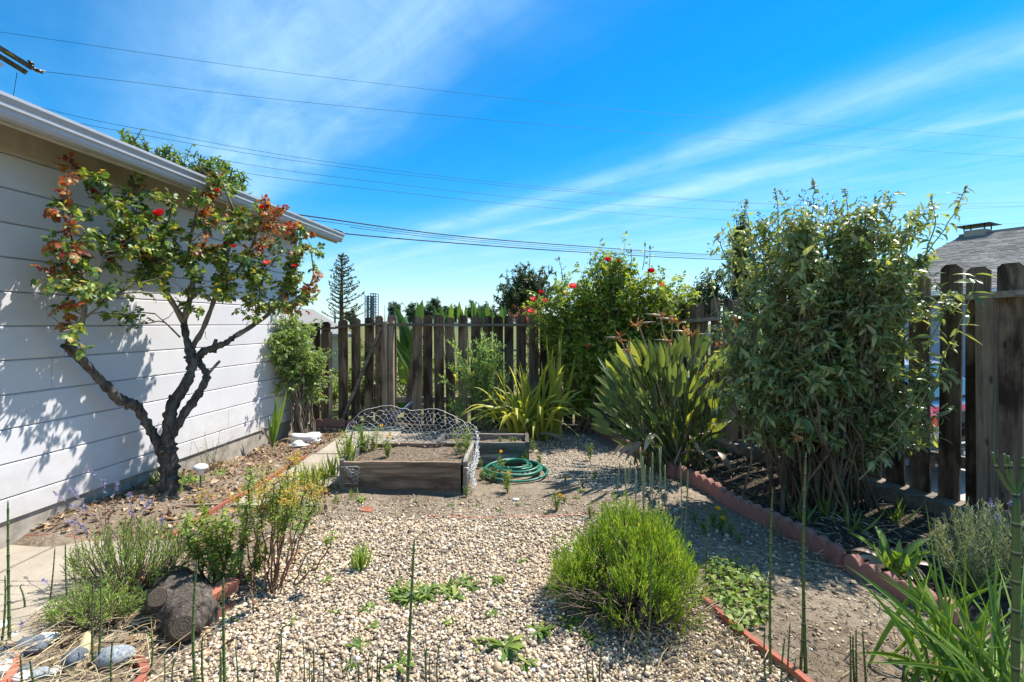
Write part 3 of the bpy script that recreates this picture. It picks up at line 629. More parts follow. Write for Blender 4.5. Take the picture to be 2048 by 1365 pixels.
def straws(poly, n, L, label, name='dry_straw'):
    q = scatter(poly, n); a = rng.normal(.5, 1.2, n); l = L * rng.lognormal(0, .35, n); w = .0022
    p = np.stack((q[:, 0], q[:, 1], gz(q[:, 0], q[:, 1]) + rng.uniform(.006, .05, n)), -1); d = np.stack((np.cos(a), np.sin(a), rng.normal(0, .14, n)), -1)
    s = np.stack((-np.sin(a), np.cos(a), np.zeros(n)), -1) * w; up_ = np.array((0, 0, w * 1.4)); m = p + d * l[:, None] * .5 + np.array((0, 0, 1)) * (l * rng.uniform(-.06, .16, n))[:, None]; e = p + d * l[:, None]
    V = np.stack((p - s, p + s, p + up_, m - s, m + s, m + up_, e - s * .4, e + s * .4, e + up_ * .4), 1)
    T = np.array([(0, 1, 4, 3), (1, 2, 5, 4), (2, 0, 3, 5), (3, 4, 7, 6), (4, 5, 8, 7), (5, 3, 6, 8)])
    return stuff(tag(link_mesh(name, V.reshape(-1, 3), (T[None] + (np.arange(n) * 9)[:, None, None]).reshape(-1, 4), M['straw']), label, 'straw'))
straws([(-2.5, 1.9), (-1.5, 1.9), (-1.45, 2.35), (-1.9, 2.6), (-2.4, 2.5)], 380, .13, 'dry straw and grass stalks tangled round the river stones')
straws([(.55, 2.0), (1.1, 2.0), (1.05, 2.5), (.7, 2.4)], 120, .10, 'dry grass stalks under the bright green mound')
straws([(1.2, 2.0), (2.2, 2.0), (2.0, 3.2), (1.2, 3.2)], 160, .07, 'dry stalks strewn over bare soil beside the scalloped edging')
straws([(1.9, 3.0), (3.2, 3.0), (2.6, 5.0), (1.7, 5.0)], 260, .10, 'dry stalks lying under the butterfly bush')

# ------------------------------------------------------------------ house on the left
wa = unit(np.array((WALL_K, 1, 0))); wnrm = np.array((wa[1], -wa[0], 0)); UPV = np.array((0, 0, 1.0))
def HW(s, o, z): return np.array((WALL_X0, 0, 0)) + wa * s + wnrm * o + UPV * z
S0, S1 = -5.0, 6.64
house = thing('house', 'white timber-clad house with pale gutter and open eaves behind the rose tree', 'house', HW(1, -4, 0))
def hsweep(name, poly, s0, s1, m, parent=None, smooth=False):
    return MB().prism(poly, HW(s0, 0, 0), HW(s1, 0, 0), wnrm, UPV).build(name, m, parent or house, smooth)
hsweep('foundation', [(-8, -.3), (.0, -.3), (.0, .21), (-8, .21)], S0 + .02, S1 - .02, M['foundation'])
hsweep('wall', [(-7.9, .212), (-.004, .212), (-.004, 2.75), (-7.9, 2.75)], S0 + .03, S1 - .03, M['eave_paint'])
zl = [.205] + [.357 + .2257 * k for k in range(12)]
for i in range(len(zl) - 1):
    z0, z1 = zl[i], min(zl[i + 1], 2.86)
    cuts = [S0, S1]
    if i in (4, 5, 1, 9): cuts = [S0, [3.46, 3.55, 5.3, 4.8][(4, 5, 1, 9).index(i)], S1]
    elif i % 2: cuts = [S0, 1.2 + .7 * (i % 3), S1]
    for a, b in zip(cuts[:-1], cuts[1:]):
        pr = [(0, z0 + .002), (.012, z0 + .002), (.021, z0 + .008), (.0215, z1 - .010), (.012, z1 - .002), (0, z1 - .002)]
        hsweep('plank', pr, a + .0015, b - .0015, M['siding'])
MB().box(HW(S1 + .012, .012, 1.53), (.05, .022, 2.65), rotz(-math.atan(WALL_K))).build('corner_board', M['siding'], house)
slope = 1 / 3.0
def roofz(o): return 2.80 - (o - .44) * slope
hsweep('soffit', [(.42, roofz(.42) - .055), (-4.2, roofz(-4.2) - .055), (-4.2, roofz(-4.2) - .03), (.42, roofz(.42) - .03)], S0 - .4, S1 + .42, M['eave_paint'])
hsweep('fascia', [(.405, 2.655), (.425, 2.655), (.425, 2.775), (.405, 2.775)], S0 - .4, S1 + .40, M['eave_paint'])
hsweep('frieze_board', [(.022, 2.62), (.044, 2.62), (.044, 2.84), (.022, 2.84)], S0, S1, M['eave_paint'])
for k in range(15):                                   # open rafter tails
    s = -4.3 + k * .805
    zt = lambda o: roofz(o) - .058
    MB().prism([(.046, zt(.046) - .095), (.403, zt(.403) - .095), (.403, zt(.403)), (.046, zt(.046))], HW(s, 0, 0), HW(s + .04, 0, 0), wnrm, UPV).build('rafter_tail', M['eave_paint'], house)
gut = hsweep('gutter', [(.428, 2.672), (.488, 2.672), (.503, 2.690), (.507, 2.712), (.520, 2.722), (.523, 2.744), (.541, 2.772), (.543, 2.790), (.534, 2.790), (.530, 2.772), (.510, 2.744), (.500, 2.722), (.485, 2.684), (.434, 2.684), (.434, 2.783), (.428, 2.783)], S0 - .4, S1 + .40, M['gutter'])
hsweep('drip_edge', [(.415, 2.792), (.500, 2.792), (.500, 2.800), (.415, 2.800)], S0 - .4, S1 + .41, M['drip'])
# roof courses as steps, two slopes
st = []
for k in range(32):
    o0, o1 = .48 - k * .145, .48 - (k + 1) * .145
    st += [(o0, roofz(o0) + .012 + .012), (o1, roofz(o1) + .012)]
st += [(-4.2, roofz(-4.2)), (-8.7, roofz(.48) - .02), (-8.7, roofz(.48) - .05), (-4.2, roofz(-4.2) - .028), (.48, roofz(.48) + .002)]
hsweep('roof', st, S0 - .42, S1 + .44, M['shingle_dark'])
MB().prism([(0, 2.72), (-4.2, roofz(-4.2) - .06), (-7.9, 2.72)], HW(S1 - .04, 0, 0), HW(S1 - .005, 0, 0), wnrm, UPV).build('gable_wall', M['siding'], house)
for k in range(16):                                    # ragged shingle ends on the gable edge
    o = .42 - k * .13
    MB().box(HW(S1 + .44 + rng.uniform(.0, .03), o, roofz(o) + .035 + rng.uniform(0, .012)), (.12, .09, .012), roty(.32) @ rotz(rng.normal(0, .06))).build('shingle', M['shingle_dark'], house)

# ------------------------------------------------------------------ fences
def picket_mesh(h, w=.14, t=.019, ear=.030, bow=0.0):
    """dog-eared board standing on z=0"""
    n = 4; V = []; F = []
    zs = [0, h * .33, h * .66, h - ear]
    for z in zs:
        bx = bow * math.sin(z / h * 3.1)
        V += [(-w / 2 + bx, -t / 2, z), (w / 2 + bx, -t / 2, z), (w / 2 + bx, t / 2, z), (-w / 2 + bx, t / 2, z)]
    V += [(-w / 2 + ear, -t / 2, h), (w / 2 - ear, -t / 2, h), (w / 2 - ear, t / 2, h), (-w / 2 + ear, t / 2, h)]
    for i in range(4):
        a = i * 4
        for j in range(4): F.append((a + j, a + (j + 1) % 4, a + 4 + (j + 1) % 4, a + 4 + j))
    F += [(3, 2, 1, 0), (16, 17, 18, 19)]
    return np_mesh('picket', np.array(V), F, M['fence'])
PK = [picket_mesh(1.66, w, .019, e, b) for w, e, b in ((.141, .032, .003), (.138, .035, -.004), (.144, .030, .0), (.140, .033, .004))]
bf = thing('back_fence', 'weathered brown picket fence with dog-eared boards closing the back of the garden', 'fence', (0, BACK_Y, 0))
def pk(px, Y=BACK_Y, top=632, lean=0.0, wsc=1.0, bot=0.0):
    x = (px - 1024) / F_PX * Y; zt = CAM_H - (top - HOR) / F_PX * Y; h = zt - bot
    return place('picket', PK[rng.integers(0, 4)], bf, (x, Y + rng.normal(0, .004), bot), (rng.normal(0, .01), lean + rng.normal(0, .006), rng.normal(0, .03)), (wsc, 1, h / 1.66))
for px in (833, 857, 879, 902, 926, 951, 975, 998, 1019, 1043, 1067, 1090, 1113, 1136, 1159, 1182, 1205, 1228, 1251, 1272): pk(px, top=632 + rng.normal(0, 1))
pk(784, top=631, wsc=.95)
pk(816, top=689, lean=.10, bot=.02)                    # the loose board beside the leaf gap
place('post', np_mesh('post', *(lambda m: (m.verts(), m.f))(MB().box((0, 0, .77), (.07, .08, 1.54), None, .003)), M['post']), bf, (P(783, 0, BACK_Y - .07)[0], BACK_Y - .075, 0))
MB().prism([(-.045, -.02), (.045, -.02), (.045, .02), (-.045, .02)], P(778, 650, BACK_Y - .07), P(1284, 651, BACK_Y - .07), (0, 1, 0), (0, 0, 1)).build('rail', M['rail'], bf)
MB().prism([(-.02, -.045), (.02, -.045), (.02, .045), (-.02, .045)], P(790, 800, BACK_Y + .035), P(1284, 800, BACK_Y + .035), (0, 1, 0), (0, 0, 1)).build('rail', M['rail'], bf)
gate = thing('picket_gate', 'old picket gate with a diagonal brace beside the house corner', 'gate', (-2.3, BACK_Y, 0))
for px, tp in ((608, 648), (630, 646), (652, 644), (687, 640), (712, 637), (737, 635), (758, 632)):
    x = (px - 1024) / F_PX * BACK_Y; zt = CAM_H - (tp - HOR) / F_PX * BACK_Y
    place('picket', PK[rng.integers(0, 4)], gate, (x, BACK_Y, .03), (0, rng.normal(0, .008), rng.normal(0, .02)), (.98 if px != 758 else .8, 1, (zt - .03) / 1.66))
MB().prism([(-.045, -.018), (.045, -.018), (.045, .018), (-.045, .018)], P(672, 655.5, BACK_Y - .06), P(771, 646, BACK_Y - .06), (0, 1, 0), (0, 0, 1)).build('rail', M['rail'], gate)
MB().prism([(-.04, -.015), (.04, -.015), (.04, .015), (-.04, .015)], P(600, 660, BACK_Y - .06), P(670, 656.5, BACK_Y - .06), (0, 1, 0), (0, 0, 1)).build('rail', M['rail'], gate)
MB().prism([(-.03, -.022), (.03, -.022), (.03, .022), (-.03, .022)], P(684, 843, BACK_Y - .05), P(763, 655, BACK_Y - .05), (0, 1, 0), (.93, 0, -.39)).build('brace', M['rail'], gate)
MB().box((P(771, 0, BACK_Y - .07)[0], BACK_Y - .07, .77), (.075, .06, 1.50), None, .002).build('stile', M['post'], gate)
MB().box((P(660, 0, BACK_Y - .07)[0], BACK_Y - .055, .70), (.04, .04, 1.36), None, .002).build('stile', M['post'], gate)

rf = thing('right_fence', 'dark weathered picket fence on a timber kerb behind the butterfly bush', 'fence', (FEN_A + FEN_B * 4.5, 4.5, 0))
fdir = np.array((FEN_B, 1.0, 0)); fdir /= np.linalg.norm(fdir); fang = math.atan2(fdir[1], fdir[0])
def FP(Y, o=0.0, z=0.0): return np.array((FEN_A + FEN_B * Y + FEN_N[0] * o, Y + FEN_N[1] * o, z))
def rail_z(Y): return 1.545 + .145 * (float(np.clip(6.2 - Y, -1, 4)) / 2.5)
PR = [picket_mesh(2.0, w, .02, e, b) for w, e, b in ((.142, .028, .004), (.136, .034, -.005), (.144, .026, .006))]
Yc = 2.549; k = 0
while Yc < 7.1:
    h = rail_z(Yc) + .24 + rng.normal(0, .03) + .34 * 0
    if Yc < 3.62: h = rail_z(Yc) + .22
    place('picket', PR[k % 3], rf, FP(Yc, .015, -.02 - .3 * 0), (rng.normal(0, .006), rng.normal(0, .008), fang + rng.normal(0, .02)), (1, 1, (h + .02) / 2.0))
    Yc += .171 * (1 + (rng.normal(0, .02) if Yc > 3.7 else 0)); k += 1
def rail_seg(y0, y1, dz=0.0, o=-.03, sec=(.10, .045), m='rail', name='rail'):
    a, b = FP(y0, o, rail_z(y0) + dz), FP(y1, o, rail_z(y1) + dz); w, h = sec[0] / 2, sec[1] / 2
    return MB().prism([(-w, -h), (w, -h), (w, h), (-w, h)], a, b, (FEN_N[0], FEN_N[1], 0), (0, 0, 1)).build(name, M[m], rf)
rail_seg(2.6, 3.62, .0); rail_seg(3.625, 5.4); rail_seg(5.405, 7.12)
for y0, y1 in ((2.6, 5.0), (5.0, 7.12)): rail_seg(y0, y1, -1.25, .05, (.035, .09))
for Y in (3.50, 5.65):
    MB().box(FP(Y, -.05, rail_z(Y) / 2 - .03), (.09, .09, rail_z(Y) + .01), rotz(fang), .003).build('post', M['post'], rf)
for y0, y1 in ((2.5, 4.3), (4.31, 6.9)):                # timber kerb that holds the bed above the driveway
    MB().prism([(-.17, -.45), (.045, -.45), (.045, .150), (-.17, .140)], FP(y0, .01, 0), FP(y1, .01, 0), (FEN_N[0], FEN_N[1], 0), (0, 0, 1)).build('kerb_timber', M['sleeper'], rf)

# ------------------------------------------------------------------ neighbour's house on the right
nd = unit(np.array((-.525, 1, 0))); nn_ = np.array((nd[1], -nd[0], 0))        # along the eave, and away from us
NC = np.array((19.15, 0, 0))
def NH(s, o, z): return NC + nd * s + nn_ * o + UPV * z
s_at = lambda Y: Y / nd[1]
sA, sB = s_at(8.0), s_at(15.6)
nh = thing('neighbour_house', 'pale blue house with a grey shingled roof beyond the right-hand fence', 'house', NH((sA + sB) / 2, 5, -.5))
MB().prism([(.6, -.6), (13, -.6), (13, 2.36), (.6, 2.36)], NH(sA + .3, 0, 0), NH(sB - .4, 0, 0), nn_, UPV).build('wall', M['stucco_blue'], nh)
MB().prism([(-.03, 2.30), (.03, 2.30), (.03, 2.42), (-.03, 2.42)], NH(sA, 0, 0), NH(sB, 0, 0), nn_, UPV).build('fascia', M['trim_white'], nh)
MB().prism([(-.02, 2.40), (7.64, 4.93), (15.3, 2.40), (15.3, 2.36), (7.64, 4.86), (-.02, 2.36)], NH(sA - .02, 0, 0), NH(sB + .02, 0, 0), nn_, UPV).build('roof', M['shingle_dark'], nh)
V = []; F = []; nrow = 48; slen = math.hypot(7.64, 2.53); su = np.array((7.64, 2.53)) / slen
for r in range(nrow):
    s = sA + (r % 2) * .15; a0 = slen * r / nrow; a1 = slen * (r + 1.25) / nrow
    while s < sB - .1:
        w = rng.choice((.25, .33, .42)); e = min(s + w, sB); th = rng.uniform(.030, .042)
        q = []
        for (aa, hh) in ((a0, .004), (a0, th), (a1, .012), (a1, .0)):
            for ss in (s + .004, e - .004):
                o = su[0] * aa - su[1] * hh; z = 2.405 + su[1] * aa + su[0] * hh; q.append(NH(ss, o, z))
        b = len(V); V += q; F += [(b, b + 1, b + 3, b + 2), (b + 2, b + 3, b + 5, b + 4), (b, b + 2, b + 4), (b + 1, b + 5, b + 3)]; s = e
stuff(link_mesh('shingles', np.array(V), F, M['roof_grey'], nh))
MB().tube([NH(sA, 7.64, 4.97), NH(sB, 7.64, 4.97)], .07, 6).build('ridge_cap', M['roof_grey'], nh)
ridge_s = lambda u: 0
cc = P(1955, 472, 18.7); 
ch = MB(); ch.box((cc[0], cc[1], 4.86), (.62, .62, .5), rotz(.48)); ch.build('chimney', M['stucco_tan'], nh)
for dx in (-.30, .30):
    for dy in (-.30, .30):
        o = rotz(.48) @ np.array((dx, dy, 0)); MB().box((cc[0] + o[0], cc[1] + o[1], 5.20), (.035, .035, .17), rotz(.48)).build('cap_leg', M['black_metal'], nh)
mb = MB(); R4 = rotz(.48); b4 = [R4 @ np.array((x, y, 0)) * .53 + np.array((cc[0], cc[1], 5.275)) for x, y in ((-1, -1), (1, -1), (1, 1), (-1, 1))]
mb.add(b4 + [p + np.array((0, 0, .02)) for p in b4] + [np.array((cc[0], cc[1], 5.37))], [(3, 2, 1, 0), (0, 1, 5, 4), (1, 2, 6, 5), (2, 3, 7, 6), (3, 0, 4, 7), (4, 5, 8), (5, 6, 8), (6, 7, 8), (7, 4, 8)])
mb.build('chimney_cap', M['black_metal'], nh)

# grey-roofed house seen over the gate
gh = thing('grey_roof_house', 'low house with a plain grey hipped roof peeping over the picket gate', 'house', (-8.5, 23, -.7))
C1, C2, C3, C4 = P(706, 668, 20), P(250, 668, 20), P(690, 662, 29), P(330, 662, 29)
for q in (C1, C2, C3, C4): q[2] = 1.08
A_, B_ = P(612, 618, 23.5), P(400, 618, 24.5); B_[2] = A_[2]; A_[1] = B_[1] = 24.3
mb = MB(); dn = np.array((0, 0, -.14)); top = [C1, C2, C4, C3, A_, B_]
mb.add(top + [q + dn for q in (C1, C2, C4, C3)], [(0, 4, 5, 1), (0, 3, 4), (3, 2, 5, 4), (1, 5, 2), (6, 7, 8, 9), (0, 1, 7, 6), (1, 2, 8, 7), (2, 3, 9, 8), (3, 0, 6, 9)])
mb.build('roof', M['roof_grey'], gh)
cc4 = (C1 + C2 + C3 + C4) / 4; mb = MB(); bs = [cc4 + (q - cc4) * .93 for q in (C1, C2, C4, C3)]
mb.add([(q[0], q[1], -.8) for q in bs] + [(q[0], q[1], .935) for q in bs], [(3, 2, 1, 0), (4, 5, 6, 7), (0, 1, 5, 4), (1, 2, 6, 5), (2, 3, 7, 6), (3, 0, 4, 7)]); mb.build('wall', M['stucco_tan'], gh)

# ------------------------------------------------------------------ parked car beyond the right-hand fence
car = thing('parked_car', 'silver hatchback parked nose away, its rear seen through the right fence', 'car', (5.42, 5.80, -.43))
cx, cy, cz = 5.42, 5.80, -.43
prof = [(0.06, .30), (0.0, .42), (-.02, .70), (.04, .92), (.13, 1.02), (.55, 1.40), (1.0, 1.47), (2.1, 1.46), (2.95, 1.04), (3.9, .92), (4.12, .70), (4.15, .36), (3.9, .25), (.3, .25)]
mb = MB(); rings = []
for xs, sh in ((-.86, .04), (-.80, 0), (-.45, -.02), (0, -.025), (.45, -.02), (.80, 0), (.86, .04)):
    rr = []
    for (py, pz) in prof:
        inw = max(0, pz - .95) * .32; xx = xs * (1 - inw)
        yb = py + (sh * 1.2 if py < 1 else -sh * 1.2); rr.append((cx + xx, cy + yb, cz + pz))
    rings.append(rr)
k = len(prof); F = []
for i in range(6):
    for j in range(k): F.append((i * k + j, i * k + (j + 1) % k, (i + 1) * k + (j + 1) % k, (i + 1) * k + j))
F += [tuple(range(k)), tuple(range(6 * k, 7 * k))[::-1]]
mb.add([p for r in rings for p in r], F); mb.build('body', M['car_paint'], car, True)
def car_panel(name, m, x0, x1, pts, parent=None, thick=.012):
    mb = MB(); a = np.array([(cx + x0, cy + y, cz + z) for y, z in pts]); b = np.array([(cx + x1, cy + y, cz + z) for y, z in pts])
    mid = (a + b) / 2 + np.array((0, -.02, 0)); V = np.vstack((a, mid, b)); n = len(pts); F = []
    for r in (0, 1):
        for i in range(n - 1): F.append((r * n + i, r * n + i + 1, (r + 1) * n + i + 1, (r + 1) * n + i))
    V2 = V + np.array((0, .03, 0)); F2 = [tuple(q + len(V) for q in f[::-1]) for f in F]
    mb.add(np.vstack((V, V2)), F + F2); return mb.build(name, M[m], parent or car)
car_panel('rear_window', 'car_glass', -.58, .58, [(.085, 1.06), (.50, 1.40)])
car_panel('lamp_strip', 'tail_red', -.78, .78, [(.02, .955), (.0, .905)])
for s in (-1, 1): car_panel('tail_light', 'tail_red', s * .56, s * .84, [(.035, .985), (-.015, .86), (-.03, .74)])
car_panel('tailgate_panel', 'car_dark', -.55, .55, [(-.005, .895), (-.055, .52)])
lp = MB().box((cx, cy - .095, cz + .685), (.305, .012, .152)).build('license_plate', M['plate'], car)
mb = MB()
for (x0, z0, x1, z1) in ((-.165, .60, .165, .612), (-.165, .758, .165, .77), (-.165, .612, -.153, .758), (.153, .612, .165, .758)): mb.box((cx + (x0 + x1) / 2, cy - .10, cz + (z0 + z1) / 2), (x1 - x0, .016, z1 - z0))
mb.build('plate_frame', M['car_dark'], lp)
def letters(txt, size, loc, m, parent, name):
    cu = bpy.data.curves.new('lettering', 'FONT'); cu.body = txt; cu.size = size; cu.align_x = 'CENTER'; cu.align_y = 'CENTER'; cu.extrude = .002
    t = bpy.data.objects.new('tmp', cu); COL.objects.link(t); me = bpy.data.meshes.new_from_object(t.evaluated_get(bpy.context.evaluated_depsgraph_get()))
    bpy.data.objects.remove(t); me.materials.clear(); me.materials.append(m)
    return place(name, me, parent, loc, (math.radians(90), 0, 0))
letters('FM', .105, (cx + .004, cy - .104, cz + .685), M['plate_ink'], lp, 'lettering')
mb = MB()                                              # emblem: slanted H in a rounded frame
for (x0, z0, x1, z1, lean) in ((-.05, -.032, -.036, .032, .012), (.036, -.032, .05, .032, -.012), (-.03, -.006, .03, .006, 0)):
    V = [(x0, z0), (x1, z0), (x1 - lean, z1), (x0 - lean, z1)]
    mb.add([(cx + x, cy - .078, cz + .852 + z) for x, z in V] + [(cx + x, cy - .066, cz + .852 + z) for x, z in V], [(0, 1, 2, 3), (7, 6, 5, 4), (0, 4, 5, 1), (1, 5, 6, 2), (2, 6, 7, 3), (3, 7, 4, 0)])
an = np.linspace(0, 2 * math.pi, 25); mb.tube([(cx + .072 * np.sign(math.cos(a)) * abs(math.cos(a)) ** .5, cy - .07, cz + .852 + .046 * np.sign(math.sin(a)) * abs(math.sin(a)) ** .5) for a in an], .005, 5, False)
mb.build('emblem', M['chrome'], car)
MB().box((cx, cy - .09, cz + .548), (.52, .02, .022)).build('trim_strip', M['chrome'], car)
MB().box((cx, cy - .06, cz + .41), (1.56, .10, .17), None).build('bumper', M['car_dark'], car)
MB().box((cx, cy - .118, cz + .435), (.5, .014, .045)).build('reflector_strip', M['plate'], car)
for s in (-1, 1):
    car_panel('side_window', 'car_glass', s * .862, s * .862, [(.7, 1.05), (.9, 1.36)])
    for wy in (.72, 3.30):
        w = MB().lathe([(.20, -.09), (.29, -.10), (.315, -.07), (.315, .07), (.29, .10), (.20, .09)], (cx + s * .80, cy + wy, cz + .315), 20, roty(math.pi / 2)).build('wheel', M['tyre'], car, True)
        MB().lathe([(.02, -.08), (.19, -.095), (.20, .095), (.02, .08)], (cx + s * .80, cy + wy, cz + .315), 20, roty(math.pi / 2)).build('rim', M['chrome'], w)

car.rotation_euler = (0, 0, math.radians(21.5))

# ------------------------------------------------------------------ refinery far off
def far_tower():
    D = 420.0; k = D / F_PX
    x0, x1 = (730 - 1024) * k, (751 - 1024) * k; zt = CAM_H + (648 - 590) * k; zt2 = CAM_H + (648 - 587) * k
    t = thing('refinery_tower', 'bluish steel lattice tower of a distant refinery', 'tower', ((x0 + x1) / 2, D, -1))
    w = (x1 - x0); xs = [x0, x0 + w * .30, x0 + w * .52, x0 + w * .76, x1]
    for x in xs:
        for d in (0, 9):
            top = zt2 if x > x0 + w * .5 else zt; MB().box((x, D + d, (top - 1) / 2), (.55, .55, top + 1)).build('column', M['steel'], t)
    z = 2.0
    while z < zt2:
        xb = x0 if z < zt else x0 + w * .5
        MB().box(((xb + x1) / 2, D + 4.5, z), (x1 - xb, 9.4, .42)).build('deck', M['steel'], t); z += 2.35
    z = 2.0; i = 0
    while z < zt - 2:
        for a, b in ((0, 1), (2, 3), (3, 4)): MB().tube([(xs[a if i % 2 else b], D - .3, z), (xs[b if i % 2 else a], D - .3, z + 2.35)], .14, 4).build('brace', M['steel'], t)
        z += 2.35; i += 1
    for fx, r, top in ((.14, 1.1, .97), (.42, .8, .86), (.63, 1.3, .95)):
        MB().lathe([(r, -1), (r, zt * top - .8), (r * .6, zt * top), (.1, zt * top + .2)], (x0 + w * fx, D + 4, 0), 12).build('vessel', M['steel'], t, True)
    MB().tube([(x0 + w * .62, D + 2, zt2), (x0 + w * .56, D + 2, zt2 + 2.6)], .12, 4).build('jib', M['steel'], t)
    for px, top, r, lab in ((776, 604, 1.5, 'slim pale stack of the refinery next to a round tree'), (783, 608, 1.2, 'short grey column of the refinery beside the slim stack'), (766, 611, .25, 'thin mast standing left of the refinery stack'), (665, 618, .8, 'low refinery vent seen left of the tall sparse conifer')):
        x = (px - 1024) * k; z = CAM_H + (648 - top) * k
        s = thing('refinery_stack', lab, 'stack', (x, D + 6, -1))
        MB().lathe([(r * 1.15, -1), (r * 1.15, z * .45), (r * .85, z * .5), (r * .85, z), (r * .7, z + .1)], (x, D + 6, 0), 12).build('shaft', M['steel'], s, True)
        if r > .5: MB().lathe([(r * 1.5, z * .72), (r * 1.5, z * .76)], (x, D + 6, 0), 12).build('platform', M['steel'], s)
far_tower()

# ------------------------------------------------------------------ utility pole and overhead lines
D = 11.0; A1, A2 = P(-150, 8, D), P(66, 141, D + .8)
pole_x = P(-330, 400, D)[0]
up_ = thing('utility_pole', 'timber utility pole whose double crossarm shows above the gutter', 'utility pole', (pole_x, D, -.5))
MB().tube([(pole_x, D - .3, -.6), (pole_x, D - .3, 12.5)], [.16, .11], 12).build('pole', M['pole'], up_, True)
ax = unit(A2 - A1); perp = unit(np.cross(ax, UPV)); upx = np.cross(perp, ax)
A0 = A1 - ax * 2.4
def arm(a, b, o, name='crossarm'): return MB().prism([(-.045, -.055), (.045, -.055), (.045, .055), (-.045, .055)], a + o, b + o, perp, upx).build(name, M['pole'], up_)
arm(A0, A2, perp * .10 + upx * .02); arm(A0, A2 - ax * .12, -perp * .10 - upx * .12)
MB().prism([(-.047, .05), (.047, .05), (.047, .062), (-.047, .062)], P(12, 112, D + .55) + perp * .10, P(30, 122, D + .62) + perp * .10, perp, upx).build('moss_patch', M['yellow_tag'], up_)
for q, r in ((P(70, 140, D + .82), .085), (P(79, 143, D + .85), .085), (P(62, 126, D + .75), .08), (P(64, 133, D + .75), .06)):
    d = ax if q[2] < 7.28 else upx
    MB().tube([q - d * .035, q - d * .01, q + d * .02, q + d * .04], [.03, r, r * .8, .02], 12).build('insulator', M['porcelain'], up_, True)
MB().tube([A2 - ax * .05 + perp * .1, P(92, 144, D + .95)], .02, 6).build('dead_end_clamp', M['grey_metal'], up_)
MB().tube([P(-60, 170, D), P(6, 128, D + .4)], .03, 5).build('arm_brace', M['grey_metal'], up_)
mb = MB(); mb.tube(bend(P(34, 146, D + .6), P(14, 240, D + .4), (.05, 0, 0), 8), .008, 4); mb.build('down_wire', M['cable'], up_)
def wire(pts, r, label, grp='overhead lines crossing the sky'):
    """pts: (px,py,depth) stations joined by a smooth sagging curve"""
    w = np.array([P(*p) for p in pts]); mb = MB(); mb.tube(smooth_path(w, 8), r, 5)
    return tag(mb.build('overhead_line', M['cable'], None, True), label, 'cable', grp)
wire([(-120, 46, 13), (0, 64.5, 13.6), (700, 161, 18), (1400, 234, 25), (2048, 277, 33), (2300, 290, 36)], .0055, 'topmost thin overhead line crossing the whole sky')
wire([(91, 144, 11.95), (700, 214, 17), (1400, 275, 24), (2048, 314, 32), (2300, 326, 35)], .0055, 'thin overhead line running off the crossarm insulators')
wire([(40, 205, 15), (255, 254, 16), (700, 330, 20), (1200, 384, 27), (1700, 412, 36), (2200, 400, 46)], .007, 'upper line of the close pair rising behind the gutter')
wire([(40, 222, 15.2), (255, 265, 16.2), (700, 337, 20.2), (1200, 388, 27.2), (1700, 414, 36.2), (2200, 411, 46)], .007, 'lower line of the close pair rising behind the gutter')
wire([(300, 297, 16), (700, 358, 20), (1200, 408, 28), (1700, 424, 38), (2200, 408, 48)], .007, 'thin line passing just below the close pair')
wire([(380, 330, 16), (700, 374, 19), (1200, 424, 27), (1700, 450, 37), (2200, 446, 47)], .007, 'lowest of the thin lines above the heavy cables')
wire([(560, 424, 14), (640, 436, 14.8), (900, 471, 18), (1150, 492, 22), (1430, 510, 28), (1750, 520, 36)], .020, 'upper heavy black cable running from behind the house eave')
wire([(680, 467, 15), (850, 482, 17.5), (1150, 504, 22), (1430, 519, 28), (1750, 526, 36)], .020, 'lower heavy black cable starting at the gutter end')
wire([(620, 440, 14.7), (900, 475, 18.1), (1150, 496, 22.1), (1430, 513, 28.1), (1750, 522, 36)], .009, 'thin line hugging the upper heavy cable')
wire([(900, 478, 18.2), (700, 455, 15.6), (1150, 499, 22.2), (1430, 515, 28.2), (1750, 523, 36)][1:2] + [(900, 479, 18.2), (1150, 500, 22.2), (1430, 515.5, 28.2), (1750, 523.5, 36)], .009, 'thin line midway between the two heavy cables')
# ------------------------------------------------------------------ plant builders
def ribbon(path, width, nrm, fold=.15, thick=None):
    """leaf blade swept along a path: three vertices across, folded at the midrib"""
    path = np.asarray(path, float); n = len(path); T = unit(np.gradient(path, axis=0)); nrm = np.broadcast_to(np.asarray(nrm, float), (n, 3))
    S = unit(np.cross(T, nrm)); N = np.cross(S, T); w = np.asarray(width, float)[:, None] / 2
    V = np.stack((path - S * w + N * w * fold * 2, path, path + S * w + N * w * fold * 2), 1).reshape(-1, 3); F = []
    for i in range(n - 1):
        a = i * 3; F += [(a, a + 1, a + 4, a + 3), (a + 1, a + 2, a + 5, a + 4)]
    return V, F
def bloom(c, r, m, parent, face=(0, -.5, .8), name='flower', layers=3):
    """rose bloom: rings of cupped petals"""
    c = np.asarray(c, float); f = unit(np.asarray(face, float)); a = unit(np.cross(f, (0.3, .2, .9))); b = np.cross(f, a); Lf = Leaves(*[leaf_t(3, .95, .62, .22, -k, .25) for k in (.5, .8, .3)])
    for ly in range(layers):
        n = 5 + (ly == 0); op = (1.15, .75, .35)[ly]
        for i in range(n):
            an = 6.283 * i / n + ly * .6 + rng.normal(0, .12); rad = a * math.cos(an) + b * math.sin(an)
            Lf.add(c + rad * r * .06, rad * op + f * (1.1 - op * .55), f * .8 - rad * .6 + rng.normal(0, .1, 3), r * (1.15 - .12 * ly))
    return Lf.build(name, m, parent)
RL = [leaf_t(3, .72, .5, .12, c, .04) for c in (.25, .5, -.1)]
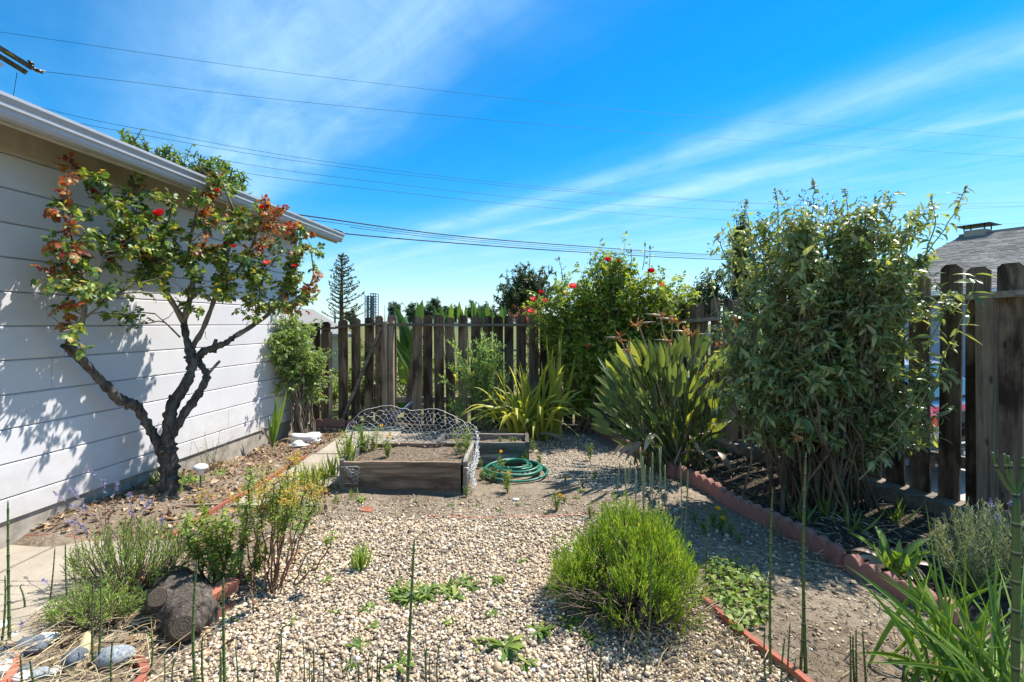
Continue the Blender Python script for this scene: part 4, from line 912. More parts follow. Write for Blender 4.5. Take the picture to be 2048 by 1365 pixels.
def rose_leaf(L, p, d, size):
    """compound leaf of five leaflets on a short stalk"""
    d = unit(d); up_ = unit(np.array((0, 0, 1)) + rng.normal(0, .5, 3)); s = unit(np.cross(d, up_)); n = np.cross(s, d)
    st = size * 1.1
    for t, sd in ((.35, 1), (.35, -1), (.75, 1), (.75, -1), (1.0, 0)):
        q = p + d * st * t; dd = d * (.45 if sd else 1) + s * sd * .9 + np.array((0, 0, -.25)); L.add(q, dd, n + rng.normal(0, .25, 3), size * rng.uniform(.75, 1.15) * (1.1 if sd == 0 else .92))
def rose_twig(L, path, n, size, t0=.25):
    t = np.linspace(t0, 1, n); p, T = along(path, t)
    for i in range(n):
        r = unit(np.cross(T[i], rng.normal(0, 1, 3))); rose_leaf(L, p[i], r * .9 + T[i] * .6 + np.array((0, 0, -.1)), size)

# ------------------------------------------------------------------ rose tree against the wall
rt = thing('rose_tree', 'gnarled old rose tree with dark forked trunk trained against the white wall', 'rose tree', P(335, 1003, 4.1))
def limb(pts, rad, name, m, n=7, lump=.10, sides=14, thin=.70):
    w = smooth_path(np.array([P(a, b, c) for a, b, c in pts]), n); r = np.interp(np.linspace(0, 1, len(w)), np.linspace(0, 1, len(rad)), rad)
    r = r * thin * (1 + .13 * np.sin(np.arange(len(r)) * 1.9 + rng.uniform(0, 6)) + rng.normal(0, .06, len(r)))
    mb = MB(); mb.tube(w, r, sides, True, lump)
    return w, mb
segs = [([(322, 1030, 4.02), (338, 985, 4.08), (338, 950, 4.1), (336, 905, 4.1), (336, 885, 4.1)], [.155, .105, .098, .095, .08]),
        ([(332, 925, 4.1), (312, 880, 4.05), (292, 845, 4.0), (272, 812, 3.92), (240, 800, 3.82), (205, 765, 3.7), (165, 722, 3.55), (141, 697, 3.42), (143, 672, 3.40)], [.052, .050, .047, .05, .056, .044, .040, .045, .030]),
        ([(336, 905, 4.1), (339, 850, 4.1), (345, 812, 4.12), (373, 765, 4.16), (383, 735, 4.18), (378, 700, 4.2), (370, 660, 4.2), (368, 640, 4.2)], [.072, .072, .066, .06, .052, .040, .038, .034]),
        ([(342, 872, 4.1), (366, 832, 4.13), (395, 790, 4.2), (413, 755, 4.25), (404, 733, 4.27), (388, 712, 4.27), (384, 692, 4.28)], [.05, .05, .047, .042, .036, .036, .032]),
        ([(388, 735, 4.2), (402, 708, 4.22), (425, 697, 4.26), (452, 686, 4.32), (470, 672, 4.36)], [.030, .046, .040, .036, .028])]
tb_axis = []; tb = MB()
for pts, rad in segs:
    w, mb = limb(pts, rad, 'trunk', None); tb.add(mb.verts(), mb.f); tb_axis.append(w)
tb_axis = np.vstack(tb_axis)
for px, py, Y, dx, dz, r in ((300, 800, 3.98, -.01, .06, .022), (405, 795, 4.2, .05, .03, .016), (350, 800, 4.1, -.05, .03, .018), (430, 700, 4.25, .02, .07, .020), (145, 700, 3.42, -.05, .02, .022), (215, 775, 3.72, .02, .05, .014), (372, 985, 4.06, .05, .03, .045), (395, 690, 4.22, .0, .06, .018), (360, 725, 4.16, -.05, .03, .015), (258, 815, 3.86, -.02, -.05, .016), (360, 1000, 4.02, .05, -.01, .05), (315, 1010, 4.0, -.06, -.02, .05)):
    q = P(px, py, Y); q = tb_axis[np.argmin(np.linalg.norm(tb_axis - q, axis=1))]; tb.tube([q - np.array((dx, 0, dz)) * .6, q + np.array((dx, -.01, dz)) * .5, q + np.array((dx, -.015, dz))], [r * 1.25, r, r * .8], 9, True, .14)     # knots and sawn stubs
tb.build('trunk', M['rose_bark'], rt, True)
canes = MB(); skel = []
cl = [([(143, 676, 3.40), (165, 640, 3.4), (168, 590, 3.38), (160, 520, 3.33), (140, 470, 3.28), (122, 415, 3.25)], [.024, .018, .013, .010, .007, .004]),
      ([(168, 600, 3.38), (195, 560, 3.42), (210, 505, 3.45)], [.012, .009, .005]), ([(165, 640, 3.4), (205, 610, 3.45), (228, 590, 3.5)], [.010, .006, .003]),
      ([(368, 645, 4.2), (335, 590, 4.1), (275, 505, 3.85), (235, 440, 3.66), (200, 385, 3.5), (160, 345, 3.4)], [.030, .020, .017, .013, .010, .006]),
      ([(275, 505, 3.85), (268, 440, 3.8), (262, 380, 3.74)], [.012, .010, .005]), ([(300, 545, 3.95), (330, 470, 3.95), (345, 410, 3.9)], [.013, .010, .006]),
      ([(368, 642, 4.2), (385, 570, 4.18), (378, 500, 4.12), (395, 420, 4.05), (405, 385, 4.02)], [.026, .018, .014, .010, .006]),
      ([(384, 694, 4.28), (405, 660, 4.3), (432, 590, 4.36), (452, 520, 4.4), (470, 440, 4.38), (450, 380, 4.3), (438, 340, 4.28)], [.026, .022, .019, .014, .011, .008, .005]),
      ([(432, 590, 4.36), (490, 520, 4.5), (520, 450, 4.52), (530, 415, 4.5)], [.014, .012, .009, .005]),
      ([(468, 674, 4.36), (505, 652, 4.46), (545, 620, 4.6), (580, 560, 4.72), (600, 490, 4.76), (600, 450, 4.74)], [.024, .021, .017, .014, .010, .005]),
      ([(545, 620, 4.6), (590, 600, 4.75), (625, 560, 4.85), (622, 500, 4.86)], [.012, .010, .008, .004]), ([(413, 752, 4.25), (440, 722, 4.3)], [.014, .010]), ([(360, 675, 4.18), (335, 650, 4.1), (310, 628, 4.0)], [.008, .006, .003]),
      ([(505, 652, 4.46), (520, 590, 4.5), (510, 540, 4.5)], [.010, .008, .005])]
for pts, rad in cl:
    w, mb = limb(pts, rad, 'c', None, 5, .03, 7, 1.0); canes.add(mb.verts(), mb.f); skel.append(w)
skelp = np.vstack(skel)
LO, LY = Leaves(*RL), Leaves(*RL)
CL = [(122, 425, 26, 4, .9), (118, 475, 30, 4, .35), (155, 515, 36, 6, .1), (112, 555, 34, 5, .3), (170, 565, 38, 6, .05), (135, 600, 32, 4, .5), (190, 480, 26, 3, .0), (88, 525, 22, 3, 1.0),
      (150, 340, 26, 3, 1.0), (182, 362, 24, 3, .8), (205, 405, 26, 4, .8), (240, 440, 28, 4, .3), (255, 378, 30, 4, .45), (275, 415, 34, 6, .1), (238, 478, 34, 5, .25), (292, 472, 38, 6, .05), (302, 522, 38, 6, 0), (258, 545, 32, 4, 0),
      (340, 420, 38, 6, .25), (350, 470, 40, 7, .1), (362, 530, 38, 7, 0), (325, 565, 30, 4, 0), (400, 398, 36, 5, .8), (432, 410, 32, 5, .75), (418, 468, 40, 7, .3), (452, 520, 40, 7, 0), (402, 560, 34, 5, 0), (482, 450, 40, 7, .35),
      (505, 425, 32, 5, .7), (545, 425, 32, 5, .85), (520, 490, 40, 7, .25), (482, 570, 36, 6, 0), (540, 555, 42, 7, .1), (565, 490, 40, 7, .4), (592, 462, 32, 5, .7), (612, 520, 34, 6, .5), (600, 572, 38, 6, .15), (568, 612, 32, 5, .05),
      (445, 365, 26, 3, .6), (437, 338, 14, 2, .5), (620, 600, 26, 3, .5), (255, 635, 24, 3, 0), (385, 610, 28, 3, 0), (500, 610, 34, 4, 0), (215, 585, 24, 2, .0), (640, 560, 18, 2, .8), (135, 655, 16, 2, .6), (170, 690, 14, 1, 0)]
CL += [(px + dx, py + dy, 32, 5, .1) for px, py, dx, dy in ((300, 470, 12, 22), (350, 500, -15, 5), (410, 520, 5, -10), (460, 480, 10, 20), (520, 520, -5, 10), (560, 540, 12, -14), (480, 530, -10, 14), (270, 500, 0, 0), (330, 500, 0, 0), (580, 580, 0, 0), (540, 600, 0, 0), (440, 580, 0, 0))]
for (px, py, rp, nt, yf) in CL:
    Yd = float(np.interp(px, [70, 140, 200, 335, 480, 640], [3.12, 3.3, 3.52, 4.0, 4.42, 4.85])); r = rp / F_PX * Yd
    for t in range(nt):
        c = P(px + rng.uniform(-1, 1) * rp * .9, py + rng.uniform(-1, 1) * rp * .9, Yd + rng.uniform(-.30, .14))
        lim = WALL_X0 + WALL_K * c[1] + .10
        if c[0] < lim: c = c * (1, 1, 1); c[0] = lim + rng.uniform(0, .1)
        d = np.linalg.norm(skelp - c, axis=1) + np.maximum(0, skelp[:, 2] - c[2]) * .8; j = skelp[np.argmin(d + rng.uniform(0, .08, len(d)))]
        w = bend(j, c, (0, 0, rng.uniform(-.03, .06)), 6, .008); canes.tube(w, np.linspace(.0055, .0022, 6), 4, False)
        isy = rng.uniform() < yf * .8; rose_twig(LY if isy else LO, w, int(rng.integers(6, 9)), .042 * rng.uniform(.85, 1.15), .25)
for k in range(26):                                   # bare twigs inside the crown
    j = skelp[rng.integers(0, len(skelp))]; c = j + rng.normal(0, .10, 3) + np.array((.02, 0, .08)); canes.tube(bend(j, c, (0, 0, .02), 5, .008), np.linspace(.004, .0015, 5), 4, False)
stuff(canes.build('branches', M['cane'], rt, True))
stuff(LO.build('crown', M['rose_leaf'], rt)); yl = stuff(LY.build('young_leaves', M['rose_young'], rt)); yl['label'] = 'reddish orange young leaves at the shoot tips'
for px, py, r, m in ((320, 433, .052, 'petal_red'), (535, 531, .045, 'petal_pink'), (436, 385, .035, 'petal_red'), (524, 418, .030, 'petal_red'), (468, 496, .028, 'petal_red'), (590, 535, .03, 'petal_red')):
    Yd = float(np.interp(px, [70, 140, 200, 335, 480, 640], [3.12, 3.3, 3.52, 4.0, 4.42, 4.85])) - .22; bloom(P(px, py, Yd), r, M[m], rt)

# ------------------------------------------------------------------ general shrub and tree builder
TIPS = {}
def bush(name, label, cat, base, blobs, stems, twigs, leaves, size, tmpl, mleaf, mstem, group=None, r0=.02, spread=.12, lean=.1, clamp=None, names=('stems', 'crown'), leafkw=None, twigL=.25, rose=False, trunk=None, t0=.3, subt=.35):
    """stems rise from the base into the blobs (centre, radii, weight); twigs branch from them and carry the leaves"""
    base = np.asarray(base, float); root = thing(name, label, cat, base, group); L = Leaves(*tmpl); mb = MB(); leafkw = leafkw or {}; tipl = []
    wts = np.array([b[2] for b in blobs], float); wts /= wts.sum()
    start = base
    if trunk is not None:
        tp = smooth_path(np.array(trunk['pts']), 5); tm = MB(); tm.tube(tp, np.interp(np.linspace(0, 1, len(tp)), np.linspace(0, 1, len(trunk['rad'])), trunk['rad']), 10, True, .04); tm.build('trunk', M[mstem], root, True); start = tp[-1]
    for s in range(stems):
        c, rd, _ = blobs[rng.choice(len(blobs), p=wts)]
        v = rnd_dir(1)[0] * rng.uniform(.25, 1) ** .5; tip = np.asarray(c, float) + v * np.asarray(rd, float)
        if clamp is not None: tip = clamp(tip)
        b0 = start + np.array((*rng.normal(0, spread, 2), 0)) if trunk is None else start + rng.normal(0, .02, 3)
        hor = tip - b0; w = bend(b0, tip, (-hor[0] * lean, -hor[1] * lean, np.linalg.norm(hor[:2]) * lean), 9, .012 * np.linalg.norm(hor)); mb.tube(w, np.linspace(r0, r0 * .22, 9), 5, False)
        for k in range(twigs):
            p, T = along(w, rng.uniform(subt, 1.0)); p, T = p[0], T[0]
            e = p + unit(T * .7 + rng.normal(0, .7, 3) + np.array((0, 0, .15))) * twigL * rng.uniform(.5, 1.3)
            if clamp is not None: e = clamp(e)
            tipl.append(e)
            tw = bend(p, e, (0, 0, rng.uniform(-.1, .15) * twigL), 5, .01 * twigL); mb.tube(tw, np.linspace(max(r0 * .22, .0015), max(r0 * .08, .0008), 5), 3, False)
            if rose: rose_twig(L, tw, leaves, size, .15)
            else: leafy(L, tw, leaves, size, t0=.1, **leafkw)
    TIPS[name] = tipl
    stuff(mb.build(names[0], M[mstem], root, True)); stuff(L.build(names[1], M[mleaf], root)); return root

LAN = [leaf_t(4, .27, .38, .16, c, .03, w) for c, w in ((.35, .0), (.7, .015), (1.1, .0), (.1, .02))]
OV = [leaf_t(2, .6, .45, .15, c, .05) for c in (.2, .5)]
def keep_in(p):
    p = np.array(p, float); dmax = -.13
    fd = fence_dist(p[0], p[1])
    if fd > dmax: k_ = (FEN_A + dmax / FEN_N[0]) / (p[0] - FEN_B * p[1]); p = np.array((p[0] * k_, p[1] * k_, CAM_H + (p[2] - CAM_H) * k_))
    return p
Yb = 4.0
def BP(px, py, rx, rz, w, Y=Yb, ry=.5): return (P(px, py, Y), (rx / F_PX * Y, ry, rz / F_PX * Y), w)
bb = bush('butterfly_bush', 'tall grey-green butterfly bush leaning over the right-hand picket fence', 'bush', np.array((2.52, 3.95, .02)),
     [BP(1550, 545, 120, 120, 3.8), BP(1650, 475, 130, 70, 3.6), BP(1765, 485, 110, 78, 3.8, 3.70, .4), BP(1540, 480, 70, 55, 1.6), BP(1720, 560, 125, 115, 3.2), BP(1640, 690, 150, 120, 3.0), BP(1800, 650, 85, 130, 2.0, 3.6, .3), BP(1520, 760, 85, 90, 1.6), BP(1750, 790, 110, 85, 1.8, 3.7, .3), BP(1600, 810, 100, 60, 1.2), BP(1480, 620, 62, 100, 1.8)],
     150, 12, 13, .072, LAN, 'buddleia', 'stem_brown', None, .011, .13, .10, keep_in, leafkw=dict(out=.85, fwd=.6, droop=.22, nj=.6, sj=.4, opposite=True), twigL=.20, subt=.55)
# shoots that stand clear of the bush: (points, leaves)
L = Leaves(*LAN); LT = Leaves(*[leaf_t(3, .3, .5, .2, c, .05) for c in (1.2, 1.8, .9)]); mb = MB()
for pts, n, sz in (([(1560, 480, 4.0), (1556, 420, 4.0), (1552, 372, 4.0)], 12, .07), ([(1622, 460, 4.0), (1625, 400, 4.0), (1624, 366, 4.0)], 12, .07), ([(1690, 470, 4.0), (1694, 410, 4.0), (1692, 368, 4.0)], 14, .075), ([(1735, 480, 3.9), (1745, 430, 3.9), (1742, 390, 3.9)], 10, .07),
                   ([(1782, 500, 3.8), (1778, 440, 3.8), (1782, 392, 3.8)], 14, .07), ([(1800, 560, 3.7), (1850, 500, 3.6), (1890, 430, 3.55), (1918, 376, 3.5)], 24, .085), ([(1850, 520, 3.6), (1880, 450, 3.55), (1870, 385, 3.55)], 14, .07), ([(1470, 560, 4.1), (1440, 490, 4.1), (1428, 470, 4.1)], 9, .08), ([(1440, 640, 4.1), (1420, 560, 4.1), (1412, 545, 4.1)], 9, .08),
                   ([(1510, 490, 4.1), (1500, 430, 4.1), (1497, 405, 4.1)], 9, .08), ([(1800, 880, 3.5), (1862, 770, 3.4), (1905, 680, 3.33), (1950, 600, 3.27), (1962, 545, 3.24)], 20, .115), ([(1850, 700, 3.45), (1880, 640, 3.4), (1900, 590, 3.38)], 12, .10), ([(1780, 860, 3.5), (1850, 790, 3.4), (1905, 740, 3.33)], 12, .11), ([(1720, 960, 3.5), (1790, 900, 3.4), (1840, 870, 3.35)], 12, .09)):
    w = smooth_path(np.array([P(*q) for q in pts]), 5); w = w + np.cumsum(rng.normal(0, .006, w.shape), 0); mb.tube(w, np.linspace(.006, .0018, len(w)), 5, False); leafy(L, w, int(n * 1.5), sz, t0=.1, out=.85, fwd=.5, droop=.45, nj=.5, opposite=True)
    if pts[-1][1] < 480:
        p, T = along(w, np.linspace(.75, 1, 16)); LT.add(p, rnd_dir(16) * .8 + T * .5 + np.array((0, 0, .2)), rnd_dir(16), rng.uniform(.02, .045, 16))
tp_ = np.array(TIPS['butterfly_bush']); tp_ = tp_[np.argsort(-tp_[:, 2])][:170]
for p in tp_[::2]:                                     # dry flower spikes on the highest twigs
    n = 10; LT.add(p + rng.normal(0, .02, (n, 3)) + np.linspace(0, .08, n)[:, None] * np.array((0, 0, 1)), rnd_dir(n), rnd_dir(n), rng.uniform(.02, .042, n))
stuff(mb.build('long_shoots', M['pale_stem'], bb, True)); stuff(L.build('shoot_leaves', M['buddleia'], bb)); stuff(LT.build('dry_flower_spikes', M['buddleia_tip'], bb))
mb = MB()                                              # bare lower stems
for k in range(26):
    b0 = np.array((2.5 + rng.normal(0, .22), 3.85 + rng.normal(0, .16), .0)); t = b0 + np.array((rng.normal(0, .35), rng.normal(0, .2), rng.uniform(.6, 1.1))); mb.tube(bend(b0, keep_in(t), rng.normal(0, .05, 3), 7, .012), np.linspace(rng.uniform(.010, .02), .006, 7), 6, False)
stuff(mb.build('lower_stems', M['stem_brown'], bb, True))
for px, py in ((1862, 858), (1593, 873)):
    p = P(px, py, 3.45); Lf = Leaves(*LAN); Lf.add(np.repeat(p[None], 12, 0), rnd_dir(12) + np.array((0, 0, -.8)), rnd_dir(12), rng.uniform(.03, .07, 12)); Lf.build('withered_flower', M['spent_flower'], bb)

# small rose by the gate
LS = [leaf_t(2, .6, .5, .14, c, .05) for c in (.2, .5)]
def Y2(px, py, rx, rz, w, Y, ry): return (P(px, py, Y), (rx / F_PX * Y, ry, rz / F_PX * Y), w)
def off_wall(p):
    p = np.array(p, float); lim = WALL_X0 + WALL_K * p[1] + .08
    if p[0] < lim and p[1] < 6.75: p[0] = lim + .02
    return p
bush('rose_bush', 'small pale-leaved rose bush growing at the house corner by the gate', 'rose bush', P(606, 858, 6.45) * (1, 1, 0), [Y2(600, 690, 70, 55, 3, 6.4, .35), Y2(555, 690, 50, 55, 1.2, 6.15, .2), Y2(630, 735, 40, 50, 1.2, 6.5, .25), Y2(570, 650, 40, 25, 1, 6.3, .2)], 36, 10, 6, .042, LS, 'rose2_leaf', 'cane', None, .012, .07, .12, off_wall, rose=True, twigL=.22, subt=.5)
# large climbing rose on the back fence
cr = bush('climbing_rose', 'big yellow-green climbing rose with pink and red blooms over the back fence', 'rose bush', np.array((1.35, 6.85, 0)),
     [Y2(1180, 600, 95, 70, 3, 6.85, .35), Y2(1270, 600, 95, 75, 3, 6.75, .4), Y2(1110, 640, 62, 60, 2.2, 7.0, .25), Y2(1345, 610, 60, 55, 1.6, 6.5, .3), Y2(1230, 700, 120, 60, 2.4, 6.7, .3), Y2(1200, 790, 70, 60, 1.2, 6.7, .25), Y2(1250, 545, 60, 40, 1.2, 6.75, .3), Y2(1140, 580, 50, 40, 1.3, 6.9, .25)],
     190, 11, 6, .054, LS, 'rose_leaf_light', 'cane', None, .014, .2, .10, None, rose=True, twigL=.26, subt=.4)
L = Leaves(*LS); mb = MB()
for px, py, tx, ty in ((1285, 540, 1290, 492), (1260, 540, 1262, 505), (1185, 560, 1180, 528), (1125, 560, 1118, 520), (1195, 560, 1190, 522), (1295, 560, 1300, 498)):
    w = bend(P(px, py, 6.6), P(tx, ty, 6.6), (.02, 0, 0), 6); mb.tube(w, np.linspace(.006, .003, 6), 5, False); rose_twig(L, w, 4, .042)
    mb.tube([P(tx, ty + 1, 6.6), P(tx, ty - 3, 6.6), P(tx, ty - 8, 6.6)], [.008, .013, .003], 6)
stuff(mb.build('tall_shoots', M['green_stem'], cr, True)); stuff(L.build('shoot_leaves', M['rose_leaf_light'], cr))
for px, py, r, m in ((1146, 578, .075, 'petal_pink'), (1131, 588, .04, 'petal_yellow'), (1082, 587, .045, 'petal_red'), (1067, 603, .062, 'petal_pink'), (1090, 606, .055, 'petal_pink'), (1062, 626, .055, 'petal_pink'), (1069, 629, .05, 'petal_yellow'), (1215, 523, .055, 'petal_red'), (1302, 546, .058, 'petal_red'), (1237, 525, .03, 'petal_red'), (1323, 573, .04, 'petal_pink'), (1175, 695, .04, 'petal_pink')):
    bloom(P(px, py, 6.45 if px > 1100 else 6.72), r, M[m], cr)

# ------------------------------------------------------------------ bird of paradise clump and the giant ones behind the fence
def paddle_leaf(parent, base, tip, bl, wd, nrm, sag, m, name='leaf', pr=.008, split=0):
    path = bend(base, tip, sag, 16); lens = np.concatenate(([0], np.cumsum(np.linalg.norm(np.diff(path, axis=0), axis=1)))); tot = lens[-1]; k = int(np.argmax(lens > tot - bl)); k = min(max(k, 3), 12)
    mb = MB(); mb.tube(path[:k + 1], np.linspace(pr, pr * .55, k + 1), 5, False)
    pb = path[k:]; t = np.linspace(0, 1, len(pb)); wv = wd * np.maximum(np.sin(np.pi * np.clip(t * .93 + .07, 0, 1) ** .8) ** .7, .03); wv[-1] = wd * .04
    V, F = ribbon(pb, wv, nrm, rng.uniform(.10, .28)); V = V + rng.normal(0, wd * .012, V.shape); mb.add(V, F); return mb.build(name, M[m], parent, True)
sb = np.array((1.66, 5.02, .03))
bp = thing('bird_of_paradise', 'dense bird of paradise clump with upright paddle leaves and spent flowers', 'plant', sb)
for k in range(185):
    u = rng.uniform(0, 1); px = 1180 + 290 * u ** 1.1 + rng.normal(0, 10); hi = np.interp(u, [0, .12, .3, .55, .8, 1], [765, 705, 672, 668, 650, 665]); lo = np.interp(u, [0, .15, .35, .6, 1], [860, 875, 890, 905, 890])
    py = hi + (lo - hi) * rng.uniform(0, 1) ** 1.3; Yt = 5.0 + rng.normal(0, .28) - (py - 650) / 900.0
    tip = keep_in(P(px, py, Yt)); b0 = sb + np.array((rng.normal(0, .15), rng.normal(0, .13), 0)); b0[0] += (u - .5) * .25
    lean = tip - b0; paddle_leaf(bp, b0, tip, rng.uniform(.22, .36), rng.uniform(.05, .085), unit(np.array((rng.normal(-.15, .5), -.75, .55))), (-lean[0] * .16, -lean[1] * .16, .04), 'paddle')
for k in range(14):
    a = rng.uniform(0, 6.28); b0 = sb + np.array((rng.normal(0, .12), rng.normal(0, .12), 0)); tip = b0 + np.array((math.cos(a) * .5, -abs(math.sin(a)) * .45, rng.uniform(.05, .35))); d = paddle_leaf(bp, b0, tip, .25, .06, (0, -.5, .8), (0, 0, rng.uniform(.3, .6)), 'dead', 'dead_leaf')
for px, py in ((1277, 648), (1345, 640), (1262, 703), (1372, 665), (1338, 683), (1386, 672), (1448, 655), (1410, 745), (1440, 690), (1320, 632), (1240, 678), (1470, 640)):
    p = keep_in(P(px, py, 5.0 + rng.normal(0, .12))); st = MB(); st.tube(bend(sb + np.array((rng.normal(0, .1), rng.normal(0, .1), .1)), p, (0, 0, .05), 8), np.linspace(.010, .006, 8), 5, False)
    side = 1 if rng.uniform() < .7 else -1; st.tube([p, p + np.array((side * .07, -.01, .012)), p + np.array((side * .17, -.02, .02))], [.014, .012, .002], 6); f = st.build('flower_stalk', M['dead'], bp, True)
    Lf = Leaves(*[leaf_t(2, .16, .4, .3, c, .05) for c in (.3, 1.2, -.4)]); n = 16; d = rnd_dir(n) * (.9, .9, .8) + np.array((-.1 * side, 0, .25)); Lf.add(np.repeat(p[None], n, 0) + rng.normal(0, .015, (n, 3)), d, rnd_dir(n), rng.uniform(.05, .11, n)); Lf.build('spent_bloom', M['spent_flower'], f)
gb = np.array((-1.55, 8.0, -.05))
gp = thing('giant_bird_of_paradise', 'giant bird of paradise pushing broad leaves through the back fence gap', 'plant', gb)
for (px, py, Y, bl, wd) in ((787, 610, 7.55, .75, .17), (778, 660, 7.5, .6, .15), (800, 640, 7.6, .7, .16), (822, 655, 7.6, .7, .15), (845, 600, 7.75, .7, .16), (800, 700, 7.5, .6, .16), (738, 740, 7.42, .55, .15), (722, 750, 7.45, .5, .15), (745, 705, 7.45, .45, .13), (815, 740, 7.4, .7, .16), (835, 690, 7.5, .65, .15), (825, 790, 7.45, .6, .16), (790, 690, 7.45, .6, .14), (775, 800, 7.5, .5, .13), (860, 680, 7.6, .6, .14), (735, 690, 7.6, .5, .13)):
    tip = P(px, py, Y); b0 = gb + np.array((rng.normal(.05, .12), rng.normal(-.2, .1), 0)); lean = tip - b0; paddle_leaf(gp, b0, tip, bl, wd, unit(np.array((rng.normal(.3, .3), -.8, .5))), (-lean[0] * .2, 0, .08), 'paddle_big', pr=.014)
paddle_leaf(gp, P(800, 825, 7.5), P(776, 748, 7.05), .38, .09, (0, -.6, .8), (.05, 0, .05), 'paddle_big')
paddle_leaf(gp, P(740, 800, 7.5), P(728, 752, 7.06), .40, .12, (.3, -.6, .7), (.02, 0, .05), 'paddle_big')
g2 = np.array((-.45, 8.2, -.05)); gp2 = thing('giant_bird_of_paradise', 'row of upright paddle leaves showing just above the back fence pickets', 'plant', g2)
for px, py in ((884, 609), (903, 606), (893, 622), (919, 603), (932, 610), (946, 607), (957, 615), (966, 612), (1003, 613), (944, 600), (835, 605), (870, 618), (925, 618), (975, 606), (1010, 608), (985, 622)):
    tip = P(px + rng.normal(0, 2), py, 8.1); b0 = np.array((tip[0] * .75 + g2[0] * .25 + rng.normal(0, .1), 8.15, -.05)); paddle_leaf(gp2, b0, tip, rng.uniform(.35, .55), rng.uniform(.09, .14), unit(np.array((rng.normal(0, .6), -.7, .5))), (rng.normal(0, .05), 0, .03), 'paddle_big', pr=.012)

# ------------------------------------------------------------------ strap-leaved clump, soft shrub
def strap_leaf(parent, base, tip, wd, sag, m, n=10, nrm=(0, -.4, .9), name='leaf', fold=.22):
    path = bend(base, tip, sag, n); t = np.linspace(0, 1, n); w = wd * np.clip(np.minimum(.55 + t * 1.5, (1 - t) * 3.0 + .04), .04, 1); V, F = ribbon(path, w, nrm, fold); return link_mesh(name, V, F, M[m], parent, True)
s0 = np.array((.17, 6.22, .02)); sp_ = thing('strap_leaf_plant', 'yellowing strap-leaved plant arching beside the soft green shrub', 'plant', s0)
for k in range(110):
    a = rng.uniform(-math.pi, math.pi); r = rng.uniform(.3, .8); h = rng.uniform(.25, 1.15) * (1.25 - r)
    if k % 3 == 0: r *= .6; h = rng.uniform(.75, 1.35)
    b0 = s0 + np.array((rng.normal(0, .07) + (.16 if k % 2 else -.08), rng.normal(0, .06), 0)); tip = b0 + np.array((math.cos(a) * r * 1.15, math.sin(a) * r * .6 - .1, h * .75)); tip[2] = max(tip[2], .03); tip[1] = min(tip[1], 7.12)
    strap_leaf(sp_, b0, tip, rng.uniform(.032, .05), (0, 0, r * .65), 'strap', nrm=(rng.normal(0, .3), -.3, .9))
for k in range(9): strap_leaf(sp_, s0 + np.array((.42 + rng.normal(0, .04), .1, 0)), P(1112 + rng.normal(0, 14), 655 + rng.uniform(0, 90), 6.25), .04, (rng.normal(0, .08), 0, .05), 'strap', nrm=(.2, -.9, .2))
for k in range(12): strap_leaf(sp_, s0 + rng.normal(0, .05, 3) * (1, 1, 0), s0 + np.array((rng.normal(0, .4), -.15 - rng.uniform(0, .25), .012)), .03, (0, 0, .18), 'dead', name='dead_leaf')
for px, py, bx in ((995, 690, 930), (905, 750, 915), (1165, 735, 1130), (1180, 800, 1150)): strap_leaf(sp_, P(bx, 780, 6.9), P(px, py, 6.7), .05, (0, 0, .15), 'strap', nrm=(0, -.5, .8))
root = thing('soft_shrub', 'upright soft light-green shrub against the back fence', 'shrub', np.array((-.42, 6.8, 0)))
L = Leaves(leaf_t(2, .34, .5, .2, .2, .06), leaf_t(2, .34, .5, .2, -.1, .06)); mb = MB()
for k in range(54):
    big = k < 44; px, py = (rng.normal(958, 26), rng.uniform(662, 760)) if big else (rng.normal(905, 10), rng.uniform(770, 815)); 
    if not big and k > 49: px = 1000 + rng.normal(0, 14); py = rng.uniform(690, 760)
    tip = P(px, py, 6.70 + rng.normal(0, .07)); b0 = np.array((-.38 + rng.normal(0, .08) - (.3 if not big and k <= 49 else 0), 6.80 + rng.normal(0, .05), 0)); w = bend(b0, tip, (rng.normal(0, .05), 0, .05), 10, .008); mb.tube(w, np.linspace(.006, .0025, 10), 4, False)
    leafy(L, w, 46 if big else 28, .045, t0=.42, out=.75, fwd=.75, droop=-.1, nj=.6)
    for j in range(3):
        p, T = along(w, rng.uniform(.5, .9)); e = p[0] + unit(T[0] + rng.normal(0, .5, 3)) * .16; leafy(L, np.array([p[0], (p[0] + e) / 2, e]), 16, .040, out=.75, fwd=.75, droop=-.1, nj=.6)
stuff(mb.build('stems', M['pale_stem'], root, True)); stuff(L.build('crown', M['soft_shrub'], root))

# ------------------------------------------------------------------ trees and shrubs beyond the fences
TL = [leaf_t(1, .6, .5, .2, .2, .5), leaf_t(1, .8, .5, .3, .5, .5)]
def tree(name, label, base, blobs, stems, twigs, leaves, size, ml, twigL, r0=.08, trunk_r=.2, group=None, trunk_h=.4, mstem='trunk'):
    base = np.asarray(base, float); c = np.mean([b[0] for b in blobs], axis=0); top = base + (c - base) * trunk_h
    return bush(name, label, 'tree', base, blobs, stems, twigs, leaves, size, TL, ml, mstem, group, r0, .0, .05, None, ('limbs', 'crown'), dict(nj=.9, out=.8, fwd=.5), twigL, False, dict(pts=[base, base + (top - base) * .5 + rng.normal(0, .05, 3), top], rad=[trunk_r, trunk_r * .8, trunk_r * .65]), subt=.5)
tree('oak_tree', 'dark round oak standing behind the climbing rose', np.array((P(1045, 640, 30)[0], 30, -.7)), [Y2(1048, 580, 55, 48, 3, 30, 1.7), Y2(1015, 600, 30, 28, 1, 30, 1.2), Y2(1085, 560, 35, 30, 1, 30, 1.2), Y2(1060, 545, 28, 14, .7, 30, 1)], 90, 8, 12, .17, 'oak', .6)
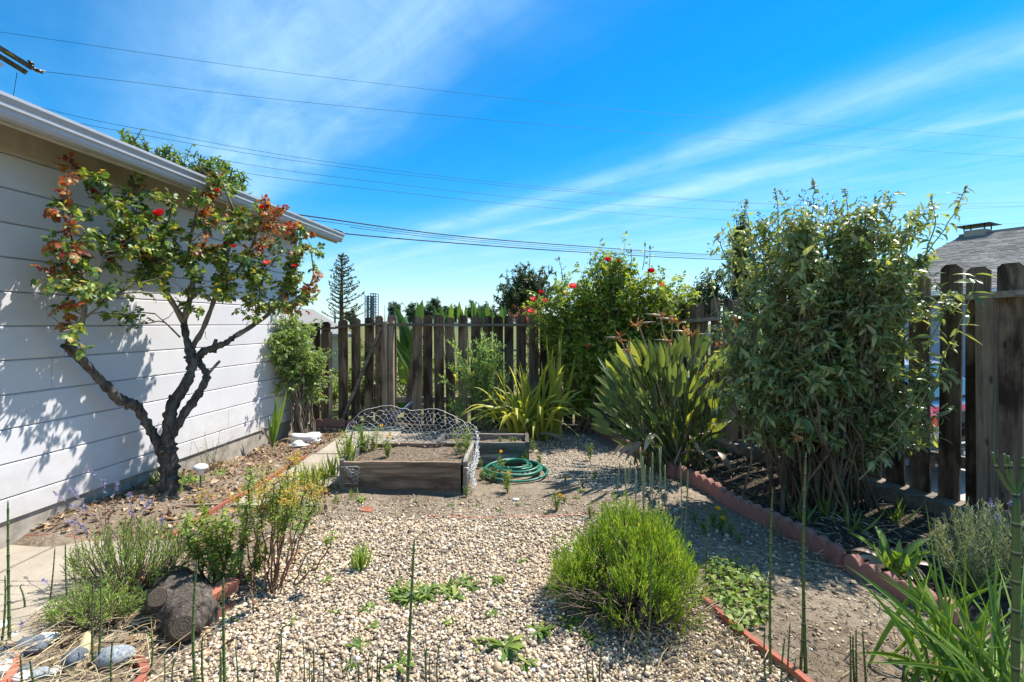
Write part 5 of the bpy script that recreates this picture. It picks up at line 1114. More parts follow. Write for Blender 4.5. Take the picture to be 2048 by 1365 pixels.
bush('red_leaf_shrub', 'reddish brown shrub rising just behind the back fence', 'shrub', np.array((.75, 8.9, -.1)), [Y2(1070, 610, 30, 26, 2, 8.8, .3), Y2(1040, 628, 28, 16, 1, 8.8, .3), Y2(1090, 640, 40, 30, 1, 8.8, .3)], 36, 8, 9, .035, OV, 'red_shrub', 'stem_brown', None, .01, .15, twigL=.16, subt=.4)
tree('leafy_tree', 'fresh green tree rising behind the white house roof', np.array((-6.3, 9.6, -.4)), [Y2(285, 300, 40, 22, 1.2, 9.4, .4), Y2(330, 320, 35, 25, 1.2, 9.5, .4), Y2(440, 355, 45, 30, 2, 9.6, .4), Y2(400, 330, 45, 25, 1, 9.6, .4), Y2(385, 390, 80, 40, 2, 9.6, .5), Y2(470, 385, 25, 20, .6, 9.6, .3)], 130, 7, 10, .085, 'vine', .26, .05, .14)
L = Leaves(*OV); mb = MB(); ft = thing('young_tree', 'thin young tree with bare curved twigs over the roof edge', 'tree', np.array((-5.9, 9.2, -.4)))
mb.tube(smooth_path(np.array([(-5.9, 9.2, -.5), (-5.9, 9.2, 2.2), P(420, 380, 9.2), P(395, 330, 9.2)]), 6), np.linspace(.05, .012, 19), 6)
for pts in ([(420, 380), (400, 345), (375, 318), (385, 288)], [(425, 370), (440, 340), (436, 315)], [(400, 350), (370, 330), (355, 335)], [(260, 330), (247, 300), (250, 275)]):
    w = smooth_path(np.array([P(a, b, 9.2) for a, b in pts]), 5); mb.tube(w, np.linspace(.012, .004, len(w)), 4, False); leafy(L, w, 12, .09, t0=.45, nj=.8)
mb.build('trunk', M['trunk'], ft, True); stuff(L.build('crown', M['vine'], ft))
far = [('flat-topped pine standing just right of the refinery stack', 791, 612, 9, 8, 130, 14), ('round dark tree filling the gap right of the flat-topped pine', 827, 622, 15, 15, 120, 26), ('layered pine, tallest in the far tree row', 869, 606, 8, 14, 125, 20), ('low tree spreading at the foot of the tallest far pine', 856, 622, 13, 12, 118, 18),
       ('olive-toned broad tree in the middle of the far row', 905, 622, 16, 14, 115, 26), ('narrow dark tree between the broad far trees', 945, 617, 8, 16, 118, 16), ('wide greyish tree at the end of the far row beside the oak', 972, 624, 22, 15, 112, 32), ('small dark tree between the sparse conifer and the refinery tower', 701, 628, 7, 10, 140, 12)]
for lab, px, py, rx, rz, Y, n in far:
    tree('distant_tree', lab, np.array((P(px, 640, Y)[0], Y, -.7)), [Y2(px, py, rx, rz, 3, Y, rx / F_PX * Y), Y2(px - rx * .5, py + rz * .4, rx * .6, rz * .5, 1, Y, 1.2), Y2(px + rx * .5, py + rz * .5, rx * .6, rz * .5, 1, Y, 1.2)], n, 9, 10, .55, 'far_tree', 1.1, .14, .35, 'far row of trees on the horizon')
hill = MB(); hx = np.linspace(-46, -6, 22)
hv = [(x, 150, -1.0) for x in hx] + [(x, 165 + 4 * math.sin(x), 2.0 + 2.4 * math.exp(-((x + 34) / 8) ** 2) + .35 * math.sin(x * .9)) for x in hx] + [(x, 190, -1.0) for x in hx]
hill.add(hv, [(i, i + 1, i + 23, i + 22) for i in range(21)] + [(22 + i, 23 + i, 45 + i, 44 + i) for i in range(21)]); structure(hill.build('hill', M['far_tree'], None, True))
tree('dark_tree', 'dark evergreen tree half hidden behind the butterfly bush', np.array((P(1400, 640, 26)[0], 26, -.7)), [Y2(1395, 600, 40, 38, 3, 26, 1.1), Y2(1430, 575, 40, 40, 2, 26, 1.1), Y2(1350, 610, 30, 24, 1, 26, .9)], 60, 8, 12, .17, 'oak', .55)
tree('pointed_evergreen', 'pointed dark evergreen top showing above the butterfly bush', np.array((P(1485, 640, 25)[0], 25, -.7)), [Y2(1485, 448, 18, 22, 1.5, 25, .5), Y2(1487, 480, 26, 26, 2, 25, .7), Y2(1488, 530, 34, 40, 2, 25, .9), Y2(1488, 590, 40, 40, 2, 25, 1)], 90, 7, 10, .15, 'far_tree', .4, trunk_h=.25)
# sparse conifer with upswept whorls
Yc = 42.0; cb = np.array((P(683, 640, Yc)[0], Yc, -.7)); ct = thing('sparse_conifer', 'tall sparse conifer with upswept bare branches left of the refinery tower', 'tree', cb)
topz = CAM_H + (648 - 508) / F_PX * Yc; mb = MB(); mb.tube([cb, cb + np.array((0, 0, (topz + .7) * .5)), np.array((cb[0] + .05, Yc, topz))], [.22, .17, .03], 8); mb.build('trunk', M['trunk'], ct, True)
mb = MB(); L = Leaves(leaf_t(1, .35, .5, .2, .2, .4)); z = 1.9; i = 0
while z < topz - .15:
    f = (topz - z) / (topz - 1.9)
    for k in range(5 if f > .25 else 4):
        a = k * 6.283 / 5 + i * .7 + rng.normal(0, .2); ln = (1.75 * f ** .75 + .22) * rng.uniform(.65, 1.1); ln *= (1.15 if math.cos(a) > 0 else .85)
        p0 = np.array((cb[0], Yc, z + rng.normal(0, .05))); p1 = p0 + np.array((math.cos(a) * ln, math.sin(a) * ln, ln * rng.uniform(.28, .48))); w = bend(p0, p1, (0, 0, -ln * .16), 8); mb.tube(w, np.linspace(.035, .012, 8), 4, False)
        n = int(10 + ln * 22); t = rng.uniform(.1, 1, n); p, T = along(w, t); L.add(p, T * .5 + rnd_dir(n) * .8 + np.array((0, 0, .25)), rnd_dir(n), rng.uniform(.10, .20, n)); m_ = 5; L.add(np.repeat(p1[None], m_, 0) + rng.normal(0, .04, (m_, 3)), rnd_dir(m_) + np.array((0, 0, .4)), rnd_dir(m_), .2)
    z += rng.uniform(.34, .46) * (.55 + .5 * f); i += 1
stuff(mb.build('branches', M['trunk'], ct, True)); stuff(L.build('crown', M['conifer'], ct))
# bushes just beyond the back fence: seen in the gaps between the boards
for lab, x, y, h, w, n, ml in (('yellow-green bush behind the gate pickets', -2.45, 8.3, 1.45, .55, 40, 'vine'), ('light bush behind the gate brace', -1.75, 8.9, 1.5, .5, 30, 'vine'), ('leafy bush behind the middle of the back fence', -.55, 8.9, 1.15, .7, 40, 'weed'), ('green bush behind the strap-leaved plant', .5, 8.8, 1.2, .7, 40, 'weed'), ('leafy bush behind the climbing rose', 1.6, 8.7, 1.5, .7, 40, 'weed'), ('bright bush left of the gate behind the small rose', -3.3, 8.6, 1.3, .6, 26, 'vine')):
    bush('garden_bush', lab, 'bush', np.array((x, y, -.05)), [((x, y, h * .55), (w, .4, h * .45), 1)], n, 7, 8, .06, OV, ml, 'stem_brown', 'bushes beyond the back fence', .008, .2, twigL=.2, subt=.25)
bush('garden_bush', 'bright green bush by the driveway glimpsed through the fence boards', 'bush', np.array((3.6, 7.2, -.42)), [((3.6, 7.2, .25), (.45, .4, .6), 1)], 26, 7, 8, .06, OV, 'weed', 'stem_brown', 'bushes beyond the right fence', .008, .2, twigL=.2, subt=.25)
bush('garden_bush', 'small green bush against the pale blue neighbour wall', 'bush', np.array((6.9, 6.3, -.42)), [((6.9, 6.3, .2), (.35, .3, .6), 1)], 20, 7, 8, .06, OV, 'weed', 'stem_brown', 'bushes beyond the right fence', .008, .15, twigL=.2, subt=.25)
# ------------------------------------------------------------------ planter boxes
pb = thing('planter_box', 'larger raised planter box with a dark stained front board and wire round it', 'planter', (-.95, 4.6, 0))
bx0, bx1, by0, by1, bz = -1.475, -.41, 4.26, 4.96, .285
def board(parent, a, b, z0, z1, t, m, name='board', sag=0.0):
    a, b = np.array((*a, 0)), np.array((*b, 0)); d = unit(b - a); n = np.array((-d[1], d[0], 0)); L = np.linalg.norm(b - a); k = 8
    V = []; 
    for i in range(k + 1):
        p = a + d * L * i / k + n * .006 * math.sin(i * .8); dz = rng.normal(0, .0025) + sag * math.sin(math.pi * i / k)
        V += [p - n * t / 2 + (0, 0, z0), p + n * t / 2 + (0, 0, z0), p + n * t / 2 + (0, 0, z1 + dz), p - n * t / 2 + (0, 0, z1 + dz)]
    F = [(3, 2, 1, 0), tuple(k * 4 + j for j in range(4))]
    for i in range(k):
        for j in range(4): q = i * 4; F.append((q + j, q + (j + 1) % 4, q + 4 + (j + 1) % 4, q + 4 + j))
    # local x runs along the board so that the grain does too
    off = (a + b) / 2; ang = math.atan2(d[1], d[0]); V = (np.array(V) - off) @ rotz(-ang).T
    me = np_mesh(name, V, F, M[m]); return place(name, me, parent, off, (0, 0, ang))
board(pb, (bx0, by0), (bx1 - .04, by0), -.03, bz, .038, 'planter'); board(pb, (bx0 + .02, by1), (bx1 - .03, by1), -.02, bz - .01, .038, 'planter')
board(pb, (bx0 - .02, by0 - .02), (bx0 - .02, by1 + .02), -.02, bz + .02, .038, 'planter_grey'); board(pb, (bx1, by0 - .025), (bx1, by1 + .02), -.02, bz + .005, .038, 'planter_grey')
def soil_patch(parent, x0, x1, y0, y1, z):
    n = 22; xs, ys = np.linspace(x0, x1, n), np.linspace(y0, y1, n); X, Y = np.meshgrid(xs, ys); Z = z + .012 * np.sin(X * 13) * np.sin(Y * 11) + rng.normal(0, .005, X.shape)
    ii = (np.arange(n - 1)[:, None] * n + np.arange(n - 1)[None]).ravel(); return link_mesh('soil', np.stack((X, Y, Z), -1).reshape(-1, 3), np.stack((ii, ii + 1, ii + n + 1, ii + n), -1), M['bed_soil'], parent, True)
k_ = NT('planter_soil'); v_ = k_.pos(); a_ = k_.noise(v_, 40, 6, .7); M['bed_soil'] = k_.done(k_.bsdf(k_.ramp(a_, [(.3, (.09, .065, .045)), (.55, (.21, .16, .115)), (.75, (.38, .31, .23))]), 1.0, normal=k_.bump(a_, .9, .02), spec=.05))
soil_patch(pb, bx0 + .02, bx1 - .02, by0 + .02, by1 - .02, bz - .045)
pb2 = thing('planter_box', 'smaller grey two-board planter box behind the green hose', 'planter', (-.3, 5.35, 0))
cx0, cx1, cy0, cy1 = -.78, .165, 5.18, 5.56
for z0, z1 in ((-.02, .108), (.112, .232)): board(pb2, (cx0, cy0), (cx1 - .02, cy0), z0, z1, .038, 'planter_grey')
for z0, z1 in ((-.02, .108), (.112, .238)): board(pb2, (cx1, cy0 - .02), (cx1, cy1 + .02), z0, z1, .038, 'planter_grey')
board(pb2, (cx0, cy1), (cx1 - .02, cy1), -.02, .235, .038, 'planter_grey'); board(pb2, (cx0 - .01, cy0), (cx0 - .01, cy1), -.02, .235, .038, 'planter_grey')
soil_patch(pb2, cx0 + .02, cx1 - .02, cy0 + .02, cy1 - .02, .175)
flakes([(bx0 + .04, by0 + .04), (bx1 - .04, by0 + .04), (bx1 - .04, by1 - .04), (bx0 + .04, by1 - .04)], 420, .018, 'soil_crumbs', M['chips'], 'chips and dry bits on the soil inside the larger planter box', 1.6, bz - .03)
flakes([(cx0 + .04, cy0 + .04), (cx1 - .04, cy0 + .04), (cx1 - .04, cy1 - .04), (cx0 + .04, cy1 - .04)], 200, .018, 'soil_crumbs', M['chips'], 'chips and dry bits on the soil inside the smaller planter box', 1.6, .185)

# chicken wire: hexagonal mesh bent round the box
def hexwire(path, z0, ztop, cell, label, r=.0017, crumple=.002):
    """path: plan points (x,y); z0(t), ztop(t) heights along it"""
    path = smooth_path(np.array(path, float), 12); seg = np.linalg.norm(np.diff(path, axis=0), axis=1); s = np.concatenate(([0], np.cumsum(seg))); tot = s[-1]
    ch = cell * .86; ncol = int(tot / cell); H = max(ztop(t) - z0(t) for t in np.linspace(0, 1, 20)); nrow = int(H / (ch * .87)); mb = MB()
    def pt(u, v):
        t = np.clip(u / tot, 0, 1); x = np.interp(u, s, path[:, 0]); y = np.interp(u, s, path[:, 1]); a, b = z0(t), ztop(t); z = a + (b - a) * v / (nrow * ch * .87)
        w = .06 * math.sin(u * 4.1) * (v / H) + .025 * math.sin(u * 9 + v * 6) + .02 * math.sin(u * 17 - v * 9); return np.array((x + w * .5, y + w, z)) + rng.normal(0, .0025 + crumple, 3) * 1
    cache = {}
    def node(i, j, top):          # two node kinds per cell
        k = (i, j, top)
        if k not in cache: u = (i + .5 * (j % 2)) * cell; v = j * ch * .87 + (ch * .32 if top else 0); cache[k] = pt(u, v)
        return cache[k]
    for j in range(nrow):
        for i in range(ncol):
            a, b = node(i, j, 0), node(i, j, 1); mb.tube([a, b], r * 1.5, 3, False)
            if j + 1 < nrow:
                i2 = i if j % 2 else i - 1
                for q in (i2, i2 + 1):
                    if 0 <= q < ncol: mb.tube([b, node(q, j + 1, 0)], r, 3, False)
    for vv in (0, nrow * ch * .87): mb.tube([pt(u, vv) for u in np.linspace(0, tot, 60)], r * 1.3, 3, False)
    return tag(mb.build('chicken_wire', M['wire'], None, True), label, 'wire mesh')
hexwire([(-1.34, 4.215), (-1.50, 4.215), (-1.535, 4.40), (-1.56, 4.80), (-1.66, 5.02), (-1.40, 5.12), (-1.0, 5.10), (-.62, 5.06), (-.47, 5.03)],
        lambda t: .10 + .16 * float(sstep(.2, .5, t)), lambda t: .24 + .08 * float(sstep(.08, .25, t)) + .29 * float(sstep(.35, .55, t)) - .16 * float(sstep(.78, 1, t)) + .02 * math.sin(t * 23), .054, 'chicken wire arched behind and along the left of the planter box')
hexwire([(-.50, 5.04), (-.38, 4.98), (-.365, 4.6), (-.355, 4.235), (-.40, 4.215)], lambda t: .12 - .08 * t, lambda t: .47 - .21 * float(sstep(.0, .5, t)), .045, 'crumpled chicken wire down the right end of the planter box', crumple=.008)
mb = MB(); mb.tube([P(762, 850, 6.95), P(826, 806, 7.05)], .028, 10); tag(mb.build('grey_pipe', M['pipe'], None, True), 'grey blue pipe leaning on the fence behind the wire mesh', 'pipe')

# garden hose, coiled
t = np.linspace(0, 7.4 * 2 * math.pi, 420); r = .315 + .035 * np.sin(t * .37) - .0035 * t; hx = .03 + r * np.cos(t) * 1.02 + .02 * np.sin(t * .53); hy = 4.84 + r * np.sin(t) * .95 + .02 * np.cos(t * .41); hz = .018 + .011 * (t / 6.28) + .012 * np.sin(t * 1.3) ** 2
mb = MB(); mb.tube(np.stack((hx, hy, hz), -1), .0125, 8); tag(mb.build('garden_hose', M['hose'], None, True), 'dark green garden hose coiled on the soil beside the planter box', 'hose')

# ------------------------------------------------------------------ edging
def scallop_block(p0, p1, n, h, t, label, grp):
    p0, p1 = np.asarray(p0, float), np.asarray(p1, float); d = unit(p1 - p0); nrm = np.array((-d[1], d[0])); L = np.linalg.norm(p1 - p0); q = 8; prof = []
    for i in range(n):
        for j in range(q):
            u = (i + j / q) / n; prof.append((u * L, h - .040 + .040 * math.sin(math.pi * j / q) ** .75))
    prof.append((L, h - .040)); V = []; m = len(prof)
    for u, z in prof:
        p = p0 + d * u; g = float(gz(p[0], p[1]))
        for o, zz in ((-t / 2, -.06), (-t / 2 * .92, z - .006), (-t / 2 + .007, z), (t / 2 - .007, z), (t / 2 * .92, z - .006), (t / 2, -.06)): V.append((*(p + nrm * o), zz + min(g, .02)))
    F = []
    for i in range(m - 1):
        for j in range(5): a = i * 6 + j; F.append((a, a + 1, a + 7, a + 6))
    F += [tuple(range(6))[::-1], tuple((m - 1) * 6 + j for j in range(6))]
    return tag(link_mesh('edging_block', np.array(V), F, M['scallop']), label, 'edging', grp)
Ys = np.linspace(7.1, 2.40, 9)
for i in range(8):
    a, b = np.array((SCA + SCB * Ys[i], Ys[i])), np.array((SCA + SCB * Ys[i + 1], Ys[i + 1])); wob = rng.normal(0, .012, 2); a = a + wob * (1, 0); b = b + wob * (1, 0) + (rng.normal(0, .008), 0); e = (b - a) * .008
    scallop_block(a + e, b - e, 6, .125 + rng.normal(0, .008), .062, 'scalloped red concrete edging block in the row along the right bed', 'scalloped edging along the right bed')
bx = G(614, 852); 
for k, (a, b) in enumerate((((-2.86, 7.02), (-2.42, 7.03)), ((-2.40, 7.03), (-2.28, 7.02)))): scallop_block(a, b, 4 if k == 0 else 1, .12, .055, 'scalloped red edging block at the foot of the picket gate' if k == 0 else 'single broken scallop of edging beside the gate brace', 'scalloped edging at the gate')
def strip(pts, w, h, label):
    pts = np.array(pts, float); path = np.array([(x, y, float(gz(x, y)) + h / 2 - .012) for x, y in smooth_path(pts, 6)]); mb = MB(); T = unit(np.gradient(path, axis=0)); S = np.stack((-T[:, 1], T[:, 0], np.zeros(len(T))), -1); k = len(path)
    V = np.stack((path - S * w / 2 - (0, 0, h / 2), path + S * w / 2 - (0, 0, h / 2), path + S * w / 2 + (0, 0, h / 2), path - S * w / 2 + (0, 0, h / 2)), 1).reshape(-1, 3); F = [(3, 2, 1, 0), tuple((k - 1) * 4 + j for j in range(4))]
    for i in range(k - 1):
        for j in range(4): q = i * 4; F.append((q + j, q + (j + 1) % 4, q + 4 + (j + 1) % 4, q + 4 + j))
    return tag(link_mesh('edging_strip', V, F, M['edging']), label, 'edging', 'thin red edging strips')
strip([G(612, 916), G(520, 972), G(430, 1026), G(330, 1082)], .022, .05, 'long thin red edging strip between the walk and the house bed')
strip([(1.03, 2.62), G(1500, 1285), G(1600, 1368), (1.26, 1.6)], .028, .05, 'red edging strip between the gravel square and the bare soil')
strip([G(845, 1034), G(1000, 1034), G(1180, 1032)], .014, .014, 'half buried red edging strip along the far side of the gravel')
strip([G(272, 1312), G(284, 1366), (-1.6, 1.75)], .03, .045, 'short red edging strip beside the grey speckled stone')
strip([G(32, 1310), G(18, 1366), (-2.05, 1.7)], .03, .045, 'short red edging strip among the pale river stones')
strip([(-3.3, 3.285), (-2.4, 3.29)], .016, .012, 'dark red edging strip along the top of the patio slab')
strip([G(400, 1250), G(440, 1225), G(470, 1208)], .025, .04, 'red edging strip poking out by the brick')

# ------------------------------------------------------------------ stones, brick, log, light, boards
def rock(px, py, Y, size, m, label, grp=None, seed=0, name='stone', rough=.06):
    r = np.random.default_rng(seed); n1, n2 = 14, 9; V = []; c = P(px, py, Y); off = r.uniform(0, 6, 6); R = rotz(r.uniform(0, 3))
    for i in range(n2 + 1):
        th = math.pi * i / n2
        for j in range(n1):
            ph = 6.2832 * j / n1; d = np.array((math.sin(th) * math.cos(ph), math.sin(th) * math.sin(ph), math.cos(th))); k = 1 + rough * (math.sin(2.3 * d[0] * 2 + off[0]) + math.sin(3.1 * d[1] * 2 + off[1]) + math.sin(2.7 * d[2] * 2 + off[2])) + r.normal(0, rough * .15); V.append(R @ (d * k) * np.array(size) + c)
    F = [(i * n1 + j, i * n1 + (j + 1) % n1, (i + 1) * n1 + (j + 1) % n1, (i + 1) * n1 + j) for i in range(n2) for j in range(n1)]
    return tag(link_mesh(name, np.array(V), F, M[m], None, True), label, 'stone', grp)
def grock(px, py, size, m, label, grp=None, seed=0, **k): g = G(px, py); return rock(px, py - size[2] * .5 * F_PX / g[1], g[1], size, m, label, grp, seed, **k)
grock(228, 1325, (.085, .055, .048), 'stone_grey', 'large speckled grey river stone beside the short red strip', None, 1)
grock(150, 1325, (.045, .05, .04), 'stone_dark', 'blue-black stone leaning against the dry root', None, 2)
grock(78, 1353, (.048, .035, .02), 'stone_grey', 'smooth flat grey stone in the straw', None, 3)
grock(45, 1360, (.04, .03, .02), 'stone_white', 'smooth white stone next to the flat grey one', None, 4)
grp = 'river stones in the corner by the patio'
for i, (px, py, s, m) in enumerate(((5, 1262, .045, 'stone_white'), (25, 1282, .04, 'stone_pale'), (8, 1300, .035, 'stone_dark'), (20, 1325, .04, 'stone_grey'), (4, 1345, .045, 'stone_white'), (60, 1300, .06, 'stone_dark'), (92, 1283, .042, 'stone_white'), (50, 1345, .03, 'stone_dark'), (40, 1270, .03, 'stone_pale'), (15, 1315, .03, 'stone_dark'), (110, 1345, .025, 'stone_pale'))):
    grock(px, py, (s * 1.2, s, s * .6), m, {'stone_white': 'whitish river stone in the corner pile by the patio', 'stone_pale': 'cream river stone in the corner pile by the patio', 'stone_dark': 'dark river stone in the corner pile by the patio', 'stone_grey': 'speckled grey stone in the corner pile by the patio'}[m], grp, 10 + i)
grock(821, 1198, (.028, .022, .022), 'stone_pale', 'lone tan pebble lying in the broad-leaved weed', None, 30)
grock(612, 884, (.20, .09, .07), 'stone_white', 'jagged white rock on the soil below the small rose', None, 31, rough=.16)
grock(596, 893, (.11, .06, .035), 'stone_white', 'flat white rock fragment in front of the jagged one', None, 32, rough=.2)
grock(1032, 1001, (.03, .02, .012), 'stone_white', 'small white stone on bare soil in front of the hose', None, 33)
grock(682, 940, (.05, .04, .035), 'stone_white', 'white stone at the left foot of the planter box', None, 34)
mb = MB(); c = G(733, 1026); mb.add([(c[0] - .05, c[1], .0), (c[0] + .045, c[1] - .02, .0), (c[0] + .04, c[1] + .03, .012), (c[0] - .01, c[1] + .05, .02), (c[0] - .045, c[1] + .03, .012), (c[0] - .05, c[1], .018), (c[0] + .045, c[1] - .02, .016), (c[0] + .04, c[1] + .03, .028), (c[0] - .01, c[1] + .05, .036), (c[0] - .045, c[1] + .03, .028)], [(4, 3, 2, 1, 0), (5, 6, 7, 8, 9)] + [(i, (i + 1) % 5, 5 + (i + 1) % 5, 5 + i) for i in range(5)])
tag(mb.build('terracotta_shard', M['brick'], None), 'broken red terracotta shard on the soil before the planter box', 'shard')
c = G(428, 1212); me_b = MB().box((c[0] + .01, c[1] + .02, .062), (.095, .17, .06), rotz(-.55) @ rotx(.10), .004); tag(me_b.build('brick', M['brick'], None), 'red clay brick tilted against the old log', 'brick')
# log: forked piece of old trunk with two sawn stubs
lg = thing('log', 'old forked log with two sawn ends lying beside the lavender', 'log', (-1.72, 2.5, 0))
mb = MB()
p = smooth_path(np.array([P(318, 1180, 2.86), P(345, 1190, 2.72), P(375, 1215, 2.55), P(402, 1248, 2.40)]) * (1, 1, 1), 6); mb.tube(p, np.interp(np.linspace(0, 1, len(p)), [0, .35, .7, 1], [.11, .135, .13, .09]), 20, True, .09)
p = smooth_path(np.array([P(345, 1200, 2.66), P(330, 1207, 2.54), P(316, 1196, 2.42)]), 6); mb.tube(p, np.linspace(.12, .048, len(p)), 18, True, .08)
p = smooth_path(np.array([P(372, 1225, 2.52), P(372, 1246, 2.38), P(366, 1254, 2.27)]), 6); mb.tube(p, np.linspace(.14, .058, len(p)), 18, True, .08)
mb.build('bark', M['stump'], lg, True)
for (a, b, cc_, r) in (((330, 1207, 2.54), (316, 1196, 2.42), .0, .049), ((372, 1246, 2.38), (366, 1254, 2.27), .0, .059)):
    A, B = P(*a), P(*b); d = unit(B - A); mb = MB(); mb.tube([B - d * .004, B + d * .010], [r * .97, r * .84], 18, True, .06); mb.build('sawn_end', M['cut'], lg)
mb = MB(); p = smooth_path(np.array([P(130, 1345, 2.1), P(160, 1320, 2.15), P(170, 1290, 2.2), P(175, 1272, 2.26)]), 6); mb.tube(p, np.linspace(.035, .018, len(p)), 8, True, .12); tag(mb.build('dry_root', M['straw'], None, True), 'pale gnarled dry root standing next to the speckled stone', 'root')
# solar path light
g = G(401, 985); sl_ = thing('path_light', 'white mushroom-shaped path light on a green stake by the rose trunk', 'lamp', (g[0], 4.28, 0)); gx_, gy_ = P(401, 0, 4.28)[0], 4.28
MB().lathe([(.008, -.02), (.008, .13)], (gx_, gy_, .04), 8).build('stake', M['green_metal'], sl_); MB().lathe([(.018, .13), (.03, .17), (.03, .19)], (gx_, gy_, .03), 16).build('lens', M['white_plastic'], sl_, True)
MB().lathe([(.058, .185), (.060, .193), (.050, .212), (.022, .224), (.004, .227)], (gx_, gy_, .035), 20).build('cap', M['white_plastic'], sl_, True)
tag(MB().box(P(336, 1030, 3.78), (.30, .07, .022), rotz(-.9) @ roty(.12), .003).build('loose_board', M['plank'], None), 'weathered grey board end lying at the rose trunk foot', 'board')
tag(MB().box(P(395, 1012, 3.95), (.34, .04, .03), rotz(.12), .003).build('loose_board', M['post'], None), 'dark short board lying on litter behind the grey board end', 'board')

# ------------------------------------------------------------------ foreground plants
# bright fine-leaved mound
mc = np.array((.60, 2.58, 0)); mo = thing('green_mound', 'bright green fine-leaved mound growing on the gravel edge', 'shrub', mc)
L = Leaves(leaf_t(2, .11, .5, .2, .15, .04), leaf_t(2, .10, .5, .2, -.1, .04)); mb = MB(); n = 2100
LOBES = ((.08, .14, .29, .30, .37), (.20, -.02, .20, .34, .33), (-.15, .08, .24, .26, .25), (.05, -.20, .24, .20, .24), (-.26, .02, .16, .18, .13))
for k in range(n):
    a = rng.uniform(0, 6.283); q = math.sqrt(rng.uniform(0, 1)); ex = q * math.cos(a); ey = q * math.sin(a); dome = math.sqrt(max(0, 1 - q * q))
    lx, ly, rx, ry, hh = LOBES[rng.choice(5, p=(.30, .24, .20, .16, .10))]
    top = np.array((mc[0] + lx + ex * rx, mc[1] + ly + ey * ry, .07 + hh * dome + .035 * math.sin(ex * 9 + ey * 7 + lx * 30) + .03 * math.sin(lx * 40 + ex * 4) + rng.normal(0, .032)))
    if math.sin(top[0] * 21 + 1) * math.sin(top[1] * 17) > .72: continue
    out = unit(np.array((ex * .7, ey * .7, .75 + .3 * dome)) + rng.normal(0, .16, 3)); ln = rng.uniform(.08, .14); p0 = top - out * ln; w = np.array([p0, p0 + out * ln * .5, top])
    m = 13; t = np.linspace(.1, 1, m); pp, T = along(w, t); L.add(pp, T * 1.0 + rnd_dir(m) * .45, rnd_dir(m), rng.uniform(.022, .038, m))
    if k % 5 == 0: b0 = mc + np.array((lx * .5 + ex * .10, ly * .5 + ey * .12, 0)); mb.tube(bend(b0, p0, (ex * .08, ey * .08, .0), 5, .008), [.007, .006, .005, .004, .002], 4, False)
for k in range(260):
    a = rng.uniform(-3.0, -.1); r1 = rng.uniform(.2, .5); b0 = mc + np.array((math.cos(a) * .1, math.sin(a) * .1, .02)); e = mc + np.array((math.cos(a) * r1, math.sin(a) * r1, rng.uniform(.02, .24))); mb.tube(bend(b0, e, (0, 0, .03), 5, .014), [.006, .004, .003, .002, .0012], 3, False)
stuff(mb.build('stems', M['twig'], mo, True)); stuff(L.build('crown', M['santolina'], mo))
def lavender(base, R, h, n, ml, label, stalks=(), lean=(0, 0)):
    base = np.asarray(base, float); root = thing('lavender', label, 'lavender', base); L = Leaves(leaf_t(2, .10, .5, .2, .15, .04), leaf_t(2, .10, .5, .2, .4, .04)); mb = MB(); LF = Leaves(leaf_t(1, .5, .5, .3, .2, .3))
    for k in range(n):
        a = rng.uniform(0, 6.283); q = math.sqrt(rng.uniform(0, 1)); top = base + np.array((q * math.cos(a) * R[0], q * math.sin(a) * R[1], h * (math.sqrt(1 - .75 * q * q)) * rng.uniform(.75, 1.08))); b0 = base + (top - base) * (.35, .35, 0) ; w = bend(b0, top, ((top - base)[0] * .25, (top - base)[1] * .25, .0), 6, .006)
        mb.tube(w, np.linspace(.0032, .0014, 6), 3, False); m = 20; t = np.linspace(.42, 1, m); pp, T = along(w, t); L.add(pp, T * .9 + rnd_dir(m) * .65, rnd_dir(m), rng.uniform(.022, .042, m))
    for (b, e) in stalks:
        w = bend(b, e, (0, 0, .03), 8, .003); mb.tube(w, np.linspace(.0018, .0012, 8), 3, False); m = 26; t = np.linspace(.86, 1, m); t[:4] = .80; pp, T = along(w, t); LF.add(pp, T * .4 + rnd_dir(m), rnd_dir(m), rng.uniform(.011, .020, m))
    stuff(mb.build('stems', M['twig' if ml == 'lavender' else 'pale_stem'], root, True)); stuff(L.build('crown', M[ml], root))
    if stalks: stuff(LF.build('flower_spikes', M['lav_flower'], root))
    return root
stk = []
for px, py in ((108, 985), (135, 975), (148, 978), (142, 1010), (165, 1012), (135, 1040), (160, 1050), (206, 960), (235, 965), (262, 985), (286, 990), (298, 1000), (305, 1002), (180, 935), (262, 1020), (170, 1060), (325, 1035)):
    e = P(px, py, 2.75 + rng.normal(0, .08)); b = np.array((-2.20 + rng.normal(0, .1) + (px - 200) / 1500, 2.72 + rng.normal(0, .08), .2)); stk.append((b, e))
lavender((-2.16, 2.76, 0), (.34, .27), .37, 190, 'lavender', 'tall lavender clump with purple flower spikes beside the patio slab', stk)
stk2 = [(np.array((-2.25, 2.5, .1)), P(150, 1035, 2.5)), (np.array((-2.3, 2.45, .08)), P(85, 1160, 2.4)), (np.array((-2.2, 2.35, .06)), P(58, 1262, 2.35)), (np.array((-2.3, 2.4, .06)), P(40, 1250, 2.3))]
lavender((-2.08, 2.42, 0), (.24, .14), .20, 90, 'lavender', 'low sprawling lavender in front of the tall clump', stk2)
stk3 = [(np.array((2.62, 2.66, .2)), P(1982, 1000, 2.62)), (np.array((2.7, 2.66, .2)), P(2020, 1002, 2.65)), (np.array((2.6, 2.6, .2)), P(1995, 1030, 2.6))]
lavender((2.66, 2.68, .03), (.30, .26), .46, 230, 'lavender_grey', 'silvery grey lavender by the right fence post', stk3)
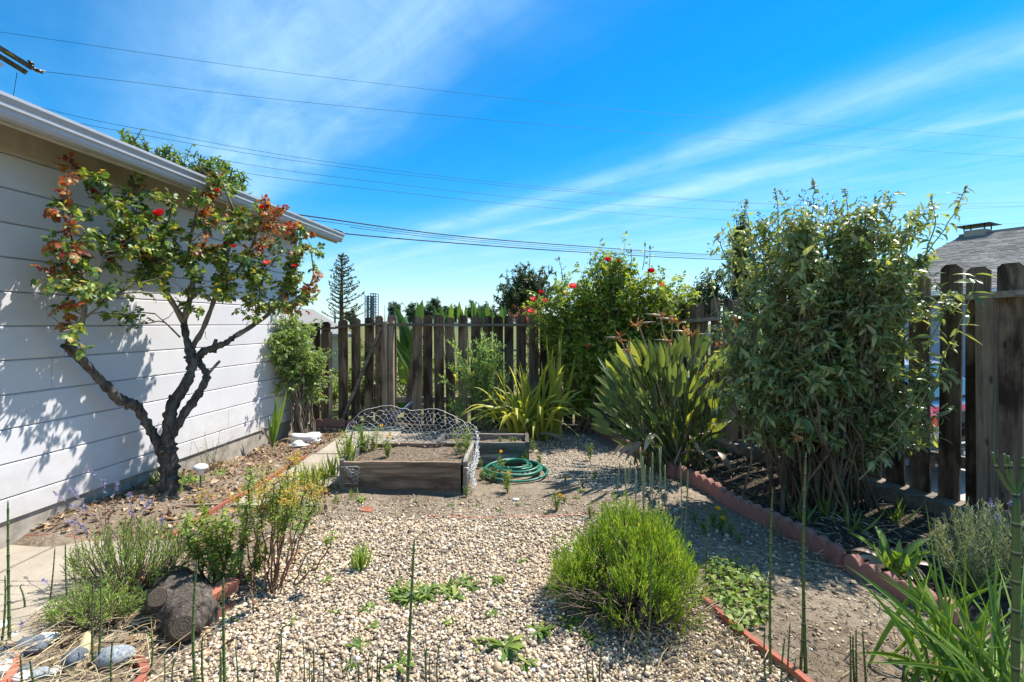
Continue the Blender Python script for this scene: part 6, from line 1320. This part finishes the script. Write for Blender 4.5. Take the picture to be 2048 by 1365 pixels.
# spurge with whorled leaves and orange heads
sg = thing('spurge', 'upright spurge with whorled leaves and orange yellow flower heads', 'shrub', (-1.36, 2.72, 0)); L = Leaves(leaf_t(2, .24, .6, .15, .3, .05), leaf_t(2, .24, .6, .15, -.1, .05)); LT = Leaves(leaf_t(1, .7, .5, .2, .2, .4)); mb = MB()
def spurge_stem(px, py, Y, leafy_from, orange, bpx, bpy=1195):
    tip = P(px, py, Y); g = G(bpx, bpy); b0 = np.array((g[0], g[1], .01)); w = bend(b0, tip, (rng.normal(0, .04), rng.normal(0, .03), .02), 12, .006); mb.tube(w, np.linspace(.0052, .0026, 12), 5, False); n = int(230 * (1 - leafy_from)); leafy(L, w, n, .037, t0=leafy_from, out=.95, fwd=.25, droop=.05, nj=.35)
    if orange:
        for j in range(11):
            e = tip + np.array((rng.normal(0, .035), rng.normal(0, .035), rng.uniform(.005, .05))); mb.tube([w[-1], e], [.0015, .001], 3, False); m = 9; LT.add(np.repeat(e[None], m, 0) + rng.normal(0, .008, (m, 3)), rnd_dir(m) + np.array((0, 0, .5)), rnd_dir(m) * .4 + np.array((0, 0, 1)), rng.uniform(.010, .018, m))
for px, py in ((375, 1030), (385, 1045), (400, 1035), (415, 1060), (430, 1035), (440, 1050), (455, 1040), (470, 1050), (395, 1080), (425, 1095), (460, 1090), (478, 1110), (410, 1020), (448, 1020), (500, 935), (505, 950), (520, 1085), (535, 1100), (370, 1060), (486, 1070)): spurge_stem(px, py, 2.78 + rng.normal(0, .09), .30, False, 440 + (px - 430) * .45 + rng.normal(0, 12), 1180 + rng.normal(0, 14))
for px, py in ((470, 1000), (520, 985), (540, 995), (560, 980), (575, 990), (590, 995), (550, 1010), (610, 985), (600, 1010), (620, 990), (530, 1020), (580, 1015), (565, 960), (580, 930), (500, 1000), (400, 1005), (590, 920), (640, 1000), (548, 970)): spurge_stem(px, py, 2.85 + rng.normal(0, .10), .62, True, 545 + (px - 550) * .35 + rng.normal(0, 12), 1185 + rng.normal(0, 16))
for px, py in ((655, 1080), (665, 1065)): spurge_stem(px, py, 2.75, .9, False, 590, 1175)
stuff(mb.build('stems', M['stem_red'], sg, True)); stuff(L.build('crown', M['spurge'], sg)); stuff(LT.build('flower_heads', M['spurge_top'], sg))
sg2 = thing('spurge', 'low orange-headed spurge spreading beside the left foot of the planter', 'shrub', (-1.95, 4.15, 0)); L = Leaves(leaf_t(2, .24, .6, .15, .3, .05)); LT = Leaves(leaf_t(1, .7, .5, .2, .2, .4)); mb = MB()
for k in range(26):
    px, py = rng.uniform(500, 640), rng.uniform(925, 1010); tip = P(px, py, 3.9 + rng.normal(0, .15)); b0 = np.array((tip[0] + rng.normal(0, .06), tip[1] + rng.normal(0, .06), .0)); w = bend(b0, tip, (0, 0, .02), 8, .006); mb.tube(w, np.linspace(.005, .0025, 8), 4, False); leafy(L, w, 26, .035, t0=.35, out=.9, fwd=.3, nj=.4); m = 16; LT.add(np.repeat(tip[None], m, 0) + rng.normal(0, .03, (m, 3)), rnd_dir(m) + np.array((0, 0, .6)), rnd_dir(m) * .4 + np.array((0, 0, 1)), rng.uniform(.010, .02, m))
stuff(mb.build('stems', M['stem_red'], sg2, True)); stuff(L.build('crown', M['spurge'], sg2)); stuff(LT.build('flower_heads', M['spurge_top'], sg2))
# iris-like clump, lower right
ib = np.array((1.72, 1.85, 0)); ir = thing('iris_clump', 'bright green iris-like clump of long sword leaves beside the edging end', 'plant', ib)
for k in range(92):
    px, py = 1700 + 350 * rng.uniform(0, 1) ** .75, rng.uniform(1060, 1330); 
    if px < 1830: py = max(py, 1105 + (1830 - px) * .5 * rng.uniform(.4, 2))
    tip = P(px, py, 1.98 + rng.normal(0, .17)); b0 = ib + np.array((rng.normal(.08, .14), rng.normal(0, .12), 0)); lean = tip - b0; strap_leaf(ir, b0, tip, rng.uniform(.013, .024), (-lean[0] * .15, -lean[1] * .15, .06), 'iris', 9, unit(np.array((rng.normal(.2, .5), -.8, .4))), fold=.3)
for px, py, w in ((1690, 1130, .026), (1765, 1320, .024), (1835, 1075, .022), (1795, 1215, .022), (1870, 1090, .018), (1930, 1060, .016), (1850, 1000, .010), (1990, 1040, .012)): strap_leaf(ir, ib + np.array((rng.normal(.05, .08), rng.normal(0, .06), 0)), P(px, py, 1.95), w, (0, 0, .10), 'iris', 11, (.3, -.8, .5), fold=.25)
# withered aloe between the edging and the lavender
ab = np.array((2.30, 2.92, .04)); al = thing('aloe', 'withered aloe with brown striped leaves and one toothed green rosette', 'aloe', ab)
for k in range(14):
    a = 6.283 * k / 14 + rng.normal(0, .15); dead = k % 3 != 0; tip = ab + np.array((math.cos(a) * .24, math.sin(a) * .20, .02 if dead else .16)); strap_leaf(al, ab + np.array((math.cos(a) * .03, math.sin(a) * .03, 0)), tip, .042, (0, 0, .05), 'dead' if dead else 'iris', 9, (0, -.2, 1), 'dead_leaf' if dead else 'leaf', .35)
for k in range(7):
    a = 6.283 * k / 7; tip = ab + np.array((-.05 + math.cos(a) * .12, -.1 + math.sin(a) * .1, .17)); strap_leaf(al, ab + np.array((-.05, -.1, 0)), tip, .035, (math.cos(a) * .04, math.sin(a) * .04, 0), 'iris', 7, (math.cos(a), math.sin(a), .5), 'leaf', .4)

# ------------------------------------------------------------------ horsetails
def horsetail_stalk(px, top, Y, r, label, grp, bx=0.0, lean=0.0, hook=0.0, spike=False):
    tip = P(px, top, Y); b = np.array((tip[0] + bx, Y + rng.normal(0, .01), float(gz(tip[0] + bx, Y)) - .01)); n = 40; path = bend(b, tip, (lean, 0, 0), n)
    if hook: path[-8:, 0] += hook * np.linspace(0, 1, 8) ** 2; path[-8:, 2] -= abs(hook) * .4 * np.linspace(0, 1, 8) ** 3
    rr = np.linspace(r, r * .55, n); rr[::4] *= 1.28; rr[-3:] *= (.9, .8, .25)
    mb = MB(); mb.tube(path, rr, 7); return tag(mb.build('horsetail', M['horsetail'], None, True), label, 'horsetail', grp)
hg = 'horsetail stalks along the garden front'
for px, top, Y, r, lab in ((16, 1000, 2.25, .0065, 'tallest horsetail stalk rising from the corner stones by the patio'), (10, 1150, 2.22, .005, 'half-height horsetail stalk hugging the tallest one at the corner stones'),
                           (186, 1160, 2.12, .0052, 'horsetail stalk standing behind the speckled stone'), (200, 1140, 2.12, .0052, 'horsetail stalk standing behind the speckled stone'), (110, 1095, 2.55, .004, 'thin horsetail stalk at the patio edge'), (131, 1085, 2.5, .0045, 'thin horsetail stalk at the patio edge'),
                           (395, 1120, 1.98, .0062, 'tall horsetail stalk in front of the old log'), (447, 1155, 1.95, .0068, 'tall horsetail stalk in front of the brick'), (440, 1300, 1.92, .006, 'short horsetail stalk beside the tall one by the brick'),
                           (829, 1075, 1.92, .0072, 'single tall horsetail stalk rising from the middle of the gravel'), (1545, 975, 2.05, .0058, 'tall slim horsetail stalk left of the thick pair on the bare soil'), (1612, 905, 2.08, .0075, 'thick tall horsetail stalk on the bare soil before the scalloped row'), (1605, 1035, 2.06, .0055, 'shorter stalk hugging the thick horsetail on the bare soil'), (1410, 1000, 2.9, .0035, 'slim horsetail stalk behind the bright green mound')):
    horsetail_stalk(px, top, Y, r, lab, hg, rng.normal(0, .015), rng.normal(0, .02))
for i, px in enumerate((330, 350, 405, 470, 512, 545, 560, 605, 618, 628, 650, 690, 715, 740, 745, 755, 765, 845, 853, 860, 885, 1172, 1185, 1205, 1700, 1706, 1712, 1725, 1592, 1580, 1570, 1530, 225, 40, 60)):
    horsetail_stalk(px, rng.uniform(1270, 1335) if px < 1500 else rng.uniform(1240, 1320), 1.96, rng.uniform(.003, .005), 'short young horsetail shoot at the near edge of the gravel' if 300 < px < 1300 else 'short young horsetail shoot on bare soil' if px > 1300 else 'short young horsetail shoot among the river stones', 'young horsetail shoots', rng.normal(0, .01), rng.normal(0, .01))
for px, top, Y, h in ((560, 1240, 1.98, .05), (300, 1255, 2.05, -.06), (1300, 1085, 2.1, .01), (35, 1165, 2.5, .04)): horsetail_stalk(px, top, Y, .0045, 'hooked horsetail stalk bending over at its tip', 'hooked horsetail stalks', rng.normal(0, .02), .03, h)
big = thing('horsetail', 'thick jointed horsetail stem with a whorl of side shoots, rising past the lavender', 'horsetail', (1.25, 1.2, 0))
mb = MB(); path = bend((1.235, 1.2, -.02), P(2032, 985, 1.2), (.01, 0, 0), 30); rr = np.full(30, .0085); rr[::5] *= 1.15; rr[-1] *= .6; mb.tube(path, rr, 12); mb.build('stem', M['horsetail'], big, True)
for tx, ty in ((1985, 905), (2008, 908), (2016, 912), (2022, 925), (2046, 915), (2060, 930)): w = bend(P(2032, 992, 1.2), P(tx, ty, 1.2), (-(2032 - tx) / 2500, 0, -.01), 14); r_ = np.linspace(.0040, .0028, 14); r_[::3] *= 1.25; mb = MB(); mb.tube(w, r_, 7); mb.build('side_shoot', M['horsetail'], big, True)
# pale seed stalks behind the mound
for px, top in ((1240, 925), (1250, 935), (1262, 918), (1280, 895), (1285, 912), (1290, 930), (1305, 905), (1318, 895), (1322, 893), (1330, 930), (1361, 925), (1376, 940), (1272, 940), (1300, 935)):
    tip = P(px, top, 3.15 + rng.normal(0, .08)); mb = MB(); b = np.array((tip[0] + rng.normal(0, .03), tip[1], 0)); path = bend(b, tip, (rng.normal(0, .01), 0, 0), 22); rr = np.full(22, .0028); rr[-7:] = [.004, .0055, .004, .006, .0045, .0058, .002]; mb.tube(path, rr, 6); tag(mb.build('seed_stalk', M['pale_stem'], None, True), 'slim pale seed stalk standing behind the bright green mound', 'seed stalk', 'pale seed stalks behind the mound')

# ------------------------------------------------------------------ weeds
WL = [leaf_t(5, .19, .66, .14, c, .05, w_) for c, w_ in ((.3, .03), (.6, .045), (.1, .02))]; GL = [leaf_t(3, .07, .4, .2, c, .03) for c in (.2, .6)]; FE = [leaf_t(2, .14, .5, .2, c, .05) for c in (.2, .5)]
def rosette(px, py, R, n, label, grp, name='weed', up=.35, spread=.006):
    g = G(px, py); L = Leaves(*WL); c = np.array((g[0], g[1], float(gz(*g)) + .008)); n = int(n * 2.2); R = R * 1.05; a = rng.uniform(0, 6.283, n); e = rng.uniform(.1, 1.6, n) * up; d = np.stack((np.cos(a), np.sin(a), e), -1); n = len(a); L.add(c + np.stack((rng.normal(0, spread, n), rng.normal(0, spread, n), np.zeros(n)), -1), d, np.array((0, 0, 1)) + rng.normal(0, .25, (n, 3)), R * rng.uniform(.55, 1.15, n)); o = L.build(name, M['weed'], None); return tag(o, label, 'weed', grp)
wg = 'low weeds growing through the gravel'
for k in range(17): rosette(rng.normal(845, 34), rng.normal(1188, 14), rng.uniform(.055, .085), 9, 'broad-leaved weed in the patch round the tan pebble', 'weed patch round the tan pebble', 'weed', .5)
for px, py, R, n in ((925, 1165, .07, 14), (995, 1162, .065, 16), (650, 1165, .05, 12), (735, 1222, .055, 12), (745, 1262, .04, 8), (900, 1255, .05, 10), (985, 1235, .05, 10), (1010, 1300, .11, 14), (1050, 1330, .07, 10), (800, 1340, .07, 9), (955, 1300, .045, 8), (1040, 1120, .05, 9), (1110, 1105, .045, 8), (1150, 1095, .07, 12), (590, 1240, .035, 6), (720, 1310, .07, 6), (1400, 1260, .04, 8), (670, 1228, .035, 8), (1080, 1265, .08, 16), (1140, 1250, .07, 14), (705, 1340, .05, 6), (1180, 1280, .06, 12), (470, 1235, .04, 8), (1100, 1180, .05, 10)): rosette(px, py, R, n, 'small leafy weed rosette rooted in the pea gravel', wg)
for px, py, R, n in ((870, 985, .03, 7), (905, 1010, .03, 8), (920, 985, .03, 8), (900, 1012, .03, 7), (1035, 1010, .035, 8), (1000, 1022, .03, 6), (1160, 985, .05, 9), (1155, 1000, .04, 9), (830, 1008, .03, 7), (955, 1010, .03, 6), (1190, 1010, .035, 7), (1230, 1000, .035, 7), (980, 1040, .025, 6), (1090, 1030, .025, 6), (740, 985, .05, 10), (725, 1008, .06, 12)): rosette(px, py, R, n, 'tiny green weed on bare soil in front of the planter boxes', 'weeds on the bare soil')
def tuft(px, py, h, n, label, grp, m='weed', tm=GL, spread=.02, name='grass_tuft', out=.45, z=None, Y=None):
    g = G(px, py) if Y is None else np.array((P(px, 0, Y)[0], Y)); L = Leaves(*tm); z0 = float(gz(*g)) if z is None else z; a = rng.uniform(0, 6.283, n); d = np.stack((np.cos(a) * out, np.sin(a) * out, np.ones(n)), -1) + rng.normal(0, .15, (n, 3)); L.add(np.array((g[0], g[1], z0)) + np.stack((rng.normal(0, spread, n), rng.normal(0, spread, n), np.zeros(n)), -1), d, np.stack((np.cos(a), np.sin(a), np.full(n, .3)), -1), h * rng.uniform(.5, 1.15, n)); return tag(L.build(name, M[m], None), label, 'grass', grp)
tuft(720, 1140, .16, 60, 'feathery grass tuft standing alone on the gravel', None, 'lavender', GL, .015)
for px, py in ((620, 975), (640, 985), (600, 970), (650, 960), (665, 955), (580, 985)): tuft(px, py, rng.uniform(.14, .26), 26, 'dark grass tuft at the left foot of the planter box', 'grass tufts beside the planter', 'weed', GL, .03, out=.8)
for px, py in ((675, 1010), (705, 1005), (630, 1030)): tuft(px, py, .09, 16, 'small grass tuft on soil before the planter front', 'small grass tufts before the planter')
for px, py in ((1655, 1040), (1560, 1070), (1700, 1070), (1610, 1045), (1880, 1040), (1790, 1055), (1480, 1010)): tuft(px, py, rng.uniform(.12, .24), int(rng.integers(8, 20)), 'green grass tuft under the butterfly bush', 'grass tufts under the butterfly bush', 'weed', GL, .03, out=1.1)
for px, py in ((330, 985), (350, 1000), (300, 990), (370, 985), (440, 960), (395, 975)): tuft(px, py, rng.uniform(.07, .13), 34, 'green leafy tuft round the rose trunk foot', 'tufts round the rose trunk', 'soft_shrub', FE, .035, 'leafy_tuft', 1.2)
def poppy(px, py, h, n, label, grp, flowers=0, z=None, Y=None):
    """feathery foliage on thin stems, orange cup flowers"""
    g = G(px, py) if Y is None else np.array((P(px, 0, Y)[0], Y)); z0 = float(gz(*g)) if z is None else z; root = thing('poppy', label, 'poppy', (g[0], g[1], z0), grp); mb = MB(); L = Leaves(*FE)
    for k in range(n):
        a = rng.uniform(0, 6.28); e = np.array((g[0] + math.cos(a) * h * .35 * rng.uniform(.2, 1), g[1] + math.sin(a) * h * .35 * rng.uniform(.2, 1), z0 + h * rng.uniform(.5, 1.05))); w = bend((g[0], g[1], z0), e, (0, 0, .01), 6, .004); mb.tube(w, np.linspace(.0022, .0011, 6), 3, False); leafy(L, w, 18, h * .14 + .008, t0=.2, out=.8, fwd=.7, nj=.8)
        if k < flowers: bloom(e + np.array((0, 0, .01)), .022, M['petal_orange'], root, (rng.normal(0, .3), -.4, .8), 'flower', 1)
    stuff(mb.build('stems', M['green_stem'], root, True)); stuff(L.build('leaves', M['weed'], root)); return root
for px, py, h, n, f in ((1015, 985, .20, 12, 1), (985, 965, .14, 9, 0), (1000, 945, .17, 8, 1), (965, 960, .12, 8, 0), (1045, 930, .15, 8, 0), (1080, 935, .14, 8, 0), (1066, 905, .16, 7, 0), (960, 935, .12, 7, 0)): poppy(px, py, h, n, 'feathery poppy plant growing through the coiled hose', 'poppies round the hose', f)
for px, py, h, n, f in ((1112, 1022, .15, 10, 1), (1180, 1042, .11, 9, 0), (1185, 1062, .09, 7, 0), (1165, 978, .08, 6, 0), (1130, 965, .07, 6, 0), (1130, 1010, .06, 5, 0), (1180, 925, .18, 7, 0), (1190, 960, .10, 6, 0)): poppy(px, py, h, n, 'feathery poppy seedling on bare soil right of the hose', 'poppies right of the hose', f)
for px, py, h, n, f in ((1425, 1050, .12, 10, 1), (1440, 1062, .11, 10, 1), (1460, 1075, .12, 9, 0), (1410, 1070, .10, 9, 0), (1445, 1050, .13, 8, 0), (1480, 1090, .07, 6, 0), (1390, 1045, .1, 7, 0)): poppy(px, py, h, n, 'feathery poppy in the shade beside the scalloped edging', 'poppies beside the scalloped edging', f)
for px, h, Y, n in ((725, .30, 4.75, 6), (745, .27, 4.8, 5), (700, .33, 4.4, 5), (690, .26, 4.33, 5)):   # taller herbs in the larger box
    tuft(px, 0, h, 8, 'tall leafy herb at the left end of the larger planter box', 'herbs in the larger planter', 'weed', GL, .02, 'herb', .35, bz - .06, Y); poppy(px, 0, h, n, 'branching weed at the left end of the larger planter box', 'weeds in the larger planter', 0, bz - .06, Y)
poppy(775, 0, .15, 14, 'bushy bright green weed in the middle of the larger planter box', None, 0, bz - .05, 4.55); poppy(768, 0, .22, 5, 'yellow-flowered weed at the back of the larger planter box', None, 2, bz - .06, 4.85)
for px, Y in ((925, 4.55), (932, 4.8), (918, 4.7)): poppy(px, 0, .24, 6, 'leafy weed at the right end of the larger planter box', 'weeds at the right end of the larger planter', 0, bz - .06, Y)
for px in (1000, 1022, 1030): poppy(px, 0, .08, 7, 'small weed growing in the smaller planter box', 'weeds in the smaller planter', 0, .17, 5.38)
poppy(932, 995, .10, 7, 'small weed at the front corner of the larger planter box', None); tuft(1045, 930, .13, 18, 'grass tuft at the right foot of the smaller planter box', None)
# clover-like patch by the red strip
L = Leaves(leaf_t(2, .8, .5, .1, .3, .1), leaf_t(2, .7, .5, .15, .5, .1)); q = scatter([G(1415, 1140), G(1480, 1135), G(1535, 1180), G(1540, 1235), G(1480, 1290), G(1440, 1230), G(1415, 1190)], 560); n = len(q); zz = gz(q[:, 0], q[:, 1]); L.add(np.stack((q[:, 0], q[:, 1], zz + rng.uniform(.01, .07, n)), -1), rnd_dir(n) * (1, 1, .35) + np.array((0, 0, .15)), np.array((0, 0, 1)) + rng.normal(0, .4, (n, 3)), rng.uniform(.022, .042, n)); stuff(tag(L.build('clover_patch', M['weed'], None), 'low leafy clover patch between the mound and the red strip', 'ground cover'))
L = Leaves(*WL)
for poly, n, s in (([(-2.3, 4.1), (-1.6, 4.1), (-1.55, 4.6), (-2.2, 4.5)], 90, .05), ([(1.6, 4.6), (2.1, 3.0), (3.0, 3.2), (2.4, 4.6)], 160, .05), ([(-1.7, 2.7), (-1.1, 2.7), (-1.2, 3.5), (-1.6, 3.5)], 60, .035)):
    q = scatter(poly, n); L.add(np.stack((q[:, 0], q[:, 1], gz(q[:, 0], q[:, 1]) + .01), -1), rnd_dir(n) * (1, 1, .5) + np.array((0, 0, .4)), np.array((0, 0, 1)) + rng.normal(0, .4, (n, 3)), s * rng.uniform(.5, 1.2, n))
stuff(tag(L.build('seedlings', M['weed'], None), 'scattered green seedlings sprouting in the soil of the beds', 'ground cover'))
# slender dry shrublet by the house foundation and sword leaves below the small rose
root = thing('dry_shrublet', 'thin dry shrublet with sparse pale leaves by the foundation', 'shrub', P(425, 955, 4.75) * (1, 1, 0)); mb = MB(); L = Leaves(*FE); b = P(425, 955, 4.75) * (1, 1, 0)
for k in range(16): e = P(rng.normal(425, 20), rng.uniform(845, 930), 4.75 + rng.normal(0, .05)); w = bend(b, e, (0, 0, .02), 7, .01); mb.tube(w, np.linspace(.0035, .0012, 7), 3, False); leafy(L, w, 9, .03, t0=.4, nj=.8)
stuff(mb.build('stems', M['twig'], root, True)); stuff(L.build('crown', M['lavender'], root))
sw_ = thing('sword_leaf_plant', 'few upright sword leaves standing at the wall left of the small rose', 'plant', np.array((-2.85, 5.75, .02)))
for px, py in ((548, 790), (560, 780), (575, 775), (565, 800), (540, 850), (535, 830)): strap_leaf(sw_, P(545, 895, 5.75), P(px, py, 5.7), .028, (rng.normal(0, .03), 0, .02), 'iris', 8, (.3, -.9, .2))
for px, py in ((590, 880), (510, 850)): strap_leaf(sw_, P(545, 895, 5.75), P(px, py, 5.6), .025, (0, 0, .1), 'dead', 8, (0, -.5, .8), 'dead_leaf')
